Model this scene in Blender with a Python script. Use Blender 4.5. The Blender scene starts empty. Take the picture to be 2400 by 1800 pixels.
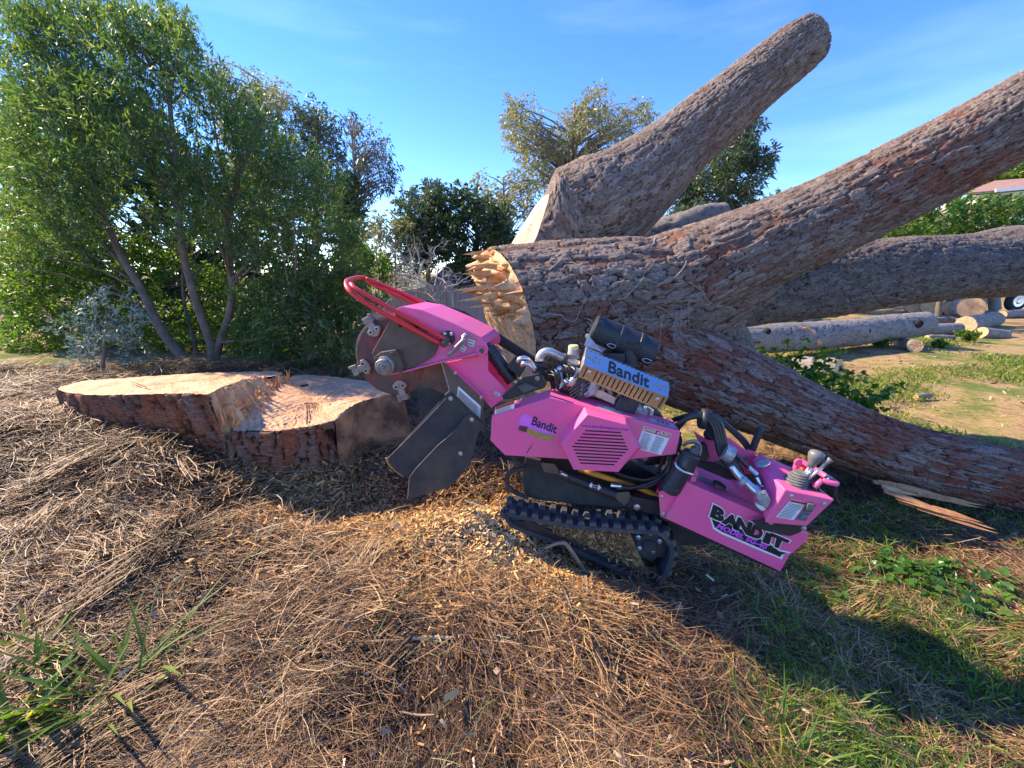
import bpy, bmesh, math, random
import numpy as np
from mathutils import Vector
random.seed(7)
RNG = np.random.default_rng(7)
scene = bpy.context.scene
COL = scene.collection

# ------------------------------------------------------------------ camera, sky, sun, exposure
F_PX, CAM_H, PITCH = 950.0, 1.45, math.radians(15.3)
cam_data = bpy.data.cameras.new('camera')
cam = bpy.data.objects.new('camera', cam_data)
COL.objects.link(cam)
cam.location = (0, 0, CAM_H)
cam.rotation_euler = (math.pi / 2 - PITCH, 0, 0)
cam_data.sensor_width = 36.0
cam_data.lens = 36.0 * F_PX / 2400.0
cam_data.clip_start, cam_data.clip_end = 0.05, 3000
scene.camera = cam

SUN_DIR = Vector((-1.17, 0.47, 0.95)).normalized()
SUN_EL = math.asin(SUN_DIR.z)
SUN_AZ = math.atan2(SUN_DIR.x, SUN_DIR.y)
world = bpy.data.worlds.new('World')
scene.world = world
world.use_nodes = True
wn, wl = world.node_tree.nodes, world.node_tree.links
wn.clear()
w_out = wn.new('ShaderNodeOutputWorld')
w_bg = wn.new('ShaderNodeBackground')
sky = wn.new('ShaderNodeTexSky')
sky.sky_type = 'NISHITA'
sky.sun_disc = False
sky.sun_elevation = SUN_EL
sky.sun_rotation = SUN_AZ
sky.air_density, sky.dust_density, sky.ozone_density = 0.85, 0.0, 5.0
hs = wn.new('ShaderNodeHueSaturation')
hs.inputs['Saturation'].default_value = 1.2
hs.inputs['Hue'].default_value = 0.516
hs.inputs['Value'].default_value = 1.0
wl.new(sky.outputs[0], hs.inputs['Color'])
# thin drifting cirrus low in the sky
tc = wn.new('ShaderNodeTexCoord')
mp = wn.new('ShaderNodeMapping'); mp.inputs['Scale'].default_value = (1.2, 1.2, 7.0)
mp.inputs['Rotation'].default_value = (0.0, 0.18, 0.3)
nz = wn.new('ShaderNodeTexNoise'); nz.inputs['Scale'].default_value = 2.2; nz.inputs['Detail'].default_value = 5
rmp = wn.new('ShaderNodeValToRGB')
rmp.color_ramp.elements[0].position = 0.52; rmp.color_ramp.elements[0].color = (0, 0, 0, 1)
rmp.color_ramp.elements[1].position = 0.78; rmp.color_ramp.elements[1].color = (0.06, 0.06, 0.06, 1)
mixc = wn.new('ShaderNodeMixRGB'); mixc.inputs['Color2'].default_value = (6.2, 7.0, 8.2, 1)
wl.new(tc.outputs['Generated'], mp.inputs[0]); wl.new(mp.outputs[0], nz.inputs['Vector'])
wl.new(nz.outputs[0], rmp.inputs[0]); wl.new(rmp.outputs[0], mixc.inputs['Fac'])
wl.new(hs.outputs[0], mixc.inputs['Color1'])
wl.new(mixc.outputs[0], w_bg.inputs['Color'])
w_bg.inputs['Strength'].default_value = 0.15
wl.new(w_bg.outputs[0], w_out.inputs[0])

sun_data = bpy.data.lights.new('sun', 'SUN')
sun_data.energy = 3.8
sun_data.angle = math.radians(0.6)
sun_data.color = (1.0, 0.83, 0.60)
sun = bpy.data.objects.new('sun', sun_data)
COL.objects.link(sun)
sun.location = (-20, 14, 18)
sun.rotation_euler = SUN_DIR.to_track_quat('Z', 'Y').to_euler()

scene.view_settings.view_transform = 'Standard'
scene.view_settings.look = 'None'
scene.view_settings.gamma = 1.0
scene.view_settings.use_curve_mapping = False
scene.view_settings.exposure = 1.54
scene.render.engine = 'CYCLES'
scene.cycles.use_denoising = True
scene.cycles.max_bounces = 8
scene.cycles.transparent_max_bounces = 8

# ------------------------------------------------------------------ measuring helpers
SP, CP = math.sin(PITCH), math.cos(PITCH)
def ray(u, v):
    cx, cy = (u - 1200) / F_PX, (900 - v) / F_PX
    return np.array([cx, CP + cy * SP, cy * CP - SP])
def pt(u, v, Y):
    """world point at distance Y (metres north of the lens) that stands at photo position u, v"""
    d = ray(u, v)
    return np.array([0, 0, CAM_H]) + d * (Y / d[1])
def rp(u, v, Y, wpx):
    return 0.5 * wpx * (Y / ray(u, v)[1]) / F_PX
def zoomer(x0, y0, s):
    return lambda x, y: (x0 + x * s, y0 + y * s)
Z1 = zoomer(780, 620, 520 / 2212); Z2 = zoomer(1120, 720, 520 / 2212); Z3 = zoomer(1500, 930, 520 / 2054)
Z4 = zoomer(880, 880, 420 / 2177); Z5 = zoomer(1140, 1050, 500 / 2212); Z6 = zoomer(100, 820, 860 / 2212)
ZT = zoomer(1100, 20, 1300 / 1828); ZW = zoomer(0, 0, 900 / 1659); ZL = zoomer(1680, 640, 720 / 2212)
ZR = zoomer(1560, 220, 840 / 1991)

def sm(a, b, x):
    t = np.clip((np.asarray(x, float) - a) / (b - a), 0, 1)
    return t * t * (3 - 2 * t)
_ph = np.random.default_rng(3).uniform(0, 6.28, (24, 2))
_an = np.random.default_rng(4).uniform(0, 6.28, 24)
def bumps(x, y, f0=1.0, n=8, off=0):
    x = np.asarray(x, float); y = np.asarray(y, float); s = 0
    for i in range(n):
        k = (i + off) % 24
        f = f0 * (1.55 ** (i % 6))
        s = s + np.sin((x * math.cos(_an[k]) + y * math.sin(_an[k])) * f * 3 + _ph[k, 0]) / (1.5 ** (i % 6))
    return s / 3.0
def gz(x, y):
    """height of the ground"""
    x = np.asarray(x, float); y = np.asarray(y, float)
    z = 0.13 - 0.63 * sm(-0.35, 2.0, x)
    z = z + 0.36 * sm(0.4, 2.3, -x) * sm(1.2, 2.6, y)
    z = z - 0.12 * (1 - sm(0.7, 1.5, y)) * (1 - sm(0.0, 1.5, x))
    z = z - 1.75 * sm(6.5, 11.5, y) * (1 - sm(2.5, 6.0, x))
    z = z + 0.10 * np.exp(-(((x + 0.28) / 0.30) ** 2 + ((y - 1.93) / 0.22) ** 2))
    z = z - 0.10 * np.exp(-(((x + 0.62) / 0.5) ** 2 + ((y - 2.25) / 0.28) ** 2))
    z = z - 0.13 * np.exp(-(((x + 1.35) / 0.75) ** 2 + ((y - 2.12) / 0.30) ** 2))
    z = z - 0.08 * np.exp(-(((x - 0.40) / 0.52) ** 2 + ((y - 1.86) / 0.17) ** 2))
    near = 1 - sm(5, 9, y)
    z = z + near * (0.048 * bumps(x, y, 0.9) + 0.026 * bumps(x, y, 3.4, 8, 7))
    z = z + (1 - near) * 0.08 * bumps(x, y, 0.25, 8, 3)
    return z

# ------------------------------------------------------------------ mesh helpers
ORG = {}
def setp(o, label=None, cat=None, group=None, kind=None):
    if label: o['label'] = label
    if cat: o['category'] = cat
    if group: o['group'] = group
    if kind: o['kind'] = kind
    return o
def empty(name, loc, label, cat, group=None):
    o = bpy.data.objects.new(name, None); COL.objects.link(o)
    o.location = loc; o.empty_display_size = 0.2; ORG[o] = np.array(loc, float)
    return setp(o, label, cat, group)
def link(name, me, w0, parent):
    o = bpy.data.objects.new(name, me); COL.objects.link(o)
    ORG[o] = np.array(w0, float)
    if parent is not None:
        o.parent = parent
        o.location = Vector(ORG[o] - ORG[parent])
    else:
        o.location = Vector(ORG[o])
    return o
def mk(name, vf, mat, parent=None, smooth=False, bevel=0.0, base=False):
    v, f = vf
    v = np.array(v, float).reshape(-1, 3)
    w0 = v.mean(0)
    if base or parent is None: w0[2] = v[:, 2].min()
    me = bpy.data.meshes.new(name)
    me.from_pydata((v - w0).tolist(), [], [list(map(int, q)) for q in f])
    if mat: me.materials.append(mat)
    if smooth: me.shade_smooth()
    o = link(name, me, w0, parent)
    if bevel:
        b = o.modifiers.new('bevel', 'BEVEL'); b.width = bevel; b.segments = 2; b.limit_method = 'ANGLE'
        b.angle_limit = math.radians(35)
    return o
def fast(name, V, F, mat, parent=None, smooth=False, attr=None, col=None, uv=None):
    """big meshes from numpy arrays; F is (m,3) or (m,4); attr = per-point float, col = per-point rgb"""
    V = np.ascontiguousarray(V, dtype=np.float64); F = np.ascontiguousarray(F, dtype=np.int32)
    w0 = V.mean(0)
    if parent is None: w0[2] = V[:, 2].min()
    k = F.shape[1]
    me = bpy.data.meshes.new(name)
    me.vertices.add(len(V)); me.vertices.foreach_set('co', (V - w0).astype(np.float32).ravel())
    me.loops.add(F.size); me.loops.foreach_set('vertex_index', F.ravel())
    me.polygons.add(len(F)); me.polygons.foreach_set('loop_start', np.arange(0, F.size, k, dtype=np.int32))
    if smooth: me.polygons.foreach_set('use_smooth', np.ones(len(F), dtype=bool))
    if attr is not None:
        a = me.attributes.new('rnd', 'FLOAT', 'POINT'); a.data.foreach_set('value', np.asarray(attr, np.float32))
    if col is not None:
        c = np.ones((len(V), 4), np.float32); c[:, :3] = col
        a = me.attributes.new('bark', 'FLOAT_COLOR', 'POINT'); a.data.foreach_set('color', c.ravel())
    if uv is not None:
        l = me.uv_layers.new(name='UVMap'); l.data.foreach_set('uv', np.asarray(uv, np.float32)[F.ravel()].ravel())
    me.update(calc_edges=True); me.validate()
    if mat: me.materials.append(mat)
    return link(name, me, w0, parent)
def copy_of(o, parent, delta, name=None):
    """another object that shares the mesh, moved by delta"""
    c = o.copy(); COL.objects.link(c)
    c.parent = parent; ORG[c] = ORG[o] + np.array(delta)
    c.location = Vector(ORG[c] - (ORG[parent] if parent is not None else 0))
    return c
def join(*parts):
    V, F, n = [], [], 0
    for v, f in parts:
        v = np.array(v, float).reshape(-1, 3)
        V.append(v); F += [[int(i) + n for i in q] for q in f]; n += len(v)
    return np.vstack(V), F
def unit(a):
    a = np.array(a, float); return a / max(1e-9, np.linalg.norm(a))
def prism(poly, vec):
    p = np.array(poly, float); n = len(p); q = p + np.array(vec, float)
    f = [list(range(n)), list(range(2 * n - 1, n - 1, -1))]
    f += [[i, i + n, (i + 1) % n + n, (i + 1) % n] for i in range(n)]
    return np.vstack([p, q]), f
def loft(polyA, polyB, capA=True, capB=True):
    a = np.array(polyA, float); b = np.array(polyB, float); n = len(a)
    f = [[i, i + n, (i + 1) % n + n, (i + 1) % n] for i in range(n)]
    if capA: f.append(list(range(n)))
    if capB: f.append(list(range(2 * n - 1, n - 1, -1)))
    return np.vstack([a, b]), f
def catmull(P, n):
    P = np.array(P, float)
    if len(P) < 3: 
        t = np.linspace(0, 1, n)[:, None]; return P[0] * (1 - t) + P[-1] * t
    Q = np.vstack([2 * P[0] - P[1], P, 2 * P[-1] - P[-2]])
    out = []
    for t in np.linspace(0, len(P) - 1 - 1e-9, n):
        i = int(t); s = t - i
        a, b, c, d = Q[i:i + 4]
        out.append(0.5 * (2 * b + (c - a) * s + (2 * a - 5 * b + 4 * c - d) * s * s + (3 * b - a - 3 * c + d) * s ** 3))
    return np.array(out)
def frames(P, ref=None):
    T = np.gradient(P, axis=0); T /= np.maximum(1e-9, np.linalg.norm(T, axis=1))[:, None]
    e = np.array([0, -1.0, 0]) if ref is None else np.array(ref, float)
    if abs(np.dot(e, T[0])) > 0.95: e = np.array([0.3, 0.2, 1.0])
    A = []
    for t in T:
        e = e - t * np.dot(e, t); e = e / np.linalg.norm(e); A.append(e.copy())
    A = np.array(A); B = np.cross(A, T)
    return T, A, B
def tube(path, r, n=10, sub=0, caps=True, closed=False):
    P = np.array(path, float)
    R = np.full(len(P), r, float) if np.isscalar(r) else np.array(r, float)
    if sub:
        t = np.linspace(0, len(P) - 1, sub); R = np.interp(t, np.arange(len(P)), R); P = catmull(P, sub)
    T, A, B = frames(P)
    th = np.linspace(0, 2 * math.pi, n, endpoint=False)
    V = (P[:, None] + R[:, None, None] * (A[:, None] * np.cos(th)[None, :, None] + B[:, None] * np.sin(th)[None, :, None])).reshape(-1, 3)
    m = len(P); F = []
    for i in range(m - 1):
        for j in range(n):
            a, b = i * n + j, i * n + (j + 1) % n
            F.append([a, b, b + n, a + n])
    if caps:
        F.append(list(range(n - 1, -1, -1))); F.append([(m - 1) * n + j for j in range(n)])
    return V, F
def cyl(a, b, r, n=14, r2=None):
    return tube([a, b], [r, r if r2 is None else r2], n)
def lathe(p0, axis, prof, n=20):
    """prof: list of (distance along axis, radius)"""
    ax = unit(axis)
    e = np.array([0, 0, 1.0]) if abs(ax[2]) < 0.9 else np.array([1.0, 0, 0])
    a = unit(e - ax * np.dot(e, ax)); b = np.cross(ax, a)
    V, F = [], []
    for t, r in prof:
        for j in range(n):
            q = 2 * math.pi * j / n
            V.append(np.array(p0) + ax * t + (a * math.cos(q) + b * math.sin(q)) * max(r, 1e-4))
    for i in range(len(prof) - 1):
        for j in range(n):
            k, l = i * n + j, i * n + (j + 1) % n
            F.append([k, l, l + n, k + n])
    F.append(list(range(n - 1, -1, -1))); F.append([(len(prof) - 1) * n + j for j in range(n)])
    return np.array(V), F
def hull(points):
    bm = bmesh.new()
    for p in points: bm.verts.new(p)
    r = bmesh.ops.convex_hull(bm, input=bm.verts)
    bmesh.ops.delete(bm, geom=[e for e in r['geom_interior'] if isinstance(e, bmesh.types.BMVert)], context='VERTS')
    bmesh.ops.dissolve_limit(bm, angle_limit=0.02, verts=bm.verts, edges=bm.edges)
    bm.verts.index_update()
    V = np.array([v.co[:] for v in bm.verts]); F = [[v.index for v in f.verts] for f in bm.faces]
    bm.free(); return V, F
def obox(c, ax, ay, az):
    c = np.array(c, float); ax, ay, az = (np.array(k, float) for k in (ax, ay, az))
    V = [c + sx * ax + sy * ay + sz * az for sx in (-1, 1) for sy in (-1, 1) for sz in (-1, 1)]
    return np.array(V), [[0, 1, 3, 2], [4, 6, 7, 5], [0, 4, 5, 1], [2, 3, 7, 6], [0, 2, 6, 4], [1, 5, 7, 3]]

# ------------------------------------------------------------------ materials
def nodes(name):
    m = bpy.data.materials.new(name); m.use_nodes = True
    nt = m.node_tree; b = nt.nodes['Principled BSDF']
    return m, nt.nodes, nt.links, b
def ramp(N, stops):
    r = N.new('ShaderNodeValToRGB'); e = r.color_ramp.elements
    while len(e) < len(stops): e.new(0.5)
    for i, (p, c) in enumerate(stops):
        e[i].position = p; e[i].color = (*c, 1)
    return r
def mat(name, c, rough=0.6, metal=0.0, c2=None, scale=6.0, amount=(0.4, 0.7), bump=0.0, bscale=60.0, coat=0.0, detail=5, stretch=None):
    m, N, L, b = nodes(name)
    b.inputs['Roughness'].default_value = rough; b.inputs['Metallic'].default_value = metal
    if coat: b.inputs['Coat Weight'].default_value = coat; b.inputs['Coat Roughness'].default_value = 0.15
    t = N.new('ShaderNodeTexCoord'); src = t.outputs['Object']
    if stretch:
        mpn = N.new('ShaderNodeMapping'); mpn.inputs['Scale'].default_value = stretch
        L.new(src, mpn.inputs[0]); src = mpn.outputs[0]
    if c2 is None: c2 = tuple(k * 0.82 for k in c)
    n = N.new('ShaderNodeTexNoise'); n.inputs['Scale'].default_value = scale; n.inputs['Detail'].default_value = detail
    n.inputs['Roughness'].default_value = 0.65
    L.new(src, n.inputs['Vector'])
    r = ramp(N, [(amount[0], c), (amount[1], c2)])
    L.new(n.outputs[0], r.inputs[0]); L.new(r.outputs[0], b.inputs['Base Color'])
    rr = N.new('ShaderNodeMapRange'); rr.inputs['To Min'].default_value = max(0.02, rough - 0.1); rr.inputs['To Max'].default_value = min(1, rough + 0.15)
    L.new(n.outputs[0], rr.inputs[0]); L.new(rr.outputs[0], b.inputs['Roughness'])
    if bump:
        n2 = N.new('ShaderNodeTexNoise'); n2.inputs['Scale'].default_value = bscale; n2.inputs['Detail'].default_value = 4
        L.new(src, n2.inputs['Vector'])
        bp = N.new('ShaderNodeBump'); bp.inputs['Strength'].default_value = bump; bp.inputs['Distance'].default_value = 0.01
        L.new(n2.outputs[0], bp.inputs['Height']); L.new(bp.outputs[0], b.inputs['Normal'])
    return m
def leaf_mat(name, stops, trans=0.45, rough=0.45, tcol=None):
    """leaves and blades: colour per leaf, light shines through"""
    m, N, L, b = nodes(name)
    a = N.new('ShaderNodeAttribute'); a.attribute_name = 'rnd'
    r = ramp(N, stops); L.new(a.outputs['Fac'], r.inputs[0])
    L.new(r.outputs[0], b.inputs['Base Color']); b.inputs['Roughness'].default_value = rough
    tr = N.new('ShaderNodeBsdfTranslucent')
    mx = N.new('ShaderNodeMixRGB'); mx.blend_type = 'MULTIPLY'; mx.inputs['Fac'].default_value = 1
    mx.inputs['Color2'].default_value = (*(tcol or (1.9, 1.9, 0.7)), 1)
    L.new(r.outputs[0], mx.inputs['Color1']); L.new(mx.outputs[0], tr.inputs['Color'])
    ms = N.new('ShaderNodeMixShader'); ms.inputs['Fac'].default_value = trans
    L.new(b.outputs[0], ms.inputs[1]); L.new(tr.outputs[0], ms.inputs[2])
    L.new(ms.outputs[0], N['Material Output'].inputs[0])
    return m
def litter_mat(name, stops, rough=0.8, spec=0.2):
    m, N, L, b = nodes(name)
    a = N.new('ShaderNodeAttribute'); a.attribute_name = 'rnd'
    r = ramp(N, stops); L.new(a.outputs['Fac'], r.inputs[0])
    L.new(r.outputs[0], b.inputs['Base Color']); b.inputs['Roughness'].default_value = rough
    b.inputs['Specular IOR Level'].default_value = spec
    return m
def bark_mat(name, crack, plate, plate2, red, red_amt=(0.5, 0.62), rscale=1.4, grain=(9, 60)):
    m, N, L, b = nodes(name)
    b.inputs['Roughness'].default_value = 0.9; b.inputs['Specular IOR Level'].default_value = 0.25
    a = N.new('ShaderNodeAttribute'); a.attribute_name = 'bark'
    sp = N.new('ShaderNodeSeparateColor'); L.new(a.outputs['Color'], sp.inputs[0])
    t = N.new('ShaderNodeTexCoord')
    n = N.new('ShaderNodeTexNoise'); n.inputs['Scale'].default_value = rscale; n.inputs['Detail'].default_value = 7
    n.inputs['Roughness'].default_value = 0.7; L.new(t.outputs['Object'], n.inputs['Vector'])
    nf = N.new('ShaderNodeTexNoise'); nf.inputs['Scale'].default_value = 70; nf.inputs['Detail'].default_value = 6; nf.inputs['Roughness'].default_value = 0.7
    L.new(t.outputs['Object'], nf.inputs['Vector'])
    uvn = N.new('ShaderNodeUVMap'); uvn.uv_map = 'UVMap'
    mg = N.new('ShaderNodeMapping'); mg.inputs['Scale'].default_value = (grain[0], grain[1], 1); L.new(uvn.outputs[0], mg.inputs[0])
    ng = N.new('ShaderNodeTexNoise'); ng.inputs['Scale'].default_value = 1.6; ng.inputs['Detail'].default_value = 7; ng.inputs['Roughness'].default_value = 0.68; ng.inputs['Distortion'].default_value = 0.6
    L.new(mg.outputs[0], ng.inputs['Vector'])
    r1 = ramp(N, [(0.1, plate), (0.9, plate2)]); L.new(sp.outputs[1], r1.inputs[0])
    # large areas where the grey outer bark has been scraped to red
    r2 = ramp(N, [(red_amt[0], (0, 0, 0)), (red_amt[1], (1, 1, 1))])
    ad = N.new('ShaderNodeMath'); ad.operation = 'MULTIPLY_ADD'; ad.inputs[1].default_value = 0.22
    sub = N.new('ShaderNodeMath'); sub.operation = 'SUBTRACT'; sub.inputs[0].default_value = 0.5
    L.new(sp.outputs[1], sub.inputs[1]); L.new(sub.outputs[0], ad.inputs[0]); L.new(n.outputs[0], ad.inputs[2])
    L.new(ad.outputs[0], r2.inputs[0])
    m1 = N.new('ShaderNodeMixRGB'); m1.inputs['Color2'].default_value = (*red, 1)
    L.new(r2.outputs[0], m1.inputs['Fac']); L.new(r1.outputs[0], m1.inputs['Color1'])
    # cracks show the inner bark
    m2 = N.new('ShaderNodeMixRGB'); m2.inputs['Color1'].default_value = (*crack, 1)
    r3 = ramp(N, [(0.12, (0, 0, 0)), (0.6, (1, 1, 1))]); L.new(sp.outputs[0], r3.inputs[0])
    L.new(r3.outputs[0], m2.inputs['Fac']); L.new(m1.outputs[0], m2.inputs['Color2'])
    # fine lichen speckle
    m3 = N.new('ShaderNodeMixRGB'); m3.blend_type = 'MULTIPLY'; m3.inputs['Fac'].default_value = 1
    r4 = ramp(N, [(0.3, (0.62, 0.6, 0.58)), (0.7, (1.25, 1.25, 1.25))]); L.new(nf.outputs[0], r4.inputs[0])
    L.new(m2.outputs[0], m3.inputs['Color1']); L.new(r4.outputs[0], m3.inputs['Color2'])
    L.new(m3.outputs[0], b.inputs['Base Color'])
    bp = N.new('ShaderNodeBump'); bp.inputs['Strength'].default_value = 0.75; bp.inputs['Distance'].default_value = 0.012
    hsum = N.new('ShaderNodeMath'); hsum.operation = 'MULTIPLY_ADD'; hsum.inputs[1].default_value = 1.6
    L.new(ng.outputs[0], hsum.inputs[0]); L.new(nf.outputs[0], hsum.inputs[2])
    L.new(hsum.outputs[0], bp.inputs['Height']); L.new(bp.outputs[0], b.inputs['Normal'])
    gm = N.new('ShaderNodeMixRGB'); gm.blend_type = 'MULTIPLY'; gm.inputs['Fac'].default_value = 1
    rg_ = ramp(N, [(0.34, (0.5, 0.44, 0.42)), (0.5, (1, 1, 1)), (0.68, (1.3, 1.28, 1.26))]); L.new(ng.outputs[0], rg_.inputs[0])
    L.new(m3.outputs[0], gm.inputs['Color1']); L.new(rg_.outputs[0], gm.inputs['Color2']); L.new(gm.outputs[0], b.inputs['Base Color'])
    return m
def wood_mat(name, c1, c2, dark, ring=22.0, rough=0.75):
    """sawn end grain: growth rings about the UV origin, saw marks, darker stain"""
    m, N, L, b = nodes(name)
    b.inputs['Roughness'].default_value = rough
    u = N.new('ShaderNodeUVMap'); u.uv_map = 'UVMap'
    w = N.new('ShaderNodeTexWave'); w.wave_type = 'RINGS'; w.rings_direction = 'Z'
    w.inputs['Scale'].default_value = ring; w.inputs['Distortion'].default_value = 5.0; w.inputs['Detail'].default_value = 5
    w.inputs['Detail Scale'].default_value = 1.2
    L.new(u.outputs[0], w.inputs['Vector'])
    r = ramp(N, [(0.2, c1), (0.8, c2)]); L.new(w.outputs[0], r.inputs[0])
    n = N.new('ShaderNodeTexNoise'); n.inputs['Scale'].default_value = 3.5; n.inputs['Detail'].default_value = 8; n.inputs['Roughness'].default_value = 0.7
    L.new(u.outputs[0], n.inputs['Vector'])
    r2 = ramp(N, [(0.45, (0, 0, 0)), (0.8, (1, 1, 1))]); L.new(n.outputs[0], r2.inputs[0])
    mx = N.new('ShaderNodeMixRGB'); mx.inputs['Color2'].default_value = (*dark, 1)
    L.new(r2.outputs[0], mx.inputs['Fac']); L.new(r.outputs[0], mx.inputs['Color1'])
    L.new(mx.outputs[0], b.inputs['Base Color'])
    mpn = N.new('ShaderNodeMapping'); mpn.inputs['Scale'].default_value = (8, 90, 8); mpn.inputs['Rotation'].default_value = (0, 0, 0.5)
    L.new(u.outputs[0], mpn.inputs[0])
    n2 = N.new('ShaderNodeTexNoise'); n2.inputs['Scale'].default_value = 1.0; n2.inputs['Detail'].default_value = 4
    L.new(mpn.outputs[0], n2.inputs['Vector'])
    bp = N.new('ShaderNodeBump'); bp.inputs['Strength'].default_value = 0.5; bp.inputs['Distance'].default_value = 0.008
    L.new(n2.outputs[0], bp.inputs['Height']); L.new(bp.outputs[0], b.inputs['Normal'])
    return m

PINK = (0.94, 0.10, 0.29)
M_pink = mat('pink_paint', PINK, 0.42, c2=(0.86, 0.11, 0.27), scale=3, bump=0.05, bscale=25, coat=0.25)
def paint(name, c, dusty=0.5):
    """sprayed steel: faded, dusted and chipped"""
    m, N, L, b = nodes(name); b.inputs['Coat Weight'].default_value = 0.2; b.inputs['Coat Roughness'].default_value = 0.25
    t = N.new('ShaderNodeTexCoord')
    def nz_(s, d, r=.65):
        n = N.new('ShaderNodeTexNoise'); n.inputs['Scale'].default_value = s; n.inputs['Detail'].default_value = d; n.inputs['Roughness'].default_value = r
        L.new(t.outputs['Object'], n.inputs['Vector']); return n.outputs[0]
    fade = ramp(N, [(.35, c), (.65, (c[0] * .88, c[1] * 1.25, c[2] * .95))]); L.new(nz_(2.6, 4), fade.inputs[0])
    def over(prev, fac, colr, lo, hi, top=1.0):
        r = ramp(N, [(lo, (0, 0, 0)), (hi, (top, top, top))]); L.new(fac, r.inputs[0])
        mx = N.new('ShaderNodeMixRGB'); mx.inputs['Color2'].default_value = (*colr, 1); L.new(r.outputs[0], mx.inputs['Fac']); L.new(prev, mx.inputs['Color1']); return mx.outputs[0]
    o_ = over(fade.outputs[0], nz_(5, 9, .75), (.42, .26, .17), .58 - .16 * dusty, .82, .5)
    o_ = over(o_, nz_(55, 4), (.36, .22, .14), .63, .70, .55)
    o_ = over(o_, nz_(28, 8, .8), (.10, .05, .05), .715, .73, .85)
    L.new(o_, b.inputs['Base Color'])
    rr = N.new('ShaderNodeMapRange'); rr.inputs['To Min'].default_value = .35; rr.inputs['To Max'].default_value = .65; L.new(nz_(7, 6), rr.inputs[0]); L.new(rr.outputs[0], b.inputs['Roughness'])
    bp = N.new('ShaderNodeBump'); bp.inputs['Strength'].default_value = .06; bp.inputs['Distance'].default_value = .01; L.new(nz_(9, 3), bp.inputs['Height']); L.new(bp.outputs[0], b.inputs['Normal'])
    return m
M_pink = paint('pink_paint_worn', PINK)
M_pinkdirt = mat('pink_paint_dusty', (0.88, 0.13, 0.30), 0.5, c2=(0.52, 0.18, 0.20), scale=7, amount=(0.5, 0.72), coat=0.1)
M_red = mat('red_paint', (0.78, 0.022, 0.022), 0.4, c2=(0.62, 0.03, 0.03), scale=12, coat=0.2)
M_dirtyplate = mat('dusty_steel', (0.155, 0.098, 0.062), 0.85, c2=(0.095, 0.062, 0.042), scale=9, bump=0.25, bscale=90)
M_wheel = mat('worn_red_wheel', (0.30, 0.05, 0.04), 0.75, c2=(0.10, 0.068, 0.05), scale=9, amount=(0.34, 0.52), bump=0.3, bscale=80, detail=9)
M_rim = mat('rusted_rim', (0.17, 0.12, 0.095), 0.6, metal=0.4, c2=(0.07, 0.045, 0.035), scale=18)
M_tooth = mat('cutter_steel', (0.34, 0.30, 0.26), 0.5, metal=0.55, c2=(0.2, 0.16, 0.13), scale=25)
M_black = mat('black_paint', (0.016, 0.016, 0.018), 0.45, c2=(0.035, 0.032, 0.03), scale=10, coat=0.1)
M_blackdust = mat('black_dusty', (0.03, 0.029, 0.028), 0.75, c2=(0.075, 0.06, 0.045), scale=8, amount=(0.45, 0.75), bump=0.2)
M_rubber = mat('track_rubber', (0.045, 0.046, 0.05), 0.8, c2=(0.15, 0.11, 0.075), scale=9, amount=(0.45, 0.75), bump=0.3, bscale=120)
M_flap = mat('flap_rubber', (0.032, 0.031, 0.031), 0.75, c2=(0.085, 0.068, 0.045), scale=6, amount=(0.45, 0.75), bump=0.2, bscale=50)
M_hole = mat('dark_recess', (0.012, 0.008, 0.009), 0.9)
M_chrome = mat('zinc_plate', (0.72, 0.72, 0.70), 0.28, metal=0.9, c2=(0.5, 0.5, 0.5), scale=20)
M_stain = mat('stainless_sheet', (0.80, 0.79, 0.76), 0.16, metal=1.0, c2=(0.74, 0.72, 0.69), scale=3)
M_alu = mat('cast_aluminium', (0.46, 0.46, 0.46), 0.5, metal=0.5, c2=(0.26, 0.25, 0.24), scale=20)
M_engine = mat('engine_dark', (0.07, 0.068, 0.066), 0.6, metal=0.3, c2=(0.14, 0.12, 0.1), scale=14)
M_exhaust = mat('exhaust_pipe', (0.60, 0.54, 0.46), 0.35, metal=0.7, c2=(0.38, 0.2, 0.11), scale=16, amount=(0.5, 0.7))
M_hose = mat('hose_rubber', (0.018, 0.018, 0.021), 0.35, c2=(0.03, 0.03, 0.032), scale=20)
M_orange = mat('orange_hose', (0.75, 0.28, 0.02), 0.5, c2=(0.55, 0.2, 0.03), scale=12)
M_canister = mat('black_plastic', (0.02, 0.021, 0.025), 0.5, c2=(0.032, 0.033, 0.036), scale=16)
M_white = mat('white_decal', (0.80, 0.79, 0.76), 0.5, c2=(0.7, 0.68, 0.64), scale=12)
M_silverdecal = mat('silver_decal', (0.62, 0.62, 0.6), 0.3, metal=0.4, c2=(0.5, 0.5, 0.5), scale=10)
M_ink = mat('black_ink', (0.012, 0.012, 0.013), 0.5)
M_inkgrey = mat('grey_ink', (0.16, 0.16, 0.17), 0.6)
M_redink = mat('red_ink', (0.6, 0.03, 0.03), 0.5)
M_violet = mat('violet_ink', (0.16, 0.03, 0.42), 0.5)
M_magenta = mat('magenta_ink', (0.78, 0.10, 0.72), 0.5)
M_tan = mat('tan_ink', (0.48, 0.30, 0.08), 0.6, c2=(0.3, 0.18, 0.05), scale=60)
M_orchid = mat('orchid_ink', (0.80, 0.16, 0.66), 0.5)
M_brownink = mat('brown_ink', (0.11, 0.045, 0.03), 0.6)
M_yellow = mat('yellow_cap', (0.78, 0.74, 0.34), 0.45)
M_knob = mat('grey_knob', (0.17, 0.165, 0.15), 0.4)
M_boot = mat('rubber_boot', (0.11, 0.105, 0.095), 0.7, c2=(0.2, 0.19, 0.17), scale=20)
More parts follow.
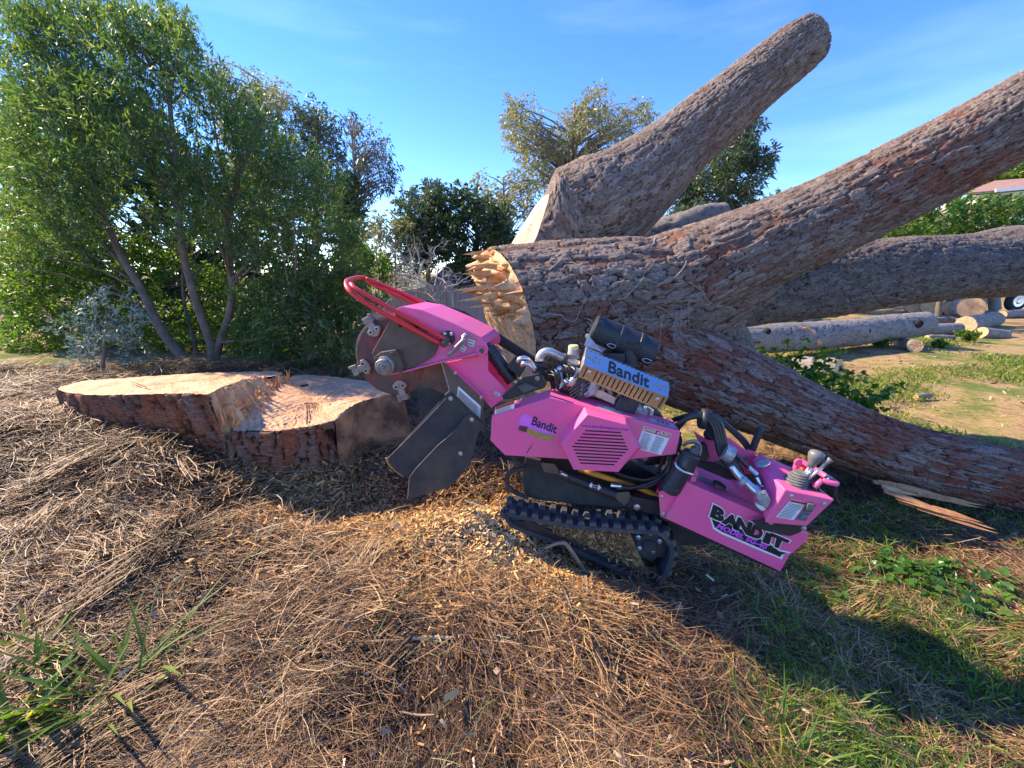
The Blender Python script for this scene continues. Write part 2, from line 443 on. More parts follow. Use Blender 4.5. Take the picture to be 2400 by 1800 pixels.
M_sawdust = litter_mat('sawdust_chips', [(0, (0.22, 0.10, 0.036)), (0.35, (0.45, 0.24, 0.085)), (0.7, (0.70, 0.42, 0.155)), (1, (0.86, 0.60, 0.28))])

_DG = None
def text_on(name, body, quad, m, parent, bold=0.0, lift=0.002, shear=0.0):
    """lettering laid on a flat quad (bottom-left, bottom-right, top-right, top-left)"""
    cu = bpy.data.curves.new('lettering', 'FONT'); cu.body = body; cu.size = 1.0; cu.offset = bold; cu.shear = shear
    cu.resolution_u = 3
    o = bpy.data.objects.new('lettering', cu); COL.objects.link(o)
    bpy.context.view_layer.update()
    dg = bpy.context.evaluated_depsgraph_get()
    tm = o.evaluated_get(dg).to_mesh()
    v = np.array([k.co[:2] for k in tm.vertices]); f = [list(p.vertices) for p in tm.polygons]
    o.evaluated_get(dg).to_mesh_clear(); bpy.data.objects.remove(o); bpy.data.curves.remove(cu)
    lo, hi = v.min(0), v.max(0)
    s = (v[:, 0] - lo[0]) / (hi[0] - lo[0]); t = (v[:, 1] - lo[1]) / (hi[1] - lo[1])
    bl, br, tr, tl = (np.array(k, float) for k in quad)
    nrm = unit(np.cross(br - bl, tl - bl))
    s, t = s[:, None], t[:, None]
    W = bl * (1 - s) * (1 - t) + br * s * (1 - t) + tr * s * t + tl * (1 - s) * t + nrm * lift
    return mk(name, (W, f), m, parent)
def lerpq(quad, s, t):
    bl, br, tr, tl = (np.array(k, float) for k in quad)
    return bl * (1 - s) * (1 - t) + br * s * (1 - t) + tr * s * t + tl * (1 - s) * t
def sheet_on(quad, s0, t0, s1, t1, lift):
    bl, br, tr, tl = (np.array(k, float) for k in quad)
    nrm = unit(np.cross(br - bl, tl - bl))
    return np.array([lerpq(quad, a, b) + nrm * lift for a, b in ((s0, t0), (s1, t0), (s1, t1), (s0, t1))]), [[0, 1, 2, 3]]
def label_plate(name, quad, parent, head=None, lines=8, cols=1, headm=None, base=None, words=None):
    o = mk(name, sheet_on(quad, 0, 0, 1, 1, 0.0015), base or M_white, parent)
    ht = 1.0
    if head:
        ht = 1 - head
        mk('header_band', sheet_on(quad, 0.02, ht, 0.98, 0.98, 0.0028), headm or M_redink, o)
        if words:
            for (wd, a, b) in words:
                q = [lerpq(quad, a, ht + head * 0.22), lerpq(quad, b, ht + head * 0.22), lerpq(quad, b, ht + head * 0.8), lerpq(quad, a, ht + head * 0.8)]
                text_on('lettering', wd, q, M_white, o, bold=0.02, lift=0.0042)
    if lines:
        parts = []
        for c in range(cols):
            a = 0.06 + c * 0.94 / cols; b = a + 0.94 / cols - 0.1
            for i in range(lines):
                t = (ht - 0.08) * (1 - (i + 0.5) / lines) + 0.03
                e = b - random.random() * 0.12
                parts.append(sheet_on(quad, a, t - 0.18 * ht / lines, e, t + 0.18 * ht / lines, 0.003))
        mk('print_lines', join(*parts), M_inkgrey, o)
    return o
# ------------------------------------------------------------------ ground
def axis(lo, hi, step, far_lo, far_hi, g=1.18):
    a = list(np.arange(lo, hi + 1e-6, step)); s = step
    x = lo; L = []
    while x > far_lo: s *= g; x -= s; L.append(x)
    s = step; x = hi; R = []
    while x < far_hi: s *= g; x += s; R.append(x)
    return np.array(L[::-1] + a + R)
gx, gy = axis(-4.2, 5.2, 0.03, -900, 900), axis(0.2, 5.5, 0.03, -60, 1500)
XX, YY = np.meshgrid(gx, gy)
ZZ = gz(XX, YY) + (1 - sm(5, 8, YY)) * 0.010 * bumps(XX, YY, 11.0, 8, 11)
V = np.stack([XX, YY, ZZ], -1).reshape(-1, 3)
nx, ny = len(gx), len(gy)
ii = (np.arange(ny - 1)[:, None] * nx + np.arange(nx - 1)[None]).ravel()
Fg = np.stack([ii, ii + 1, ii + nx + 1, ii + nx], 1)
def ground_mat():
    m, N, L, b = nodes('earth')
    b.inputs['Roughness'].default_value = 0.95; b.inputs['Specular IOR Level'].default_value = 0.15
    t = N.new('ShaderNodeNewGeometry'); P = t.outputs['Position']
    sx = N.new('ShaderNodeSeparateXYZ'); L.new(P, sx.inputs[0])
    def noise(s, d=6):
        n = N.new('ShaderNodeTexNoise'); n.inputs['Scale'].default_value = s; n.inputs['Detail'].default_value = d
        n.inputs['Roughness'].default_value = 0.7; L.new(P, n.inputs['Vector']); return n.outputs[0]
    soil = ramp(N, [(0.3, (0.05, 0.03, 0.019)), (0.55, (0.12, 0.075, 0.045)), (0.8, (0.20, 0.13, 0.075))]); L.new(noise(9), soil.inputs[0])
    # the open field beyond the trunk: dry straw, bare dirt and green
    field = ramp(N, [(0.34, (0.13, 0.08, 0.042)), (0.45, (0.30, 0.19, 0.09)), (0.52, (0.42, 0.28, 0.135)), (0.56, (0.30, 0.24, 0.08)), (0.63, (0.13, 0.165, 0.035))]); L.new(noise(0.7, 12), field.inputs[0])
    fine = ramp(N, [(0.3, (0.6, 0.6, 0.6)), (0.7, (1.3, 1.3, 1.3))]); L.new(noise(26), fine.inputs[0])
    mm = N.new('ShaderNodeMixRGB'); mm.blend_type = 'MULTIPLY'; mm.inputs['Fac'].default_value = 1
    L.new(field.outputs[0], mm.inputs['Color1']); L.new(fine.outputs[0], mm.inputs['Color2'])
    mr = N.new('ShaderNodeMapRange'); mr.interpolation_type = 'SMOOTHSTEP'
    mr.inputs['From Min'].default_value = 3.6; mr.inputs['From Max'].default_value = 4.8; L.new(sx.outputs[1], mr.inputs[0])
    mx = N.new('ShaderNodeMixRGB'); L.new(mr.outputs[0], mx.inputs['Fac']); L.new(soil.outputs[0], mx.inputs['Color1']); L.new(mm.outputs[0], mx.inputs['Color2'])
    L.new(mx.outputs[0], b.inputs['Base Color'])
    bp = N.new('ShaderNodeBump'); bp.inputs['Strength'].default_value = 0.8; bp.inputs['Distance'].default_value = 0.02
    L.new(noise(45), bp.inputs['Height']); L.new(bp.outputs[0], b.inputs['Normal'])
    return m
gr = fast('ground', V, Fg, ground_mat(), None, smooth=True)
gr['kind'] = 'structure'; gr['label'] = 'litter covered slope and open dirt field'

# ------------------------------------------------------------------ bark surfaces
def _hash(i, j, s):
    i = i.astype(np.uint64); j = j.astype(np.uint64)
    h = (i * np.uint64(374761393) + j * np.uint64(668265263) + np.uint64(s * 982451653 % 4294967291)) & np.uint64(0xffffffff)
    h = ((h ^ (h >> np.uint64(13))) * np.uint64(1274126177)) & np.uint64(0xffffffff)
    h = h ^ (h >> np.uint64(16))
    h2 = (h * np.uint64(2246822519)) & np.uint64(0xffffffff); h2 ^= h2 >> np.uint64(15)
    h3 = (h2 * np.uint64(3266489917)) & np.uint64(0xffffffff); h3 ^= h3 >> np.uint64(13)
    k = 1 / 4294967295.0
    return h.astype(float) * k, h2.astype(float) * k, h3.astype(float) * k
def worley(p, q, nq, seed):
    ip, iq = np.floor(p).astype(np.int64), np.floor(q).astype(np.int64)
    F1 = np.full(p.shape, 9.0); F2 = np.full(p.shape, 9.0); ID = np.zeros(p.shape)
    for di in (-1, 0, 1):
        for dj in (-1, 0, 1):
            ci, cj = ip + di, iq + dj
            a, b, c = _hash(ci + 5000, np.mod(cj, nq) if nq else cj + 5000, seed)
            d = np.hypot(ci + a - p, cj + b - q)
            nearer = d < F1
            F2 = np.where(nearer, F1, np.minimum(F2, d)); ID = np.where(nearer, c, ID); F1 = np.where(nearer, d, F1)
    return F1, F2, ID
def vnoise(p, q, nq, seed):
    i, j = np.floor(p).astype(np.int64), np.floor(q).astype(np.int64); f, g = p - i, q - j
    f = f * f * (3 - 2 * f); g = g * g * (3 - 2 * g)
    w = (lambda x: np.mod(x, nq)) if nq else (lambda x: x + 5000)
    v = lambda a, b: _hash(i + a + 5000, w(j + b), seed)[0]
    return (v(0, 0) * (1 - f) + v(1, 0) * f) * (1 - g) + (v(0, 1) * (1 - f) + v(1, 1) * f) * g
def bark_field(s, a, period, cell, seed):
    """s along the grain, a around, both in metres; returns height 0..1, crack mask, plate id"""
    nq = max(3, int(round(period / cell[1]))) if period else 0
    k = (nq / period) if nq else 1 / cell[1]
    tau = 2 * math.pi / period if period else 1.7
    p0, q0 = s / cell[0], a * k
    vn = lambda fp, fq, sd: vnoise(p0 * fp, q0 * fq, nq * fq, seed * 7 + sd)
    p = p0 + 0.75 * (vn(1.5, 1, 1) - .5) + 0.40 * (vn(4, 2, 2) - .5)
    q = q0 + 1.1 * (vn(1.0, 1, 3) - .5) + 0.55 * (vn(3, 2, 4) - .5) + 0.30 * (vn(7, 4, 5) - .5)
    F1, F2, ID = worley(p, q, nq, seed)
    m = sm(0.0, 0.13, F2 - F1)
    G1, G2, ID2 = worley(p * 1.9 + 3.3, q * 2 + .5, nq * 2 if nq else 0, seed + 9)
    m2 = sm(0.0, 0.2, G2 - G1)
    # plates stand at different heights, some flaked away to the layer below; one end of each plate lifts
    lay = np.where(ID < .3, .25, .55 + .45 * ID)
    h = m * lay * (0.8 + 0.2 * m2) + 0.16 * ID2 * m + 0.14 * (vn(5, 3, 6) - .5)
    h = h + 0.25 * m * (np.mod(p, 1.0) - 0.5) * ID
    return h, m * (0.72 + 0.28 * m2) * np.where(ID < .3, .8, 1), 0.7 * ID + 0.3 * ID2
def resample(pts, rad, res):
    P0 = catmull(pts, 400); L = np.concatenate([[0], np.cumsum(np.linalg.norm(np.diff(P0, axis=0), axis=1))])
    n = max(8, int(L[-1] / res)); t = np.linspace(0, L[-1], n)
    P = np.stack([np.interp(t, L, P0[:, k]) for k in range(3)], 1)
    R = np.interp(np.interp(t, L, np.linspace(0, len(pts) - 1, 400)), np.arange(len(pts)), rad)
    if len(R) > 9: 
        Rp = np.pad(R, 6, mode='edge'); R = np.convolve(Rp, np.ones(13) / 13, 'valid')
    return t, P, R
def bark_tube(name, pts, rad, m, parent, res=0.014, cell=(0.15, 0.055), amp=0.02, seed=1, lump=0.05, oblique=0.0, obl_dir=0.0, obl_len=1.0, caps=(None, None), ovals=0.0):
    t, P, R = resample(pts, rad, res)
    T, A, B = frames(P)
    rm = R.mean(); nt = max(16, int(2 * math.pi * R.max() / res))
    th = np.linspace(0, 2 * math.pi, nt, endpoint=False)
    S, TH = np.meshgrid(t, th, indexing='ij')
    per = 2 * math.pi * rm
    h, mask, idd = bark_field(S, TH * rm, per, cell, seed)
    lm = lump * rm * (np.sin(S * 2.1 / rm * 0.6 + 2 * np.sin(TH) + seed) * 0.5 + np.sin(2 * TH + S * 1.3 + seed * 2) * 0.5 + 0.35 * np.sin(3 * TH - S * 2.2 + seed))
    RR = R[:, None] + lm + amp * (h - 0.6)
    if oblique:
        S2 = S + (oblique * np.cos(TH - obl_dir)) * np.clip(1 - S / obl_len, 0, 1)
        Pc = np.stack([np.interp(S2, t, P[:, k]) for k in range(3)], -1)
        # carry the cut beyond the first ring
        Pc += np.minimum(S2, 0)[..., None] * T[0]
    else:
        Pc = np.repeat(P[:, None], nt, 1)
    W = Pc + RR[..., None] * (A[:, None] * np.cos(TH)[..., None] + B[:, None] * np.sin(TH)[..., None])
    ns = len(t)
    i0 = (np.arange(ns - 1)[:, None] * nt + np.arange(nt)[None]).ravel(); j0 = (np.arange(ns - 1)[:, None] * nt + (np.arange(nt)[None] + 1) % nt).ravel()
    Fq = np.stack([i0, j0, j0 + nt, i0 + nt], 1)
    col = np.stack([mask, idd, h], -1).reshape(-1, 3)
    o = fast(name, W.reshape(-1, 3), Fq, m, parent, smooth=True, col=col, uv=np.stack([S, TH * rm], -1).reshape(-1, 2))
    for which, cm in enumerate(caps):
        if cm is None: continue
        ring = W[0] if which == 0 else W[-1]
        end_cap('cut_face', ring, cm, o if parent is not None else o, flip=(which == 0), seed=seed)
    surf = lambda s, thx, lift=0.0: (lambda k: Pc[k, int(thx / (2 * math.pi) * nt) % nt] + (RR[k, int(thx / (2 * math.pi) * nt) % nt] + lift) * (A[k] * math.cos(thx) + B[k] * math.sin(thx)))(min(ns - 1, max(0, int(s / t[-1] * (ns - 1)))))
    return o, surf, t[-1]
def end_cap(name, ring, m, parent, flip=False, rough=0.004, rings=10, seed=1, torn=None):
    ring = np.array(ring); c = ring.mean(0); n = len(ring)
    e1 = unit(ring[0] - c); nn = unit(np.cross(ring[n // 4] - c, e1)); e2 = np.cross(nn, e1)
    V = [c[None]]; rg = np.random.default_rng(seed)
    offc = np.array([rg.uniform(-.15, .15), rg.uniform(-.15, .15)]) * np.linalg.norm(ring[0] - c)
    for k in range(1, rings + 1):
        V.append(c + (ring - c) * k / rings + nn * rg.normal(0, rough, (n, 1)) * (k < rings))
    V = np.vstack(V)
    F = [[0, 1 + j, 1 + (j + 1) % n, 1 + (j + 1) % n] for j in range(n)]
    F3 = np.array([[0, 1 + j, 1 + (j + 1) % n] for j in range(n)])
    F4 = []
    for k in range(rings - 1):
        b0 = 1 + k * n
        for j in range(n): 
            a, b = b0 + j, b0 + (j + 1) % n
            F4 += [[a, a + n, b + n], [a, b + n, b]]
    Fa = np.vstack([F3, np.array(F4)])
    if torn is not None: V = V + torn(V)
    if flip: Fa = Fa[:, ::-1]
    uv = np.stack([(V - c) @ e1 - offc[0], (V - c) @ e2 - offc[1]], 1)
    return fast(name, V, Fa, m, parent, smooth=False, uv=uv)

M_barkA = bark_mat('pine_bark', (0.085, 0.036, 0.023), (0.155, 0.108, 0.082), (0.315, 0.245, 0.195), (0.26, 0.095, 0.055), (0.50, 0.68), 1.5)
M_barkB = bark_mat('pine_bark_grey', (0.085, 0.048, 0.033), (0.175, 0.125, 0.096), (0.33, 0.262, 0.21), (0.28, 0.13, 0.075), (0.6, 0.78), 1.2)
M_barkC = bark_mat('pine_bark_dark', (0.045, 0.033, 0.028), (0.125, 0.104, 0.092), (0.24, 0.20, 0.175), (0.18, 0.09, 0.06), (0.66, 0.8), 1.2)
M_barkD = bark_mat('pine_bark_red', (0.08, 0.028, 0.018), (0.185, 0.105, 0.076), (0.33, 0.25, 0.20), (0.25, 0.082, 0.047), (0.42, 0.60), 1.6)
M_barkS = bark_mat('stump_bark', (0.05, 0.021, 0.013), (0.12, 0.07, 0.048), (0.24, 0.14, 0.095), (0.34, 0.11, 0.048), (0.40, 0.60), 2.2)
M_logbark = bark_mat('smooth_log_bark', (0.13, 0.11, 0.095), (0.25, 0.225, 0.20), (0.31, 0.285, 0.26), (0.20, 0.15, 0.11), (0.62, 0.85), 3.0)
M_sawn = wood_mat('sawn_pine', (0.60, 0.32, 0.155), (0.73, 0.43, 0.235), (0.42, 0.18, 0.075), ring=8)
M_sawn_pale = wood_mat('sawn_pine_pale', (0.80, 0.54, 0.30), (0.84, 0.60, 0.38), (0.62, 0.28, 0.13))
M_sawn_dull = wood_mat('sawn_pine_dull', (0.66, 0.37, 0.17), (0.74, 0.46, 0.23), (0.42, 0.19, 0.075), ring=14)
M_logend = wood_mat('log_end_grain', (0.66, 0.37, 0.18), (0.74, 0.46, 0.25), (0.5, 0.25, 0.11), ring=30)
M_split = mat('split_pine', (0.78, 0.43, 0.19), 0.7, c2=(0.42, 0.17, 0.06), scale=9, amount=(0.4, 0.72), bump=0.5, bscale=70, stretch=(1, 1, .25))
M_splinter = mat('splintered_pine', (0.76, 0.38, 0.14), 0.7, c2=(0.48, 0.19, 0.06), scale=12, amount=(0.4, 0.7), bump=0.4, bscale=120)
# ------------------------------------------------------------------ the stump, cut in two levels
def wall(name, top, bot, m, parent, rows=40, res=0.014, cell=(0.13, 0.06), amp=0.02, seed=3, grain=True, rough=0.0, smooth=True, outward=None):
    """a skirt of bark (or torn wood) between two traced edges"""
    def rs(P, n): 
        C = catmull(P, 300); L = np.concatenate([[0], np.cumsum(np.linalg.norm(np.diff(C, axis=0), axis=1))])
        t = np.linspace(0, L[-1], n); return np.stack([np.interp(t, L, C[:, k]) for k in range(3)], 1), L[-1]
    _, Lt = rs(top, 10); n = max(12, int(Lt / res))
    A_, _ = rs(top, n); B_, _ = rs(bot, n)
    f = np.linspace(0, 1, rows)[:, None, None]
    W = A_[None] * (1 - f) + B_[None] * f
    du = np.gradient(W, axis=1); dv = np.gradient(W, axis=0)
    N_ = np.cross(du, dv); N_ /= np.maximum(1e-9, np.linalg.norm(N_, axis=2))[..., None]
    if outward is not None:
        N_ *= np.sign((N_ * (np.array(outward)[None, None])).sum(2).mean() or 1)
    S = np.linspace(0, 1, rows)[:, None] * np.linalg.norm(B_ - A_, axis=1)[None]; Aa = np.repeat(np.linspace(0, Lt, n)[None], rows, 0)
    h, mask, idd = bark_field(S if grain else Aa, Aa if grain else S, 0, cell, seed)
    edge = np.ones_like(h); edge[0] = 0.35
    W = W + N_ * (amp * (h - .5) * edge + 0.03 * bumps(Aa * 1.7, S * 1.2, .9, 8, seed) * edge)[..., None]
    if rough: W = W + N_ * (rough * bumps(Aa * 9, S * 1.6, 1.0, 8, seed + 2))[..., None]
    i0 = (np.arange(rows - 1)[:, None] * n + np.arange(n - 1)[None]).ravel()
    Fq = np.stack([i0, i0 + 1, i0 + n + 1, i0 + n], 1)
    uv = np.stack([Aa.ravel(), S.ravel()], 1)
    return fast(name, W.reshape(-1, 3), Fq, m, parent, smooth=smooth, col=np.stack([mask, idd, h], -1).reshape(-1, 3), uv=uv), W
def lid(name, ring, m, parent, amp=0.004, seed=1, rings=26):
    ring = np.array(ring); C = catmull(np.vstack([ring, ring[:1]]), 221)[:-1]
    n = len(C); c = C.mean(0); rg = np.random.default_rng(seed)
    V = [c[None]]
    for k in range(1, rings + 1):
        R_ = c + (C - c) * k / rings
        R_[:, 2] += amp * bumps(R_[:, 0] * 8, R_[:, 1] * 8, 1, 8, seed) * (k < rings) + rg.normal(0, amp * .35, n)
        V.append(R_)
    V = np.vstack(V); F = [[0, 1 + j, 1 + (j + 1) % n] for j in range(n)]
    for k in range(rings - 1):
        for j in range(n):
            a, b = 1 + k * n + j, 1 + k * n + (j + 1) % n
            F += [[a, a + n, b + n], [a, b + n, b]]
    return fast(name, V, np.array(F), m, parent, uv=V[:, :2] - c[:2] + np.array([-.15, .1])), C
ST = empty('tree_stump', (-1.05, 2.9, float(gz(-1.05, 2.9))), 'wide freshly sawn stump with two cut levels left of the grinder', 'stump')
Lfront = [pt(295, 886, 3.15), pt(200, 893, 3.0), pt(148, 905, 2.86), pt(137, 913, 2.74), pt(165, 921, 2.6), pt(228, 926, 2.48), pt(330, 924, 2.42), pt(430, 922, 2.38), pt(486, 924, 2.36)]
Lstep = [pt(486, 924, 2.36), pt(520, 908, 2.5), pt(570, 893, 2.78), pt(640, 881, 3.12), pt(662, 877, 3.28)]
Lback = [pt(662, 877, 3.28), pt(645, 871, 3.42), pt(560, 872, 3.42), pt(440, 876, 3.35), pt(295, 886, 3.15)]
lid('upper_cut', Lfront[:-1] + Lstep[:-1] + Lback[:-1], M_sawn, ST, seed=2, amp=.006)
cL = np.mean(Lfront, 0)
bot = []
for p in Lfront:
    d = np.array([p[0] + 1.2, p[1] - 2.9, 0]); d = unit(d) * .05
    bot.append(np.array([p[0] + d[0] + 0.10 * max(0, -1.9 - p[0]), p[1] + d[1], 0.02]))
bot[-1] = pt(560, 1075, 2.30); bot[-2] = bot[-2] + np.array([.06, 0, 0])
wall('bark_skirt', Lfront, bot, M_barkS, ST, rows=64, seed=4, amp=.04, cell=(.34, .065), res=.010, outward=(0, -1, 0))
Rfront = [pt(524, 1030, 2.30), pt(545, 1012, 2.32), pt(590, 1010, 2.34), pt(640, 1010, 2.36), pt(690, 1004, 2.40), pt(735, 997, 2.44), pt(782, 986, 2.50)]
Rarc = [pt(782, 986, 2.50), pt(800, 968, 2.56), pt(839, 944, 2.72), pt(890, 930, 2.86), pt(945, 921, 2.97)]
Rback = [pt(945, 921, 2.97), pt(955, 914, 3.05), pt(862, 894, 3.40), pt(760, 881, 3.62), pt(690, 880, 3.6)]
Rleft = [pt(690, 880, 3.6), pt(660, 905, 3.0), pt(600, 945, 2.66), pt(560, 985, 2.44)]
lid('lower_cut', Rfront[1:-1] + Rarc[:-1] + Rback[:-1] + Rleft, M_sawn, ST, seed=5, amp=.008)
bot = [np.array([p[0] + .02, p[1] - .05, 0.0]) for p in Rfront]
wall('bark_skirt', Rfront, bot, M_barkS, ST, rows=60, seed=8, amp=.04, cell=(.30, .06), res=.010, outward=(0, -1, 0))
bot = [np.array([p[0] + .02 + .12 * k / 4, p[1] - .06 - .03 * k, 0.05]) for k, p in enumerate(Rarc)]
M_ground = mat('ground_wood', (0.46, 0.25, 0.12), .85, c2=(0.11, 0.055, 0.026), scale=4, amount=(.36, .6), bump=.6, bscale=60)
wall('ground_face', Rarc, bot, M_ground, ST, rows=36, seed=11, amp=.012, cell=(.3, .2), rough=.006, outward=(1, -1, 0))
bot = [pt(524, 1032, 2.30) + [0, 0, -.02], pt(575, 1000, 2.42) + [0, 0, -.02], pt(625, 955, 2.68) + [0, 0, -.02], pt(668, 912, 3.02) + [0, 0, -.02], pt(690, 885, 3.3) + [0, 0, -.02]]
wall('torn_step', Lstep, bot, M_split, ST, rows=60, seed=14, amp=.05, cell=(.30, .03), rough=.035, res=.009, outward=(1, -1, .5), smooth=False)
core = [p + [0, 0, -.03] for p in Lfront[1:-1] + Lstep[:-1] + Lback[:-1]]; cc_ = np.mean(core, 0)
mk('heartwood', prism([cc_ + (p - cc_) * [.93, .93, 1] for p in core], [0, 0, -.6]), M_barkS, ST)
core = [p + [0, 0, -.03] for p in Rfront[1:-1] + Rarc[:-1] + Rback[:-1] + Rleft]; cc_ = np.mean(core, 0)
mk('heartwood', prism([cc_ + (p - cc_) * [.92, .92, 1] for p in core], [0, 0, -.5]), M_barkS, ST)
for (ua, va, ub, vb, Y0, Y1) in ((718, 945, 720, 1000, 2.75, 2.44), (300, 895, 345, 912, 2.9, 2.6), (560, 878, 470, 900, 3.3, 2.75), (800, 905, 760, 940, 3.1, 2.75)):
    a_, b_ = pt(ua, va, Y0), pt(ub, vb, Y1); s_ = unit(np.cross(b_ - a_, [0, 0, 1])) * .005
    mk('drying_crack', (np.array([a_ - s_ * .2, a_ + s_ * .2, (a_ + b_) / 2 + s_ * 1.4 + [.01, 0, 0], b_ + s_, b_ - s_, (a_ + b_) / 2 - s_ * .2 + [.01, 0, 0]]) + [0, 0, .012], [[0, 1, 2, 3, 4, 5]]), M_hole, ST)
# splinters standing on the step
rg = np.random.default_rng(21)
def shard(p, d, L, w, m, parent, name='splinter'):
    d = unit(d); s = unit(np.cross(d, rg.normal(0, 1, 3))); t = np.cross(d, s)
    a = w * rg.uniform(.7, 1.2)
    P_ = [p - s * a - t * a * .3, p + s * a - t * a * .3, p + t * a * .6, p + d * L * .55 - s * a * .7 - t * a * .2, p + d * L * .6 + s * a * .6 - t * a * .2, p + d * L * .5 + t * a * .45, p + d * L]
    return mk(name, (np.array(P_), [[0, 1, 4, 3], [1, 2, 5, 4], [2, 0, 3, 5], [3, 4, 6], [4, 5, 6], [5, 3, 6], [0, 2, 1]]), m, parent)
for i in range(46):
    k = rg.uniform(.05, .95); a = catmull(Lstep, 50)[int(k * 49)]; b = catmull(bot, 50)[int(k * 49)]
    f = rg.uniform(.35, 1.0); p = a * (1 - f) + b * f + np.array([.02, -.02, -.01])
    shard(p, np.array([rg.normal(.25, .25), rg.normal(-.2, .2), 1]), rg.uniform(.04, .13), rg.uniform(.006, .016), M_splinter, ST)

# ------------------------------------------------------------------ the felled tree
FT = empty('felled_tree', tuple(pt(1650, 800, 4.0) * np.array([1, 1, 0]) + np.array([0, 0, -.4])), 'huge felled pine with rising limbs and splintered butt behind the grinder', 'felled tree')
def ax_pts(Z, lst):
    P, R = [], []
    for x, y, Y, w in lst:
        u, v = Z(x, y); P.append(pt(u, v, Y)); R.append(rp(u, v, Y, w * (1300 / 1828 if Z is ZT else 1)))
    return P, R
SRC = lambda x, y: (x, y)
OB = 0.24
P, R = ax_pts(ZT, [(118, 1018, 4.1, 440), (330, 995, 4.12, 440), (520, 975, 4.12, 420), (680, 950, 4.15, 370), (800, 910, 4.15, 300), (930, 850, 4.2, 240)])
trunk, tsurf, tlen = bark_tube('trunk', P, R, M_barkA, FT, res=.0095, cell=(.26, .056), amp=.036, seed=3, lump=.035, oblique=OB, obl_dir=-0.35, obl_len=1.3)
# the butt: a slanting saw cut below, torn hinge wood above
t0, P0, R0 = resample(P, R, .0105); T0, A0, B0 = frames(P0)
th = np.linspace(0, 2 * math.pi, 220, endpoint=False)
def butt_ring(k):
    out = []
    for q in th:
        s = OB * math.cos(q + .35)
        out.append(P0[0] + T0[0] * (s - .004) + (A0[0] * math.cos(q) + B0[0] * math.sin(q)) * R0[0] * k)
    return np.array(out)
c_b = P0[0]
def torn_top(V):
    z_ = (V[:, 2] - c_b[2]) / R0[0]; y_ = (V[:, 1] - c_b[1]) / R0[0]; r_ = np.hypot(z_, y_)
    amt = sm(.02, .25, z_ - .25 * y_) * (1 - sm(.9, .97, r_))
    n_ = bumps(y_ * 3.2, z_ * 7, 1.1, 8, 3) + .7 * bumps(y_ * 2, z_ * 16, 1.2, 8, 9)
    return -T0[0][None] * (amt * (.05 + .085 * n_) + .004 * bumps(y_ * 3, z_ * 20, 1.3, 8, 5))[:, None]
end_cap('sawn_butt', butt_ring(.985), M_sawn_dull, trunk, flip=True, rough=.003, rings=44, seed=4, torn=torn_top)
for i in range(130):
    q = rg.uniform(.15, 2.6); k = rg.uniform(.25, .97)
    # torn hinge: upper half of the face, denser towards the camera side
    p = P0[0] + T0[0] * (OB * k * math.cos(q + .35) + .03) + (A0[0] * math.cos(q) - B0[0] * math.sin(q) * -1) * R0[0] * k
    L_ = rg.gamma(2.2, .05)
    shard(p - T0[0] * .03, -T0[0] + rg.normal(0, .24, 3) + np.array([0, 0, .08]), min(.3, L_), rg.uniform(.012, .045), M_splinter if i % 3 else M_split, trunk)
for (u, v, Y, L_, w) in ((1160, 668, 3.62, .34, .030), (1165, 690, 3.6, .30, .026), (1150, 640, 3.7, .22, .03), (1150, 715, 3.6, .18, .02), (1165, 628, 3.7, .20, .035)):
    shard(pt(u, v, Y), -T0[0] + np.array([0, -.1, rg.normal(0.02, .06)]), L_ * 1.2, w, M_splinter, trunk)
# rising limb with its own pale cut
P, R = ax_pts(ZT, [(330, 700, 4.9, 310), (440, 655, 4.9, 330), (545, 580, 4.92, 278), (690, 457, 4.95, 214), (860, 315, 5.0, 192), (985, 205, 5.05, 176), (1075, 135, 5.1, 164), (1125, 100, 5.12, 140)])
limbA, _, _ = bark_tube('limb', P, R, M_barkB, FT, res=.0125, cell=(.14, .034), amp=.022, seed=6, lump=.04, oblique=-.02, caps=(None, M_sawn_dull))
tA_, PA_, RA_ = resample(P, R, .015); TA_, AA_, BA_ = frames(PA_)
# pale slanting saw cut at the foot of that limb
cutq = [pt(*ZT(252, 614), 4.75), pt(*ZT(262, 620), 4.5), pt(*ZT(238, 700), 4.42), pt(*ZT(208, 775), 4.38), pt(*ZT(150, 800), 4.42), pt(*ZT(134, 786), 4.55), pt(*ZT(185, 700), 4.72), pt(*ZT(225, 640), 4.8)]
C = catmull(np.vstack([cutq, cutq[:1]]), 121)[:-1]
end_cap('cut_face', C, M_sawn_pale, limbA, seed=9, rough=.002)
lim_end = PA_[3] + RA_[3] * 1.0 * (AA_[3][None] * np.cos(np.linspace(0, 2 * math.pi, 120, endpoint=False))[:, None] + BA_[3][None] * np.sin(np.linspace(0, 2 * math.pi, 120, endpoint=False))[:, None])
# bark collar from the cut back to the limb
def match(Ca, Cb):
    best = None
    for f in (1, -1):
        for s in range(0, len(Cb), 4):
            D = np.roll(Cb[::f], s, 0); e = np.linalg.norm(Ca - D, axis=1).sum()
            if best is None or e < best[0]: best = (e, D)
    return best[1]
D = match(C, lim_end); nC = len(C); rows = 34
fr = np.linspace(0, 1, rows)[:, None, None]
Wc = C[None] * (1 - fr) + D[None] * fr
cc = Wc.mean(1, keepdims=True); Ssum = fr[..., 0] * .8 + np.zeros((rows, nC)); Asum = np.linspace(0, 2.4, nC, endpoint=False)[None] + np.zeros((rows, nC))
h_, m_, i_ = bark_field(Ssum, Asum, 2.4, (.13, .06), 12)
Wc = Wc + (Wc - cc) / np.linalg.norm(Wc - cc, axis=2)[..., None] * (.03 * (h_ - .5) * np.minimum(1, fr[..., 0] * 12) + .05 * np.sin(fr[..., 0] * math.pi))[..., None]
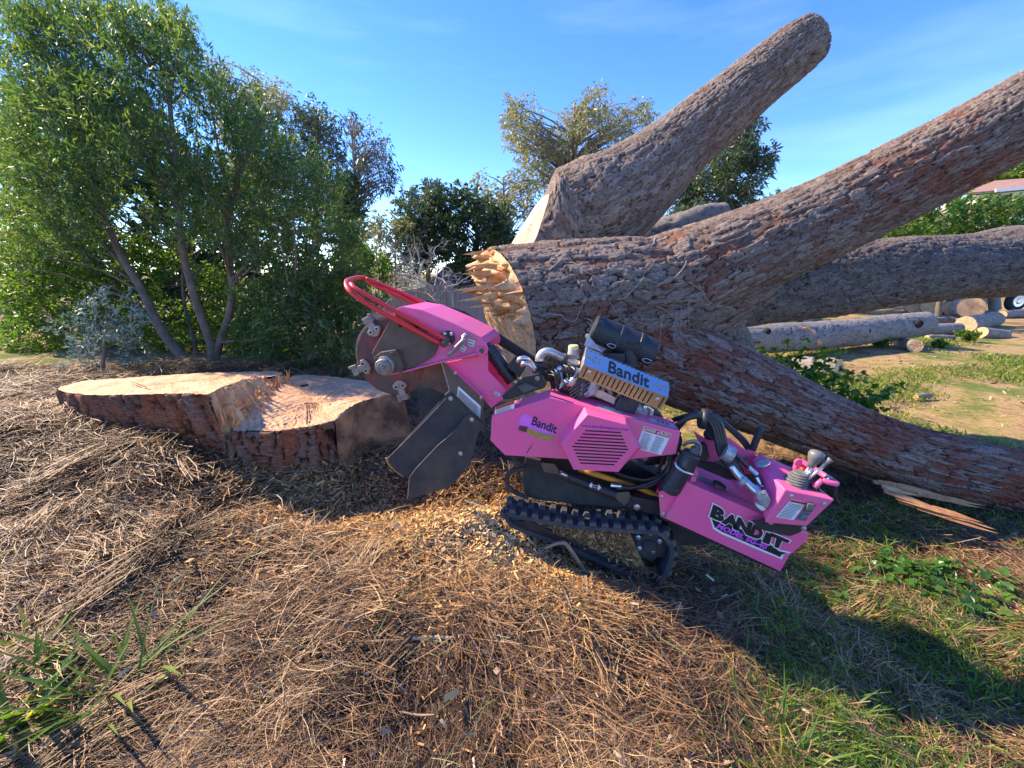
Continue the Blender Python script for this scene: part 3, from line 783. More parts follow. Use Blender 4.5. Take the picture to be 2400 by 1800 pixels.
i0 = (np.arange(rows - 1)[:, None] * nC + np.arange(nC)[None]).ravel(); j0 = (np.arange(rows - 1)[:, None] * nC + (np.arange(nC)[None] + 1) % nC).ravel()
fast('bark_collar', Wc.reshape(-1, 3), np.stack([i0, j0, j0 + nC, i0 + nC], 1), M_barkB, limbA, smooth=True, col=np.stack([m_, i_, h_], -1).reshape(-1, 3))
# long limb running out to the right
P, R = ax_pts(ZT, [(560, 930, 4.1, 300), (720, 890, 4.02, 322), (900, 812, 3.95, 282), (1190, 682, 3.9, 256), (1500, 530, 3.85, 258), (1760, 388, 3.8, 262), (2050, 225, 3.75, 262)])
bark_tube('limb', P, R, M_barkA, FT, res=.0105, cell=(.17, .034), amp=.024, seed=17, lump=.04)
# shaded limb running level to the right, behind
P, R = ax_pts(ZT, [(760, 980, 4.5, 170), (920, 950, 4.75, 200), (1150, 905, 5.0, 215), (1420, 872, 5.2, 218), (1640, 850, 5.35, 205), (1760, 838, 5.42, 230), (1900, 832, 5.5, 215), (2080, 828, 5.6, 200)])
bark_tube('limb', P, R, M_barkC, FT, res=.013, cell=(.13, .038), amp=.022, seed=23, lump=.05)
# limb lying down on the ground towards the right
P, R = ax_pts(ZT, [(480, 1090, 4.0, 330), (640, 1150, 3.85, 290), (840, 1232, 3.65, 262), (1100, 1352, 3.45, 226), (1400, 1462, 3.3, 208), (1700, 1540, 3.2, 205), (2000, 1600, 3.1, 205)])
limbD, dsurf, dlen = bark_tube('limb', P, R, M_barkD, FT, res=.0095, cell=(.22, .038), amp=.028, seed=31, lump=.05)
# prop limb below the crotch and pale limb end beyond
P, R = ax_pts(ZT, [(800, 1000, 4.3, 150), (850, 1080, 4.25, 124), (895, 1170, 4.2, 104), (930, 1240, 4.15, 96)])
bark_tube('limb', P, R, M_barkB, FT, res=.016, cell=(.12, .05), amp=.025, seed=41, lump=.06)
P, R = ax_pts(ZT, [(560, 790, 5.6, 120), (690, 735, 5.7, 115), (790, 695, 5.8, 95), (842, 680, 5.82, 60)])
bark_tube('limb', P, R, M_logbark, FT, res=.03, cell=(.2, .1), amp=.02, seed=43, lump=.08)
# peeled slab hanging under the lying limb
def slab(pts, name, m, parent, thick=.03):
    P_ = np.array([pt(*p) for p in pts]); return mk(name, prism(P_, np.array([.0, .05, thick])), m, parent, bevel=.004)
def torn_strip(spine, hw, name, m, parent, seed):
    rg_ = np.random.default_rng(seed); P_ = catmull([pt(*p) for p in spine], 26); W_s = np.interp(np.linspace(0, 1, 26), np.linspace(0, 1, len(hw)), hw)
    T_s, A_s, B_s = frames(P_, (0, 0, 1)); V = []
    for k in range(26):
        for q in np.linspace(0, 2 * math.pi, 9)[:-1]:
            r_ = W_s[k] * rg_.uniform(.7, 1.15); V.append(P_[k] + A_s[k] * math.cos(q) * r_ + B_s[k] * math.sin(q) * r_ * .4)
    F = [[i * 8 + j, i * 8 + (j + 1) % 8, i * 8 + 8 + (j + 1) % 8, i * 8 + 8 + j] for i in range(25) for j in range(8)] + [list(range(7, -1, -1)), list(range(200, 208))]
    return mk(name, (np.array(V), F), m, parent)
def shard_strip(spine, w, n, name, m, parent, seed):
    global rg
    keep = rg; rg = np.random.default_rng(seed); C_ = catmull([pt(*p) for p in spine], 60); parts = []
    for i in range(n):
        a_ = rg.uniform(0, .62); b_ = min(1, a_ + rg.uniform(.25, .6)); p, q = C_[int(a_ * 59)], C_[int(b_ * 59)]
        d = unit(q - p); s = unit(np.cross(d, [0, -.5, 1])); t = np.cross(d, s); ww = w * rg.uniform(.35, 1) * (1.15 - a_); L = np.linalg.norm(q - p)
        o_ = s * rg.normal(0, w * .45) + t * rg.normal(0, w * .2)
        P_ = [p - s * ww, p + s * ww * .8, p + t * ww * .7, p + d * L * .5 - s * ww * 1.1, p + d * L * .6 + s * ww, p + d * L * .5 + t * ww * .6, q]
        parts.append((np.array(P_) + o_, [[0, 1, 4, 3], [1, 2, 5, 4], [2, 0, 3, 5], [3, 4, 6], [4, 5, 6], [5, 3, 6], [0, 2, 1]]))
    rg = keep; return mk(name, join(*parts), m, parent)
M_torn = mat('torn_heartwood', (0.60, 0.28, 0.095), .75, c2=(0.26, 0.10, 0.04), scale=8, amount=(.35, .7), bump=.4, bscale=90)
shard_strip([(2050, 1132, 2.86), (2130, 1150, 2.84), (2230, 1172, 2.82), (2312, 1190, 2.82)], .035, 12, 'peeled_strip', M_torn, FT, 3)
shard_strip([(2056, 1138, 2.84), (2090, 1150, 2.8), (2150, 1160, 2.82)], .025, 6, 'peeled_strip', M_splinter, FT, 4)
# dead creeper stems on the bark
M_vine = mat('dry_creeper', (0.42, 0.33, 0.25), .8, c2=(0.28, 0.2, 0.15), scale=30)
for i in range(20):
    s = rg.uniform(.1, tlen * .72); q = rg.uniform(-.55, 1.15); dq = rg.choice([-1, 1]) * rg.uniform(.02, .10)
    pts_ = []
    for k in range(rg.integers(8, 18)):
        pts_.append(tsurf(s, q % (2 * math.pi), .006)); s += rg.uniform(.03, .07); dq += rg.normal(0, .05); q += dq * .6
        if s > tlen * .95: break
    if len(pts_) > 3: mk('creeper_stem', tube(pts_, np.linspace(rg.uniform(.004, .007), .002, len(pts_)), 5, sub=len(pts_) * 3), M_vine, FT, smooth=True)
for i in range(30):
    c = tsurf(rg.uniform(tlen * .50, tlen * .68), rg.uniform(-.5, .1) % (2 * math.pi), .01); d = rg.normal(0, 1, 3); d[1] = -abs(d[1]) * .5; d = unit(d)
    mk('creeper_stem', tube([c, c + d * .08 + [0, 0, -.01], c + d * .17 + [0, 0, -.05]], [.003, .002, .0012], 5, sub=9), M_vine, FT, smooth=True)
# separate strip of split wood on the ground beside the lying limb
spw = [(2062, 1150, 2.72), (2090, 1138, 2.74), (2110, 1165, 2.72), (2160, 1180, 2.68), (2240, 1200, 2.62), (2338, 1238, 2.5), (2290, 1230, 2.5), (2200, 1208, 2.56), (2120, 1190, 2.62), (2075, 1168, 2.68)]
o = shard_strip([(2066, 1152, 2.74), (2110, 1172, 2.72), (2180, 1192, 2.66), (2260, 1216, 2.58), (2338, 1238, 2.5)], .04, 14, 'split_wood_strip', M_torn, None, 5)
setp(o, 'long torn strip of orange wood on the ground beside the lying limb', 'wood strip')
# ------------------------------------------------------------------ the pink stump grinder
YAW = math.radians(9.0)
DX = np.array([math.cos(YAW), -math.sin(YAW), 0.0])      # along the machine, nose to rear
DN = np.array([math.sin(YAW), math.cos(YAW), 0.0])       # across the machine, away from the viewer
UP = np.array([0, 0, 1.0])
C0 = np.array([0, 1.95, 0.0])
def MW(uv, w):
    d = ray(*uv); o = np.array([0, 0, CAM_H])
    return o + d * ((np.dot(C0, DN) + w - np.dot(o, DN)) / np.dot(d, DN))
def side(Z, pts, w0, w1):
    return prism([MW(Z(*p), w0) for p in pts], DN * (w1 - w0))
def quadm(Z, pts, w):
    """four corners bl, br, tr, tl on the plane w"""
    return [MW(Z(*p), w) for p in pts]
def path(Z, pts):
    return [MW(Z(p[0], p[1]), p[2]) for p in pts]
def bolt(p, r, parent, name='bolt', m=None, n=6, h=0.008, dirn=None):
    d = -DN if dirn is None else dirn
    return mk(name, join(lathe(p, d, [(0, r * 1.45), (h * 0.3, r * 1.45)], 16), lathe(p, d, [(h * 0.3, r), (h, r), (h * 1.15, r * 0.8)], n)), m or M_chrome, parent)

G = empty('stump_grinder', tuple(np.array([0.55, 2.1, float(gz(0.55, 2.1))])), 'pink tracked stump grinder with red guard bar beside the fallen trunk', 'stump grinder')

# ---- cutter boom
boom = [(640, 440), (690, 418), (880, 450), (1210, 590), (1480, 725), (1530, 790), (1547, 840), (1540, 890), (1480, 903), (1090, 978), (760, 1062), (500, 1118), (455, 1010), (390, 880), (575, 545)]
bp_ = mk('boom_plate', side(Z1, boom, 0.12, 0.132), M_pinkdirt, G, bevel=0.002)
far_boom = [MW(Z1(*p), 0.12) + DN * 0.34 for p in boom]
mk('boom_plate', prism(far_boom, DN * 0.012), M_pinkdirt, G)
# top skin between the two side plates
top = [(640, 440), (690, 418), (880, 450), (1210, 590), (1480, 725), (1530, 790)]
tp = [MW(Z1(*p), 0.12) for p in top]
skin = []
for a, b in zip(tp[:-1], tp[1:]):
    nrm = unit(np.cross(b - a, DN)); nrm = nrm if nrm[2] > 0 else -nrm
    skin.append(prism([a + DN * 0.012, b + DN * 0.012, b + DN * 0.34, a + DN * 0.34], -nrm * 0.008))
mk('boom_top_skin', join(*skin), M_pink, G)
dirty = [(575, 545), (650, 470), (830, 555), (1050, 800), (1010, 905), (960, 945), (740, 1052), (500, 1110), (452, 1005), (392, 880)]
gp = mk('guard_plate', side(Z1, dirty, 0.104, 0.118), M_dirtyplate, G, bevel=0.002)
for x, y in ((672, 605), (838, 622)):
    mk('hole', lathe(MW(Z1(x, y), 0.103), -DN, [(0, 0.011), (0.0015, 0.011)], 14), M_hole, gp)
# folded lower lip of the boom plate
lip = [MW(Z1(*p), 0.075) for p in [(500, 1120), (740, 1068), (1090, 978), (1470, 888)]]
mk('boom_lip', join(*[prism([a, b, b + DN * 0.05, a + DN * 0.05], UP * 0.008) for a, b in zip(lip[:-1], lip[1:])]), M_pinkdirt, G, bevel=0.002)
# cutter wheel
wc = MW(Z1(605, 912), 0.27); wr = np.linalg.norm(MW(Z1(240, 912), 0.27) - wc)
wh = mk('cutter_wheel', lathe(wc - DN * 0.02, DN, [(0, wr * 0.55), (0, wr * 0.93), (0.004, wr * 0.985), (0.008, wr), (0.034, wr), (0.038, wr * 0.985), (0.04, wr * 0.5)], 64), M_wheel, G)
mk('wheel_rim', lathe(wc - DN * 0.014, DN, [(0, wr * 0.99), (0, wr * 1.006), (0.028, wr * 1.006), (0.028, wr * 0.99)], 64), M_rim, wh)
def tooth(ang):
    rad = DX * math.cos(ang) + UP * math.sin(ang); tan = np.cross(rad, DN); tan = -DX * math.sin(ang) + UP * math.cos(ang)
    c = wc - DN * 0.022
    def q(r, t, d=0.0): return c + rad * r + tan * t - DN * d
    out = []
    w1, w2 = 0.046, 0.020
    for k in range(9): out.append((wr * 0.72 - 0.028 * math.sin(math.pi * k / 8), -w1 + 2 * w1 * k / 8))
    outline = [(r, t) for r, t in out] + [(wr * 0.80, w1 * 0.98), (wr * 0.85, w2 * 1.1), (wr * 1.0, w2), (wr * 1.02, -w2), (wr * 0.85, -w2 * 1.1), (wr * 0.80, -w1 * 0.98)]
    o = mk('tooth_holder', prism([q(r, t) for r, t in outline], -DN * 0.026), M_tooth, wh, bevel=0.004)
    for s in (-1, 1):
        mk('pin', join(lathe(q(wr * 0.755, s * 0.022, 0.026), -DN, [(0, 0.0125), (0.003, 0.0125)], 16)), M_chrome, o)
        mk('pin_hole', lathe(q(wr * 0.755, s * 0.022, 0.029), -DN, [(0, 0.008), (0.0012, 0.008)], 12), M_hole, o)
    mk('carbide_tip', join(obox(q(wr * 1.05, 0.004, 0.012), rad * 0.018, tan * 0.026, DN * 0.016), obox(q(wr * 1.06, -0.026, 0.012), rad * 0.024, tan * 0.008, DN * 0.02)), M_tooth, o, bevel=0.003)
for a in (119, 201, 285, 15): tooth(math.radians(a))
# bearing
bq = [(410, 925), (470, 875), (620, 848), (640, 870), (705, 1030), (690, 1062), (500, 1122), (480, 1105)]
br_ = mk('bearing_flange', side(Z1, bq, 0.070, 0.104), M_dirtyplate, G, bevel=0.006)
bc = MW(Z1(525, 1010), 0.070)
k = 80 * 520 / 2212 / F_PX * 2.15
mk('bearing_cap', lathe(bc, -DN, [(0, k * 1.3), (0.012, k * 1.25), (0.016, k * 1.02), (0.020, k), (0.034, k), (0.038, k * .92), (0.036, k * .86), (0.036, k * .72), (0.040, k * .7), (0.042, k * .6), (0.038, k * .56), (0.038, k * .34), (0.046, k * .3), (0.046, 0.004)], 32), M_tooth, br_)
for x, y in ((600, 885), (672, 1050), (440, 935)):
    bolt(MW(Z1(x, y), 0.070), 0.011, br_, m=M_dirtyplate, h=0.014)
# red guard bar: double loop with cross bar
mainb = [(1098, 800, .085), (700, 590, .085), (300, 362, .085), (160, 250, .10), (136, 180, .16), (165, 152, .24), (280, 128, .40), (350, 152, .44), (620, 300, .44), (880, 408, .44), (1190, 582, .44)]
inner1 = [(1122, 742, .085), (760, 540, .085), (260, 258, .085), (180, 190, .12)]
inner2 = [(905, 385, .44), (700, 290, .44), (500, 205, .44), (330, 140, .42)]
lower2 = [(870, 420, .42), (600, 285, .42), (380, 190, .42), (330, 150, .42)]
gb = mk('guard_bar', tube(path(Z1, mainb), 0.0135, 10, sub=60), M_red, G, smooth=True)
mk('guard_rail', tube(path(Z1, inner1), 0.0115, 10, sub=24), M_red, gb, smooth=True)
mk('guard_rail', tube(path(Z1, inner2), 0.0115, 10, sub=24), M_red, gb, smooth=True)
mk('guard_rail', tube(path(Z1, lower2), 0.0100, 10, sub=24), M_red, gb, smooth=True)
fc = MW(Z1(1148, 730), 0.118)
fl = mk('pivot_flange', lathe(fc, -DN, [(0, 0.038), (0.014, 0.038), (0.018, 0.034), (0.018, 0.02), (0.03, 0.019)], 28), M_black, G)
for x, y in ((1182, 690), (1158, 788), (1118, 690)): bolt(MW(Z1(x, y), 0.100), 0.0065, fl)
mk('pivot_post', join(cyl(MW(Z1(1095, 805), 0.06), MW(Z1(1140, 745), 0.095), 0.017), ), M_dirtyplate, G, smooth=False)
# black drag link on the far side
cl = [(905, 384), (1290, 500), (1700, 778), (2080, 1020)]
hw = [38, 42, 46, 40]
L_, R_ = [], []
for i, (x, y) in enumerate(cl):
    a = np.array(cl[max(0, i - 1)]); b = np.array(cl[min(3, i + 1)]); t = unit(np.append(b - a, 0))[:2]; n2 = np.array([t[1], -t[0]])
    L_.append(tuple(np.array([x, y]) + n2 * hw[i])); R_.append(tuple(np.array([x, y]) - n2 * hw[i]))
head = [(880, 408), (868, 385), (880, 360)]
dl = mk('drag_link', side(Z1, head + L_ + R_[::-1], 0.50, 0.53), M_black, G, bevel=0.003)
bolt(MW(Z1(912, 387), 0.50), 0.013, dl, h=0.014)
mk('link_bracket', side(Z1, [(830, 410), (880, 370), (960, 440), (960, 480), (880, 445)], 0.45, 0.47), M_red, G)
# lower arm: two side plates and a floor
arm = [(1110, 980), (1545, 893), (1547, 1062), (1730, 1250), (1700, 1340), (1580, 1430), (1490, 1330), (1160, 1025)]
ar = mk('lower_arm_plate', side(Z1, arm, 0.14, 0.152), M_pink, G, bevel=0.002)
armf = [MW(Z1(*p), 0.14) + DN * 0.22 for p in arm]
mk('lower_arm_plate', prism(armf, DN * 0.012), M_pink, G)
fa, fb, fd = MW(Z1(1160, 1025), 0.152), MW(Z1(1490, 1330), 0.152), MW(Z1(1580, 1430), 0.152)
mk('lower_arm_floor', join(prism([fa, fb, fb + DN * 0.208, fa + DN * 0.208], UP * 0.01), prism([fb, fd, fd + DN * 0.208, fb + DN * 0.208], UP * 0.01)), M_pink, G)
flg = [MW(Z1(*p), 0.10) for p in [(1155, 1020), (1495, 1335)]]
mk('arm_flange', prism([flg[0], flg[1], flg[1] + DN * 0.04, flg[0] + DN * 0.04], UP * 0.006), M_pink, G)
for x, y in ((1222, 1080), (1480, 1325)): bolt(MW(Z1(x, y), 0.10), 0.006, ar)
pin = mk('pivot_pin', lathe(MW(Z1(1485, 860), 0.12), -DN, [(0, 0.026), (0.022, 0.026), (0.026, 0.023), (0.026, 0.015)], 24), M_pink, G)
mk('pin_end', lathe(MW(Z1(1485, 860), 0.094), -DN, [(0, 0.014), (0.003, 0.014)], 18), M_dirtyplate, pin)
mk('lock_lever', tube(path(Z1, [(1310, 745, .075), (1285, 775, .07), (1150, 905, .07)]), [0.011, 0.0125, 0.0125], 12, sub=12), M_tooth, G, smooth=True)
mk('lock_latch', tube(path(Z1, [(1330, 690, .11), (1300, 720, .10), (1310, 760, .08)]), 0.009, 10, sub=10), M_chrome, G, smooth=True)
for q, w in (([(1345, 800), (1400, 822), (1420, 765), (1350, 735)], 0.119), ([(1268, 855), (1310, 872), (1335, 830), (1285, 792)], 0.119), ([(1605, 1295), (1660, 1315), (1675, 1285), (1620, 1262)], 0.139)):
    label_plate('decal', quadm(Z1, q, w), G, lines=2)
# grey chip deflector with warning plate, hanging rubber flaps
df = mk('chip_deflector', side(Z1, [(1083, 972), (1162, 1022), (1503, 1342), (1492, 1582), (1470, 1572), (1165, 1258)], 0.098, 0.106), M_dirtyplate, G, bevel=0.001)
mk('deflector_edge', tube([MW(Z1(*p), 0.098) for p in ((1083, 972), (1165, 1258), (1120, 1300))], 0.004, 6), M_tooth, df)
label_plate('warning_plate', quadm(Z1, [(1237, 1310), (1470, 1535), (1478, 1412), (1250, 1208)], 0.098), G, head=0.22, lines=7, headm=M_white, base=M_silverdecal)
ch_ = mk('chute_wall', side(Z1, [(930, 995), (1085, 975), (1168, 1258), (1125, 1300), (870, 1180)], 0.20, 0.21), M_dirtyplate, G)
def flap(pts, w, edge, name):
    """a rubber flap that curls a little, traced outline, 9 mm thick"""
    o = mk(name, side(Z4, pts, w, w + 0.009), M_flap, G, bevel=0.003)
    mk('worn_edge', tube([MW(Z4(*p), w - 0.001) for p in edge], 0.0022, 6), M_tooth, o)
    return o
f1 = flap([(850, 240), (905, 205), (1165, 470), (1290, 590), (1200, 760), (390, 1260), (250, 1150), (150, 1010)], 0.085, [(860, 275), (500, 655), (150, 1005)], 'rubber_flap')
f2 = flap([(1120, 480), (1160, 475), (1295, 590), (1250, 700), (1160, 1050), (930, 1345), (390, 1512), (412, 1240), (490, 1130), (760, 845), (850, 772), (960, 670), (1085, 505)], 0.045, [(850, 772), (760, 845), (490, 1130), (412, 1240), (390, 1505)], 'rubber_flap')
mk('splinter_fringe', tube([MW(Z4(*p), 0.083) for p in ((130, 1000), (160, 1080), (240, 1160), (340, 1230))], [0.006, 0.004, 0.003, 0.003], 6), M_tan, f1)
for x, y in ((915, 280),): bolt(MW(Z4(x, y), 0.085), 0.0085, f1)
for x, y in ((1172, 535), (1035, 948)): bolt(MW(Z4(x, y), 0.045), 0.0085, f2)
f3 = mk('rubber_flap', side(Z4, [(860, 230), (650, 160), (520, 330), (560, 520), (700, 600), (850, 420)], 0.24, 0.25), M_flap, G)
# lift cylinder
hc = mk('lift_cylinder', join(cyl(MW(Z1(1550, 830), 0.25), MW(Z1(1790, 1160), 0.25), 0.037, 20), cyl(MW(Z1(1510, 775), 0.25), MW(Z1(1560, 845), 0.25), 0.021, 16)), M_black, G)
for a in ((1595, 890), (1700, 1035)):
    d = unit(MW(Z1(1790, 1160), 0.25) - MW(Z1(1550, 830), 0.25)); p = MW(Z1(*a), 0.25)
    mk('collar', lathe(p, d, [(0, 0.038), (0.002, 0.041), (0.018, 0.041), (0.02, 0.038)], 20), M_black, hc)
mk('valve_block', side(Z1, [(1730, 1020), (1800, 935), (1915, 1040), (1860, 1130)], 0.19, 0.27), M_black, G, bevel=0.004)
for pth in ([(1840, 975, .2), (1870, 940, .19), (1930, 935, .2), (1980, 985, .22), (2030, 1040, .22)], [(1880, 1010, .19), (1905, 985, .18), (1950, 1000, .18), (2010, 1060, .2)]):
    mk('hose_fitting', tube(path(Z1, pth), [0.012, 0.013, 0.013, 0.015, 0.012][:len(pth)], 10, sub=14), M_chrome, G, smooth=True)
mk('hydraulic_hose', tube(path(Z1, [(2030, 1010, .22), (2120, 1030, .24), (2190, 1110, .26), (2210, 1250, .28)]), 0.012, 8, sub=20), M_hose, G, smooth=True)
mk('hydraulic_hose', tube(path(Z1, [(2020, 1060, .2), (2110, 1090, .22), (2180, 1170, .24), (2200, 1270, .26)]), 0.011, 8, sub=20), M_hose, G, smooth=True)
cb = mk('pivot_bracket', side(Z1, [(1685, 1310), (1700, 1345), (1740, 1350), (2110, 1232), (2132, 1190), (2090, 1110), (2050, 1084), (1895, 1128)], 0.075, 0.089), M_black, G, bevel=0.003)
mk('bracket_hole', lathe(MW(Z1(2040, 1135), 0.0745), -DN, [(0, 0.0125), (0.0012, 0.0125)], 18), M_tooth, cb)
mk('bracket_rib', side(Z1, [(1840, 1215), (1920, 1180), (2050, 1230), (1900, 1280)], 0.060, 0.075), M_engine, cb)
bolt(MW(Z1(1715, 1320), 0.075), 0.006, cb, m=M_black)
# arm decal on the far plate
q = quadm(Z1, [(1560, 800), (1740, 930), (1690, 850), (1560, 765)], 0.43)
label_plate('decal', q, G, head=0.35, lines=3)

# ---- engine cover (side shroud) with louvred bulge
cov = [(138, 1085), (715, 900), (1060, 986), (2022, 1240), (1980, 1468), (1500, 1522), (890, 1518), (270, 1480), (122, 1332)]
ec = mk('engine_cover', side(Z2, cov, 0.035, 0.20), M_pink, G, bevel=0.006)
hb = [(1062, 992), (1470, 1096), (1640, 1400), (1440, 1590), (945, 1560), (808, 1292)]
ho = [(1092, 1072), (1480, 1172), (1592, 1405), (1400, 1645), (955, 1622), (828, 1368)]
hxb = [MW(Z2(*p), 0.036) for p in hb]; hxo = [MW(Z2(*p), -0.03) for p in ho]
bl_ = mk('louvred_bulge', loft(hxo, hxb), M_pink, G, bevel=0.003)
sl = [((1072, 1230), (1425, 1250)), ((1046, 1263), (1440, 1284)), ((1020, 1295), (1455, 1319)), ((993, 1327), (1470, 1353)), ((967, 1357), (1484, 1387)), ((940, 1388), (1498, 1418)), ((958, 1421), (1470, 1449)), ((973, 1455), (1443, 1479)), ((990, 1488), (1416, 1509)), ((1005, 1520), (1390, 1540)), ((1020, 1552), (1362, 1570))]
for (a, b) in sl:
    p, q = MW(Z2(*a), -0.0305), MW(Z2(*b), -0.0305); h = UP * 0.0030
    mk('louvre_slot', prism([p - h, q - h, q + h, p + h], -DN * 0.0015), M_hole, bl_)
text_on('lettering', 'www.banditchippers.com', quadm(Z2, [(1028, 1195), (1500, 1240), (1500, 1205), (1030, 1165)], -0.03), M_violet, G, bold=0.012)
# badge: name over a strip of chips
bq = quadm(Z2, [(420, 1240), (735, 1340), (775, 1255), (470, 1070)], 0.035)
mk('decal', side(Z2, [(430, 1090), (480, 1060), (545, 1110), (790, 1210), (760, 1280), (730, 1338), (470, 1255), (400, 1180)], 0.0342, 0.0355), M_orchid, G)
mk('decal', side(Z2, [(500, 1205), (560, 1225), (640, 1255), (765, 1275), (735, 1338), (600, 1310), (470, 1250)], 0.0325, 0.0338), M_tan, G)
mk('decal', side(Z2, [(415, 1178), (500, 1195), (478, 1250), (405, 1225)], 0.0325, 0.0338), M_brownink, G)
text_on('lettering', 'Bandit', quadm(Z2, [(530, 1170), (775, 1262), (800, 1180), (560, 1085)], 0.0335), M_ink, G, bold=0.018)
q = quadm(Z2, [(172, 1068), (362, 1008), (370, 930), (175, 998)], 0.035)
label_plate('warning_label', q, G, head=0.36, lines=4, words=None)
q = quadm(Z2, [(1575, 1408), (1825, 1472), (1932, 1262), (1655, 1182)], 0.035)
label_plate('danger_label', q, G, head=0.20, lines=16, cols=2, words=[('DANGER', .12, .46), ('PELIGRO', .60, .95)])
for a in (.03, .51):
    b = a + 0.075
    mk('warning_triangle', (np.array([lerpq(q, a, .84) , lerpq(q, b, .84), lerpq(q, (a + b) / 2, .96)]) - DN * 0.0045, [[0, 1, 2]]), M_white, G)
def topdecal(pts, word, dep):
    """silver decal on the sloping top of the cover"""
    a, b = MW(Z2(*pts[0]), 0.037), MW(Z2(*pts[1]), 0.037)
    zq = [a + DN * 0.03, b + DN * 0.03, b + DN * (0.03 + dep), a + DN * (0.03 + dep)]
    zq = [p + UP * 0.002 for p in zq]
    mk('decal', (np.array(zq), [[0, 1, 2, 3]]), M_silverdecal, G)
    e = lambda s, t: lerpq(zq, s, t)
    text_on('lettering', word, [e(.3, .25), e(.75, .25), e(.75, .85), e(.3, .85)], M_white if word == 'Bandit' else M_inkgrey, G, bold=0.02, lift=0.002)
topdecal([(1190, 1021), (1450, 1090)], 'Bandit', 0.06)
topdecal([(1730, 1163), (1990, 1232)], 'III', 0.06)
mk('paint_chip', side(Z2, [(385, 965), (430, 905), (448, 905), (400, 965)], 0.0335, 0.0345), M_silverdecal, G)
mk('scratch', side(Z2, [(482, 1455), (510, 1410), (556, 1352), (520, 1412), (490, 1455)], 0.0335, 0.0348), M_brownink, G)
for x, y in ((780, 825), (1890, 1128)): bolt(MW(Z2(x, y), 0.17), 0.008, ec, dirn=UP)

# ---- engine
ZE = zoomer(1240, 740, 400 / 2212)
def SH(x, y, w): return MW(ZE(x, y), w)
tA, tB = SH(742, 430, .175), SH(1815, 868, .175)
fA, fB = SH(708, 635, .085), SH(1805, 1060, .085)
lA, lB = SH(632, 790, .096), SH(1700, 1225, .096)
def on_plane(uv, a, b, c):
    n_ = np.cross(b - a, c - a); o_ = np.array([0, 0, CAM_H]); d_ = ray(*uv)
    return o_ + d_ * (np.dot(a - o_, n_) / np.dot(d_, n_))
tA = on_plane(ZE(742, 430), fA, fB, tB); lA = on_plane(ZE(632, 790), fA, fB, lB)
th_ = DN * 0.004
up_q = [fA, fB, tB, tA]; lo_q = [lA, lB, fB, fA]
ms = mk('muffler_shield', join(prism(up_q, th_ ), prism([lA, lB, fB, fA], th_), prism([tA, tB, tB + DN * .07, tA + DN * .07], -UP * .003)), M_stain, G)
mk('shield_end', prism([fB, tB, tB + DN * .07, lB + DN * .09, lB], DX * -.003), M_exhaust, ms)
mk('shield_end', prism([tA + DN * .02, fA + DN * .02, lA + DN * .03, lA + DN * .09, tA + DN * .09], DX * .003), M_exhaust, ms)
for i in range(17):
    s = 0.058 + i * 0.0545
    if i in (1, ): continue
    if i == 16: s = 0.955
    if i == 0: s = 0.045
    if i == 15: continue
    mk('vent_slot', sheet_on(lo_q, s, 0.12, s + 0.014, 0.90, 0.0012), M_hole, ms)
for s in (0.095, 0.915):
    p = lerpq(lo_q, s, 0.58); nn = unit(np.cross(lB - lA, fA - lA))
    mk('bolt', lathe(p, nn, [(0, 0.011), (0.004, 0.011), (0.005, 0.006)], 14), M_chrome, ms)
E = lambda a, b, c, d: [lerpq(up_q, a, c), lerpq(up_q, b, c), lerpq(up_q, b, d), lerpq(up_q, a, d)]
text_on('lettering', 'HOT', E(.03, .20, .38, .74), M_inkgrey, ms, bold=-0.006)
text_on('lettering', 'HOT', E(.83, .985, .32, .68), M_inkgrey, ms, bold=-0.006)
text_on('lettering', 'Bandit', E(.285, .77, .12, .86), M_ink, ms, bold=0.018)
mk('perforation', join(*[sheet_on(up_q, .05 + .055 * i, .955, .065 + .055 * i, .98, 0.0015) for i in range(17)]), M_hole, ms)
# air cleaner
ca, cb_ = MW(ZE(870, 170), 0.36), MW(ZE(1610, 480), 0.36)
ax = unit(cb_ - ca); Lc = np.linalg.norm(cb_ - ca); rc = 0.0775
prof = [(-0.022, rc * .7), (-0.02, rc * .92), (-0.012, rc * .98), (0.012, rc), (0.016, rc * .965), (Lc * .36, rc * .965), (Lc * .38, rc * 1.02), (Lc * .41, rc * 1.02), (Lc * .42, rc * .97), (Lc * .69, rc * .97), (Lc * .70, rc * 1.03), (Lc * .735, rc * 1.03), (Lc * .745, rc * .975), (Lc * .985, rc * .975), (Lc, rc * .93), (Lc + .008, rc * .8)]
ac = mk('air_cleaner', lathe(ca, ax, prof, 36), M_canister, G, smooth=False)
e1 = unit(-DN - ax * np.dot(-DN, ax)); e2 = np.cross(ax, e1)
for k in range(12):
    q = 2 * math.pi * k / 12
    r_ = e1 * math.cos(q) + e2 * math.sin(q); t_ = -e1 * math.sin(q) + e2 * math.cos(q)
    mk('cap_rib', obox(ca + ax * 0.0 + r_ * rc * .99, ax * .012, t_ * .008, r_ * .004), M_canister, ac)
for s, nm in ((.28, 'clip'), (.88, 'clip')):
    p = ca + ax * Lc * s; a_ = math.radians(35)
    rd = e1 * math.cos(a_) - UP * math.sin(a_); rd = unit(rd - ax * np.dot(rd, ax)); tt = np.cross(ax, rd)
    base = p + rd * (rc + .004)
    mk(nm, tube([base + tt * .012, base + ax * .02 + tt * .014, base + ax * .034, base + ax * .03 - tt * .012, base + ax * .004 - tt * .012, base - ax * .012 + tt * .004, base + tt * .012], 0.0022, 6, sub=24), M_chrome, ac, smooth=True)
mk('cleaner_bracket', join(prism([SH(715, 385, .26), SH(765, 245, .3), SH(810, 350, .3), SH(1000, 430, .3), SH(950, 470, .26)], DN * .004)), M_alu, G)
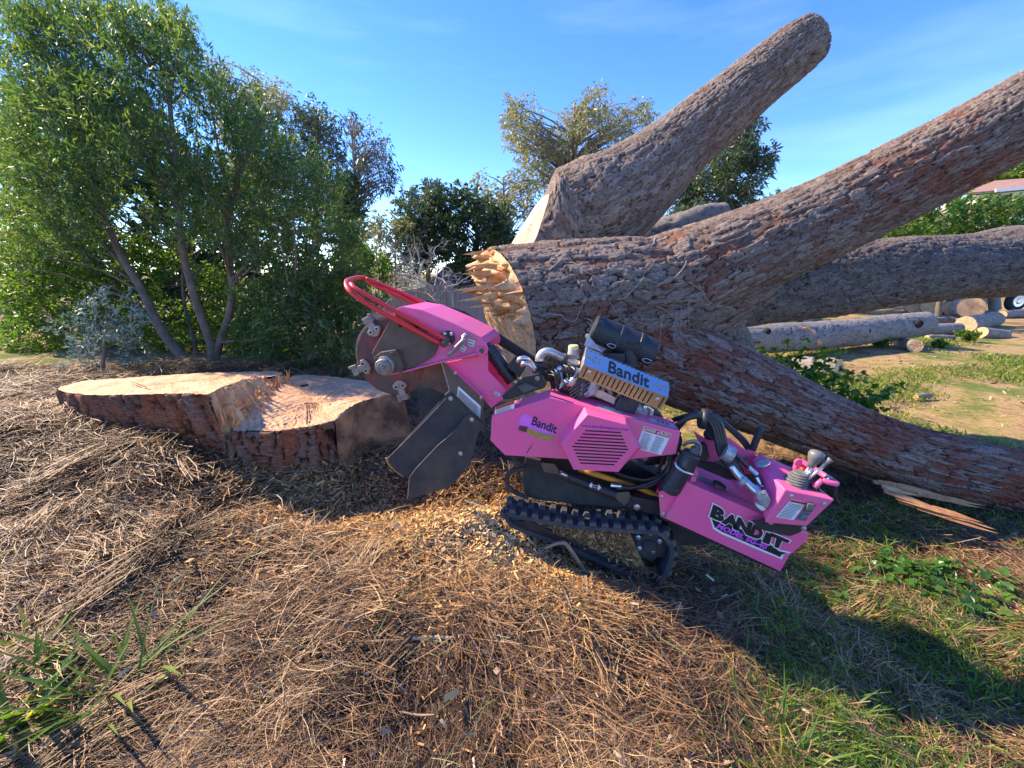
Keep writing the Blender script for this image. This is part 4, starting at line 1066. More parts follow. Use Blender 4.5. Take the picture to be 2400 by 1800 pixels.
bolt(SH(757, 262, .28), 0.009, G, name='bracket_bolt')
mk('carburettor_neck', join(lathe(SH(1300, 640, .34), UP, [(0, .05), (.1, .05), (.14, .065)], 20), obox(SH(1080, 560, .34), DX * .06, DN * .05, UP * .04)), M_canister, G)
# exhaust elbow
ex = [(138, 585, .20), (140, 535, .20), (190, 480, .2), (270, 470, .2), (400, 530, .2), (520, 590, .21), (640, 630, .22)]
xp = mk('exhaust_pipe', tube(path(ZE, ex), [.0245, .0235, .0235, .0235, .0225, .0215, .0215], 18, sub=36), M_exhaust, G, smooth=True)
p0 = MW(ZE(138, 585), .20); dd = unit(p0 - MW(ZE(140, 535), .20))
mk('pipe_mouth', lathe(p0 + dd * 0.0005, dd, [(0, .0205), (0.001, .0205)], 18), M_hole, xp)
p1 = MW(ZE(462, 562), .205); dd = unit(MW(ZE(520, 590), .21) - MW(ZE(400, 530), .2))
mk('pipe_clamp', lathe(p1 - dd * .012, dd, [(0, .0225), (0, .0275), (.006, .0285), (.018, .0285), (.024, .0275), (.024, .0225)], 20), M_rim, xp)
mk('muffler', lathe(lerpq(up_q, .0, .1) + DN * .085 - DX * .005, lerpq(up_q, 1, .1) - lerpq(up_q, 0, .1), [(0, .02), (.005, .030), (.46, .030), (.465, .02)], 22), M_exhaust, G)
mk('header_pipe', tube(path(ZE, [(640, 690, .16), (600, 800, .14), (540, 870, .14), (490, 850, .16)]), [.019, .02, .024, .026], 14, sub=20), M_exhaust, G, smooth=True)
cap = SH(580, 425, .3)
mk('filler_cap', lathe(SH(575, 455, .3), UP, [(0, .026), (.008, .029), (.026, .029), (.032, .024)], 18), M_yellow, G)
mk('filler_neck', join(lathe(SH(575, 500, .3), UP, [(0, .035), (.04, .026)], 16), hull([SH(480, 500, .28), SH(640, 470, .28), SH(660, 560, .28), SH(510, 600, .28), SH(480, 500, .4), SH(640, 470, .4), SH(660, 560, .4), SH(510, 600, .4)])), M_alu, G, bevel=0.003)
def finned(c, along, across, deep, n, step, m, name):
    P = []
    for i in range(n):
        s = (i - (n - 1) / 2) * step
        P.append(obox(np.array(c) + along * s, along * step * 0.24, across * (1 + .12 * math.sin(i)), deep))
    P.append(obox(c, along * step * n * .5, across * .62, deep * .8))
    return mk(name, join(*P), m, G)
t1 = unit(SH(720, 870, .16) - SH(600, 960, .16)); n1 = np.cross(t1, DN)
finned(SH(650, 900, .17), n1, t1 * .062, DN * .05, 8, .0155, M_engine, 'cylinder_fins')
finned(SH(1270, 1120, .16), DX, (UP * .9 + DX * .35) * .05, DN * .05, 9, .0125, M_engine, 'cylinder_fins')
mk('engine_block', hull([SH(360, 720, .24), SH(1650, 1210, .24), SH(1750, 1330, .24), SH(330, 960, .24), SH(360, 720, .55), SH(1650, 1210, .55), SH(1750, 1330, .55), SH(330, 960, .55), SH(560, 600, .3), SH(1500, 960, .3), SH(560, 600, .52), SH(1500, 960, .52)]), M_engine, G, bevel=0.01)
mk('heat_plate', side(ZE, [(860, 960), (930, 965), (1120, 1060), (1105, 1150), (850, 1040)], 0.15, 0.155), M_exhaust, G)
mk('valve_cover', hull([SH(*k) for k in ((370, 740, .16), (430, 720, .16), (450, 900, .14), (390, 960, .14), (370, 740, .24), (430, 720, .24), (450, 900, .24), (390, 960, .24))]), M_alu, G, bevel=0.004)
mk('intake_tube', tube(path(ZE, [(340, 740, .18), (420, 670, .18), (480, 640, .22)]), [.016, .014, .014], 10, sub=12), M_chrome, G, smooth=True)
mk('dip_tube', tube(path(ZE, [(670, 1030, .13), (690, 900, .13), (700, 830, .14)]), .0055, 8, sub=8), M_alu, G)
mk('solenoid', lathe(SH(800, 990, .14), unit(UP + DX * .4), [(0, .028), (.06, .03), (.07, .018)], 14), M_alu, G)
mk('solenoid', lathe(SH(720, 1020, .14), unit(DX + UP * .3), [(0, .02), (.05, .02)], 14), M_chrome, G)
mk('oil_filter', lathe(SH(1350, 1160, .17), unit(DX * 1 - UP * .35), [(0, .04), (.07, .042), (.08, .03)], 20), M_alu, G)
mk('guard_hoop', tube(path(ZE, [(1500, 1240, .12), (1510, 1170, .12), (1560, 1190, .12), (1590, 1230, .12), (1580, 1290, .12)]), .011, 8, sub=18), M_chrome, G, smooth=True)
rr_ = random.Random(5)
for i in range(9):
    x0, y0 = rr_.uniform(250, 620), rr_.uniform(640, 780)
    mk('cable', tube(path(ZE, [(x0 - rr_.uniform(60, 200), y0 - rr_.uniform(10, 60), .2), (x0, y0, .13 + .03 * rr_.random()), (x0 + 40, y0 + 90, .13), (x0 + rr_.uniform(-30, 120), y0 + 220, .18)]), rr_.uniform(.004, .008), 7, sub=16), rr_.choice([M_hose, M_hose, M_alu]), G, smooth=True)
for i in range(6):
    x0, y0 = 950 + i * 110, 960 + i * 45
    mk('engine_stud', lathe(SH(x0, y0 + 20, .17), unit(UP + DX * rr_.uniform(-.4, .4)), [(0, .012), (.03, .012), (.032, .018), (.045, .018)], 8), rr_.choice([M_alu, M_chrome, M_exhaust]), G)

# ---- undercarriage
tr_px = [(178, 705), (196, 672), (330, 700), (900, 800), (1500, 848), (1770, 868), (1880, 930), (1945, 1050), (1925, 1200), (1840, 1400), (1760, 1460), (1680, 1430), (800, 1040), (330, 860), (215, 780)]
tw0, tw1 = 0.0, 0.185
loop = catmull([MW(Z5(*p), tw0) for p in tr_px + [tr_px[0]]], 160)[:-1]
cen = loop.mean(0)
T_ = np.roll(loop, -1, 0) - np.roll(loop, 1, 0); T_ /= np.linalg.norm(T_, axis=1)[:, None]
Nn = np.cross(T_, DN); Nn *= np.sign(np.sum(Nn * (loop - cen), 1).mean())
def belt(wo):
    n = len(loop); o_ = loop + DN * wo
    V = np.vstack([o_, o_ + DN * (tw1 - tw0), o_ - Nn * .022, o_ - Nn * .022 + DN * (tw1 - tw0)])
    F = []
    for i in range(n):
        j = (i + 1) % n
        F += [[i, j, n + j, n + i], [2 * n + i, 3 * n + i, 3 * n + j, 2 * n + j], [i, 2 * n + i, 2 * n + j, j], [n + i, n + j, 3 * n + j, 3 * n + i]]
    return V, F
tb = mk('track_belt', belt(0), M_rubber, G, smooth=False)
tb2 = mk('track_belt', belt(0.66), M_rubber, G)
seg = np.linalg.norm(np.roll(loop, -1, 0) - loop, axis=1); cum = np.concatenate([[0], np.cumsum(seg)]); tot = cum[-1]
def at_s(s):
    s = s % tot; i = min(len(loop) - 1, int(np.searchsorted(cum, s) - 1)); i = max(i, 0); f = (s - cum[i]) / seg[i]
    j = (i + 1) % len(loop)
    return loop[i] * (1 - f) + loop[j] * f, unit(T_[i] * (1 - f) + T_[j] * f), unit(Nn[i] * (1 - f) + Nn[j] * f)
nl = int(tot / .062)
for i in range(nl):
    for row, (wa, wb) in enumerate(((0.004, 0.072), (0.084, 0.150))):
        p, t, nn = at_s((i + .5 * row) * tot / nl)
        if nn[2] < -0.35: continue
        c = p + DN * (wa + wb) / 2
        V = []
        for (hh, e, fw) in ((-.002, .021, 1.0), (.021, .013, .82)):
            for sx, sw in ((-1, -1), (1, -1), (1, 1), (-1, 1)):
                V.append(c + nn * hh + t * e * sx + DN * sw * (wb - wa) / 2 * fw)
        mk('track_lug', (np.array(V), [[0, 1, 2, 3], [7, 6, 5, 4], [0, 4, 5, 1], [1, 5, 6, 2], [2, 6, 7, 3], [3, 7, 4, 0]]), M_rubber, tb)
# sprocket
sc_ = MW(Z5(1690, 1000), 0.05)
ks = 500 / 2212 / F_PX * 2.05
sp_out = []
for i in range(72):
    q = 2 * math.pi * i / 72; r_ = 205 * ks * (1 + .075 * math.cos(9 * q))
    sp_out.append(sc_ + DX * r_ * math.cos(q) + UP * r_ * math.sin(q))
sk = mk('drive_sprocket', prism(sp_out, DN * .05), M_blackdust, G, bevel=0.004)
mk('sprocket_hub', lathe(sc_, -DN, [(0, 150 * ks), (.010, 145 * ks), (.012, 80 * ks), (.022, 74 * ks), (.026, 60 * ks), (.026, 20 * ks)], 30), M_blackdust, sk)
for x, y in ((1575, 925), (1700, 878), (1795, 965), (1726, 1066), (1586, 1038)):
    bolt(MW(Z5(x, y), 0.038), 0.0095, sk, h=0.014)
# lower rail with ledge
rail = [(240, 772), (420, 752), (1690, 1330), (1680, 1402), (1560, 1370), (300, 838)]
rl = mk('track_rail', side(Z5, rail, 0.012, 0.05), M_black, G, bevel=0.003)
mk('rail_ledge', side(Z5, [(425, 735), (560, 790), (1640, 1290), (1690, 1335), (420, 762)], 0.05, 0.19), M_blackdust, G)
for x, y in ((1185, 1225), (1000, 1140), (1440, 1310)): bolt(MW(Z5(x, y), 0.012), 0.008, rl, m=M_blackdust)
mk('front_idler', lathe(MW(Z5(300, 775), 0.02), DN, [(0, .03), (.0, .034), (.15, .034), (.15, .03)], 22), M_blackdust, G)
mk('rail_web', side(Z5, [(330, 715), (1480, 860), (1620, 1290), (430, 770)], 0.14, 0.15), M_blackdust, G)
# chassis plate, tow loop, cross beam
mk('chassis_plate', side(Z5, [(405, 95), (365, 300), (395, 500), (560, 545), (1460, 640), (1500, 590), (1330, 520), (900, 350), (700, 250), (560, 130)], 0.19, 0.22), M_blackdust, G, bevel=0.004)
mk('chassis_box', side(Z5, [(300, 40), (420, 330), (1500, 560), (2000, 700), (2050, 420), (1500, 150), (700, -60)], 0.30, 0.62), M_blackdust, G)
mk('tow_loop', tube(path(Z5, [(400, 220, .14), (290, 225, .12), (225, 280, .12), (215, 370, .12), (280, 450, .12), (430, 510, .16)]), .014, 10, sub=30), M_blackdust, G, smooth=True)
mk('step_loop', tube(path(Z5, [(270, 60, .16), (300, 140, .15), (390, 180, .16)]), .012, 8, sub=10), M_blackdust, G, smooth=True)
mk('cross_beam', side(Z5, [(1480, 500), (1800, 560), (1810, 680), (1700, 690), (1460, 610)], 0.10, 0.25), M_black, G, bevel=0.004)
bolt(MW(Z5(1560, 610), 0.10), 0.012, G, name='beam_bolt')
mk('rear_skirt', side(Z5, [(1820, 640), (2330, 880), (2300, 990), (1960, 1020), (1880, 880)], 0.20, 0.21), M_blackdust, G)
# track-tension cylinder
a, b = MW(Z5(870, 305), 0.13), MW(Z5(1350, 490), 0.13)
tcy = mk('track_cylinder', join(cyl(a, b, .0275, 20), cyl(a - unit(b - a) * .006, a + unit(b - a) * .02, .030, 20), cyl(b - unit(b - a) * .02, b + unit(b - a) * .004, .030, 20)), M_black, G)
mk('piston_rod', cyl(MW(Z5(760, 250), 0.13), MW(Z5(875, 305), 0.13), .011, 14), M_chrome, tcy, smooth=True)
dcl = [(1065, 390), (1095, 360), (1092, 378), (1160, 398), (1165, 380), (1190, 415), (1155, 440), (1158, 420), (1090, 402), (1088, 418)]
mk('arrow_decal', prism([MW(Z5(*p), 0.098) for p in dcl], DN * .006), M_white, tcy)
mk('arrow_fill', prism([MW(Z5(*p), 0.0965) for p in ((1100, 384), (1160, 402), (1152, 416), (1094, 398))], DN * .001), M_black, tcy)
mk('clevis', hull([MW(Z5(*p[:2]), p[2]) for p in ((560, 150, .1), (700, 160, .1), (760, 235, .1), (740, 275, .1), (600, 250, .1), (560, 150, .19), (700, 160, .19), (760, 235, .17), (740, 275, .17), (600, 250, .19))]), M_dirtyplate, G, bevel=0.006)
mk('clevis', hull([MW(Z5(*p[:2]), p[2]) for p in ((1350, 460, .1), (1480, 450, .1), (1510, 540, .1), (1430, 600, .1), (1340, 530, .1), (1350, 460, .19), (1480, 450, .19), (1510, 540, .19), (1430, 600, .19))]), M_dirtyplate, G, bevel=0.006)
# hoses
mk('orange_hose', tube(path(Z5, [(960, 220, .2), (1140, 275, .17), (1350, 340, .17), (1600, 420, .17), (1790, 505, .17)]), .016, 10, sub=30), M_orange, G, smooth=True)
def hose(Z, pts, r=.0105, m=None, name='hydraulic_hose'):
    return mk(name, tube(path(Z, pts), r, 8, sub=36), m or M_hose, G, smooth=True)
rr_ = random.Random(11)
for i in range(10):
    o_ = i * 13
    hose(Z5, [(1330 + rr_.uniform(-40, 40), 250 + o_ * .5, .2 + .012 * i), (1480, 300 + o_ * .75, .15 + .01 * i), (1640, 330 + o_ * .45, .13 + .01 * i), (1780, 290 + o_ * .3, .13 + .01 * i), (1880, 200 + o_ * .2, .16 + .01 * i), (1930, 60, .2)], .0095)
hose(Z5, [(1370, 395, .12), (1500, 410, .11), (1700, 360, .11), (1860, 260, .12), (1910, 100, .13)], .0105)
hose(Z5, [(1350, 420, .13), (1520, 415, .12), (1720, 380, .12), (1890, 230, .12), (1915, 40, .13)], .0105)
mk('hose_crimp', tube(path(Z5, [(1290, 385, .125), (1400, 396, .12)]), .0125, 10), M_chrome, G)
# arching bundle at the rear of the engine
for i in range(8):
    dx, dy, dw = (i % 4) * 22 - 20, -(i % 4) * 9, .05 * (i // 4)
    hose(Z3, [(60 + i * 22, 620, .22), (230 + dx, 420 + dy, .17 + dw), (330 + dx, 290 + dy, .14 + dw), (440 + dx * .5, 205 + dy, .12 + dw), (570 + dx * .6, 185 + dy, .11 + dw), (680 + dx * 1.1, 250 + dy, .1 + dw), (725 + dx * 1.2, 380, .09 + dw), (760 + dx * 1.2, 520, .08 + dw), (830 + dx * 1.2, 640, .07 + dw), (920 + dx * 1.2, 760, .06 + dw)], .0125 if i < 4 else .011)
for i in range(3):
    hose(Z3, [(300, 210 + 8 * i, .3), (480 + i * 20, 160 - 6 * i, .26), (640 + i * 20, 175 - 6 * i, .26), (800 + i * 18, 280, .26), (930 + i * 20, 400, .26), (1000 + i * 14, 490, .25)], .010)
mk('hose_wrap', tube(path(Z3, [(555, 200, .13), (600, 205, .13), (640, 215, .12)]), [.05, .054, .05], 16), M_canister, G, smooth=True)
mk('hose_tie', tube(path(Z3, [(770, 500, .075), (850, 540, .07)]), [.042, .042], 14), M_alu, G)
for i in range(6):
    x0 = rr_.uniform(250, 420)
    hose(Z3, [(x0, 330, .16), (x0 + rr_.uniform(-40, 60), 430, .12), (x0 - 20 + rr_.uniform(-40, 40), 560, .14), (x0 - 100, 700, .16)], rr_.uniform(.005, .010))

# ---- rear tank
tank_w = 0.30
tk = [(430, 790), (1000, 1035), (1570, 1270), (1545, 1335), (1385, 1470), (1300, 1620), (232, 1128)]
tn = mk('fuel_tank', side(Z3, tk, 0.0, tank_w), M_pink, G, bevel=0.004)
mk('tank_flange', side(Z3, [(172, 882), (430, 792), (238, 1128), (190, 1104)], 0.02, 0.026), M_pink, G)
for x, y in ((200, 925), (216, 1086)): bolt(MW(Z3(x, y), 0.02), 0.0075, G, name='flange_bolt')
mk('tank_skid', side(Z3, [(230, 1132), (1300, 1624), (1296, 1636), (226, 1142)], 0.01, 0.29), M_black, G)
# ribbon and lettering on the tank side
rib = [(660, 1120), (700, 1110), (1180, 1350), (1290, 1430), (1368, 1448), (1310, 1462), (1300, 1485), (1150, 1420), (760, 1250), (690, 1205)]
ribw = [(645, 1108), (700, 1095), (1190, 1335), (1290, 1415), (1400, 1440), (1330, 1462), (1315, 1505), (1150, 1440), (750, 1268), (675, 1222)]
mk('ribbon_edge', prism([MW(Z3(*p), -0.0012) for p in ribw], DN * .001), M_white, G)
mk('ribbon', prism([MW(Z3(*p), -0.0024) for p in rib], DN * .001), M_ink, G)
let = [('B', (640, 1105), (762, 1165), (798, 1050), (676, 990)), ('A', (748, 1160), (905, 1235), (905, 1110), (805, 1062)), ('N', (862, 1218), (1010, 1285), (1040, 1165), (905, 1105)), ('D', (1005, 1280), (1110, 1330), (1150, 1225), (1048, 1175)), ('I', (1125, 1337), (1192, 1365), (1225, 1272), (1165, 1245)), ('T', (1200, 1372), (1320, 1412), (1385, 1325), (1205, 1250))]
for ch, bl, br, tr, tl in let:
    q = quadm(Z3, [bl, br, tr, tl], 0.0)
    c = sum(q) / 4; q = [c + (p - c) * 1.16 for p in q]
    text_on('lettering', ch, q, M_white, G, bold=0.09, lift=0.0036)
for ch, bl, br, tr, tl in let:
    q = quadm(Z3, [bl, br, tr, tl], 0.0)
    c = sum(q) / 4; q = [c + (p - c) * 1.0 for p in q]
    text_on('lettering', ch, q, M_ink, G, bold=0.07, lift=0.0048)
q = quadm(Z3, [(700, 1205), (1160, 1410), (1180, 1365), (722, 1165)], 0.0)
text_on('lettering', 'MODEL SG-40', q, M_magenta, G, bold=0.035, lift=0.0058, shear=0.15)
# filler cap, fin, sight label on the tank top
topc = MW(Z3(730, 850), 0.0) + DN * .07
fcap = mk('fuel_cap', lathe(MW(Z3(728, 828), 0.06), UP * .92 + DX * .4, [(0, .034), (.012, .034), (.016, .031), (.017, .026)], 24), M_black, G)
mk('gauge_glass', lathe(MW(Z3(732, 806), 0.06), UP * .92 + DX * .4, [(0, .024), (.0025, .022)], 20), M_chrome, fcap)
mk('top_fin', hull([MW(Z3(*p[:2]), p[2]) for p in ((825, 768, .14), (985, 860, .14), (1050, 830, .16), (900, 760, .18), (900, 880, .1), (1060, 1010, .08), (980, 960, .08))]), M_pink, G, bevel=0.004)
q = [MW(Z3(560, 846), 0.0) + DN * .10 + UP * .004, MW(Z3(900, 990), 0.0) + DN * .10 + UP * .004, MW(Z3(900, 990), 0.0) + DN * .16 + UP * .004, MW(Z3(560, 846), 0.0) + DN * .16 + UP * .004]
label_plate('decal', q, G, lines=2, base=M_silverdecal)

# ---- rear frame brackets and grip
mk('frame_bracket', side(Z3, [(500, 320), (540, 350), (620, 395), (700, 390), (760, 580), (630, 620), (600, 560), (560, 470)], 0.20, 0.212), M_pink, G, bevel=0.002)
mk('frame_bracket', side(Z3, [(790, 380), (830, 385), (985, 500), (1030, 475), (1075, 500), (1060, 540), (1100, 560), (1090, 700), (980, 720), (900, 560)], 0.22, 0.232), M_pink, G, bevel=0.002)
mk('grip_lever', tube(path(Z3, [(1040, 490, .22), (1075, 400, .22), (1120, 290, .22)]), [.017, .0175, .0165], 12, sub=14), M_canister, G, smooth=True)
bolt(MW(Z3(978, 566), 0.22), 0.008, G, name='bracket_bolt', m=M_tooth)
mk('swivel_mount', lathe(MW(Z3(640, 350), 0.2), unit(-DN + UP * .6), [(0, .03), (.05, .03), (.06, .04), (.08, .04)], 18), M_canister, G)
mk('latch_box', side(Z3, [(550, 470), (620, 445), (645, 560), (600, 612), (545, 590)], 0.15, 0.20), M_black, G, bevel=0.004)
mk('frame_bar', side(Z3, [(520, 600), (760, 640), (900, 740), (880, 775), (700, 720), (520, 640)], 0.16, 0.19), M_black, G, bevel=0.004)
# canister held by a U bolt
c0, c1 = MW(Z3(490, 520), 0.01), MW(Z3(265, 860), 0.01)
axc = unit(c1 - c0); lc = np.linalg.norm(c1 - c0)
cn = mk('filter_canister', lathe(c0, axc, [(-.004, .02), (0, .042), (.01, .046), (.02, .046), (.022, .044), (lc - .03, .044), (lc - .026, .047), (lc, .047), (lc + .006, .042)], 30), M_canister, G)
mk('canister_neck', lathe(c0, -axc, [(0, .024), (.03, .022), (.034, .014), (.05, .012)], 14), M_engine, cn)
ub = path(Z3, [(540, 745, .0), (470, 715, -.045), (400, 690, -.05), (345, 650, -.045), (330, 610, -.02), (345, 600, .03)])
mk('u_bolt', tube(ub, .0065, 8, sub=26), M_chrome, cn, smooth=True)
hose(Z3, [(540, 560, .03), (560, 480, .03), (530, 420, .03), (470, 410, .04), (400, 450, .06)], .008, M_tooth, 'braided_hose')
hose(Z3, [(520, 550, .03), (545, 480, .04), (510, 430, .05), (440, 430, .06)], .006, M_tooth, 'braided_hose')
mk('canister_bracket', side(Z3, [(460, 780), (520, 650), (540, 720), (510, 790)], 0.03, 0.045), M_pink, G)

# ---- swing-out control console
def CN(x, y, w): return MW(Z3(x, y), w)
cons = [CN(1040, 575, .17), CN(1115, 528, .20), CN(1410, 655, .20), CN(1345, 862, -.07), CN(1800, 955, -.07), CN(1542, 1200, -.07), CN(1160, 1165, -.07), CN(1640, 830, .17), CN(1100, 700, .16), CN(1500, 960, .16), CN(1250, 900, .14)]
co = mk('control_console', hull(cons), M_pink, G, bevel=0.005)
q = quadm(Z3, [(1255, 1110), (1420, 1140), (1545, 975), (1400, 945)], -0.07)
label_plate('console_label', q, G, head=0.14, lines=11, words=None)
mk('switch_recess', prism([MW(Z3(*p), -0.0715) for p in ((1440, 1140), (1530, 1150), (1630, 1000), (1550, 985))], -DN * .001), M_boot, G)
mk('rocker_switch', hull([MW(Z3(*p[:2]), p[2]) for p in ((1520, 1060, -.072), (1600, 1070, -.072), (1620, 990, -.072), (1550, 975, -.072), (1535, 1050, -.095), (1595, 1055, -.095), (1608, 1000, -.095), (1556, 990, -.095))]), M_knob, G, bevel=0.003)
mk('rocker_switch', hull([MW(Z3(*p[:2]), p[2]) for p in ((1470, 1135, -.072), (1545, 1140, -.072), (1575, 1085, -.072), (1500, 1080, -.072), (1485, 1125, -.085), (1540, 1130, -.085), (1560, 1095, -.085))]), M_knob, G, bevel=0.003)
for x, y in ((1400, 918), (1700, 990)): bolt(MW(Z3(x, y), -0.07), 0.008, co)
bp2 = mk('console_skirt', side(Z3, [(1040, 1150), (1120, 1148), (1215, 1118), (1560, 1170), (1545, 1215), (1470, 1262), (1390, 1292), (1290, 1275), (1100, 1222)], -0.045, -0.035), M_black, G, bevel=0.002)
for x, y in ((1212, 1162), (1515, 1215)): bolt(MW(Z3(x, y), -0.045), 0.0085, bp2)
mk('console_cap', lathe(CN(1140, 620, .10) , unit(UP * .8 - DX * .5), [(0, .034), (.006, .034), (.008, .028)], 22), M_chrome, G)
q = [CN(1190, 640, .165), CN(1390, 700, .165), CN(1400, 668, .19), CN(1250, 600, .19)]
mk('decal', (np.array(q) + UP * .006, [[0, 1, 2, 3]]), M_silverdecal, G)
# swing arm fittings
sw = path(Z3, [(840, 640, .03), (900, 720, .02), (1020, 830, .0), (1120, 910, -.03)])
mk('swing_arm', tube(sw, [.014, .017, .021, .021], 12, sub=20), M_chrome, G, smooth=True)
for s in ((950, 780), (1060, 860)):
    mk('arm_collar', lathe(MW(Z3(*s), .0), unit(sw[3] - sw[1]), [(-.012, .022), (-.01, .026), (.01, .026), (.012, .022)], 16), M_alu, G)
mk('arm_clamp', hull([MW(Z3(*p[:2]), p[2]) for p in ((1060, 880, -.05), (1160, 860, -.05), (1215, 960, -.06), (1180, 1035, -.06), (1100, 990, -.05), (1060, 880, 0), (1160, 860, 0), (1215, 960, 0), (1100, 990, 0))]), M_alu, G, bevel=0.005)
mk('arm_foot', side(Z3, [(1090, 1000), (1150, 1015), (1170, 1045), (1130, 1060), (1085, 1025)], -0.05, -0.02), M_white, G, bevel=0.003)
bolt(MW(Z3(1140, 895), -0.052), 0.008, G, name='clamp_bolt')
hose(Z3, [(870, 520, .08), (960, 610, .07), (1040, 690, .06), (1100, 740, .05), (1130, 820, .03)], .010, M_hose)
mk('hose_crimp', tube(path(Z3, [(1000, 650, .068), (1080, 720, .055)]), .0125, 10), M_chrome, G)
mk('hose_crimp', tube(path(Z3, [(1080, 745, .05), (1130, 830, .03)]), .0105, 10), M_chrome, G)
# levers
mk('lever_boot', join(*[lathe(CN(1420 + 10 * i, 800 - 0 * i, .02) + UP * (.010 * i), UP, [(0, .058 - .005 * i), (.004, .062 - .005 * i), (.010, .054 - .005 * i)], 22) for i in range(6)]), M_boot, G)
mk('lever_boot', join(*[lathe(CN(1560 + 8 * i, 850, .02) + UP * (.009 * i), UP, [(0, .042 - .005 * i), (.004, .046 - .005 * i), (.009, .039 - .005 * i)], 18) for i in range(4)]), M_canister, G)
for i in range(4):
    mk('valve_cap', lathe(CN(1540 + 32 * i, 868 + 8 * i, -.02), UP * .7 + DX * .5, [(0, .014), (.012, .014), (.014, .009), (.02, .009)], 12), M_canister, G)
lv = mk('joystick', tube(path(Z3, [(1500, 745, .02), (1545, 690, .02), (1575, 650, .02)]), .0085, 10), M_chrome, G, smooth=True)
a, b = CN(1578, 650, .02), CN(1655, 500, .02)
ax2 = unit(b - a); l2 = np.linalg.norm(b - a)
mk('knob', lathe(a, ax2, [(0, .014), (l2 * .25, .019), (l2 * .5, .029), (l2 * .72, .034), (l2 * .88, .031), (l2 * .97, .02), (l2, .006)], 22), M_knob, lv, smooth=True)
for (x0, y0, x1, y1, w) in ((1520, 752, 1600, 665, .0), (1545, 775, 1700, 640, -.01)):
    mk('lever_rod', tube(path(Z3, [(x0, y0, w), (x1, y1, w)]), .0075, 10), M_chrome, G, smooth=True)
lv2 = mk('lever_handle', tube(path(Z3, [(1690, 650, -.01), (1720, 610, -.01), (1768, 580, -.01)]), [.009, .012, .014], 12, sub=10), M_knob, G, smooth=True)
rail_ = [(1392, 725, .12), (1440, 650, .12), (1465, 605, .12), (1500, 605, .11), (1600, 660, .08), (1700, 725, .04), (1790, 785, -.01), (1822, 805, -.03)]
hr = mk('hand_rail', tube(path(Z3, rail_), .0135, 12, sub=40), M_pink, G, smooth=True)
mk('rail_post', tube(path(Z3, [(1690, 765, -.02), (1650, 800, -.02), (1610, 838, -.02)]), .0125, 12), M_pink, hr, smooth=True)
mk('rail_stub', tube(path(Z3, [(1690, 770, -.02), (1760, 795, -.03), (1828, 808, -.03)]), .0125, 12, sub=10), M_pink, hr, smooth=True)
mk('rail_end', lathe(CN(1460, 602, .115), -DN, [(0, .018), (.004, .02), (.012, .02), (.014, .016)], 16), M_pink, hr)
mk('rail_ring', tube(path(Z3, [(1725, 745, .01), (1765, 770, -.01)]), .016, 12), M_alu, hr)
mk('red_button', tube(path(Z3, [(1480, 660, .1), (1530, 680, .08)]), .012, 10), M_red, G, smooth=True)
mk('kill_cord', tube(path(Z3, [(1790, 790, -.02), (1815, 860, -.02), (1810, 920, -.01), (1835, 990, .0)]), .006, 8, sub=14), M_canister, G, smooth=True)
# ------------------------------------------------------------------ foliage tools
def nrm(a): return a / np.maximum(1e-9, np.linalg.norm(a, axis=-1, keepdims=True))
def leaf_cloud(C, D, L, W, rg, droop=0.15, fat=0.4):
    """one folded lance-shaped leaf per row: base C, direction D; returns verts, quads, per-point random"""
    n = len(C); D = nrm(D)
    S = nrm(np.cross(D, rg.normal(0, 1, (n, 3)))); U = np.cross(S, D)
    L = (np.broadcast_to(L, n) * rg.uniform(.75, 1.2, n))[:, None]; W = np.broadcast_to(W, n)[:, None]
    mid = C + D * L * fat + U * L * .06
    tip = C + D * L - np.array([0, 0, 1]) * L * droop
    V = np.stack([C, mid + S * W, tip, mid - S * W], 1).reshape(-1, 3)
    F = np.arange(4 * n).reshape(n, 4)
    return V, F
def in_poly(px, py, poly):
    poly = np.array(poly, float); inside = np.zeros(len(px), bool); j = len(poly) - 1
    for i in range(len(poly)):
        xi, yi = poly[i]; xj, yj = poly[j]
        c = ((yi > py) != (yj > py)) & (px < (xj - xi) * (py - yi) / (yj - yi + 1e-12) + xi)
        inside ^= c; j = i
    return inside
def fill_poly(poly, n, rg, gap=0.0):
    """points spread over an outline, thinned by a patchy field so that the crown has holes"""
    poly = np.array(poly, float); lo, hi = poly.min(0), poly.max(0); out = np.zeros((0, 2))
    size = (hi - lo).max()
    while len(out) < n:
        p = rg.uniform(lo, hi, (n * 3, 2)); p = p[in_poly(p[:, 0], p[:, 1], poly)]
        if gap: p = p[bumps(p[:, 0] / size * 4, p[:, 1] / size * 4, 1.0, 8, int(size) % 11) > -1 + gap * 2 * rg.random(len(p))]
        out = np.vstack([out, p])
    return out[:n]
def curve_between(a, b, rg, sag=0.1, n=5):
    a, b = np.array(a), np.array(b); L = np.linalg.norm(b - a); t = np.linspace(0, 1, n)[:, None]
    P = a * (1 - t) + b * t; P[1:-1] += rg.normal(0, sag * L * .25, (n - 2, 3)); P[1:-1, 2] += sag * L * np.sin(t[1:-1, 0] * math.pi)
    return P
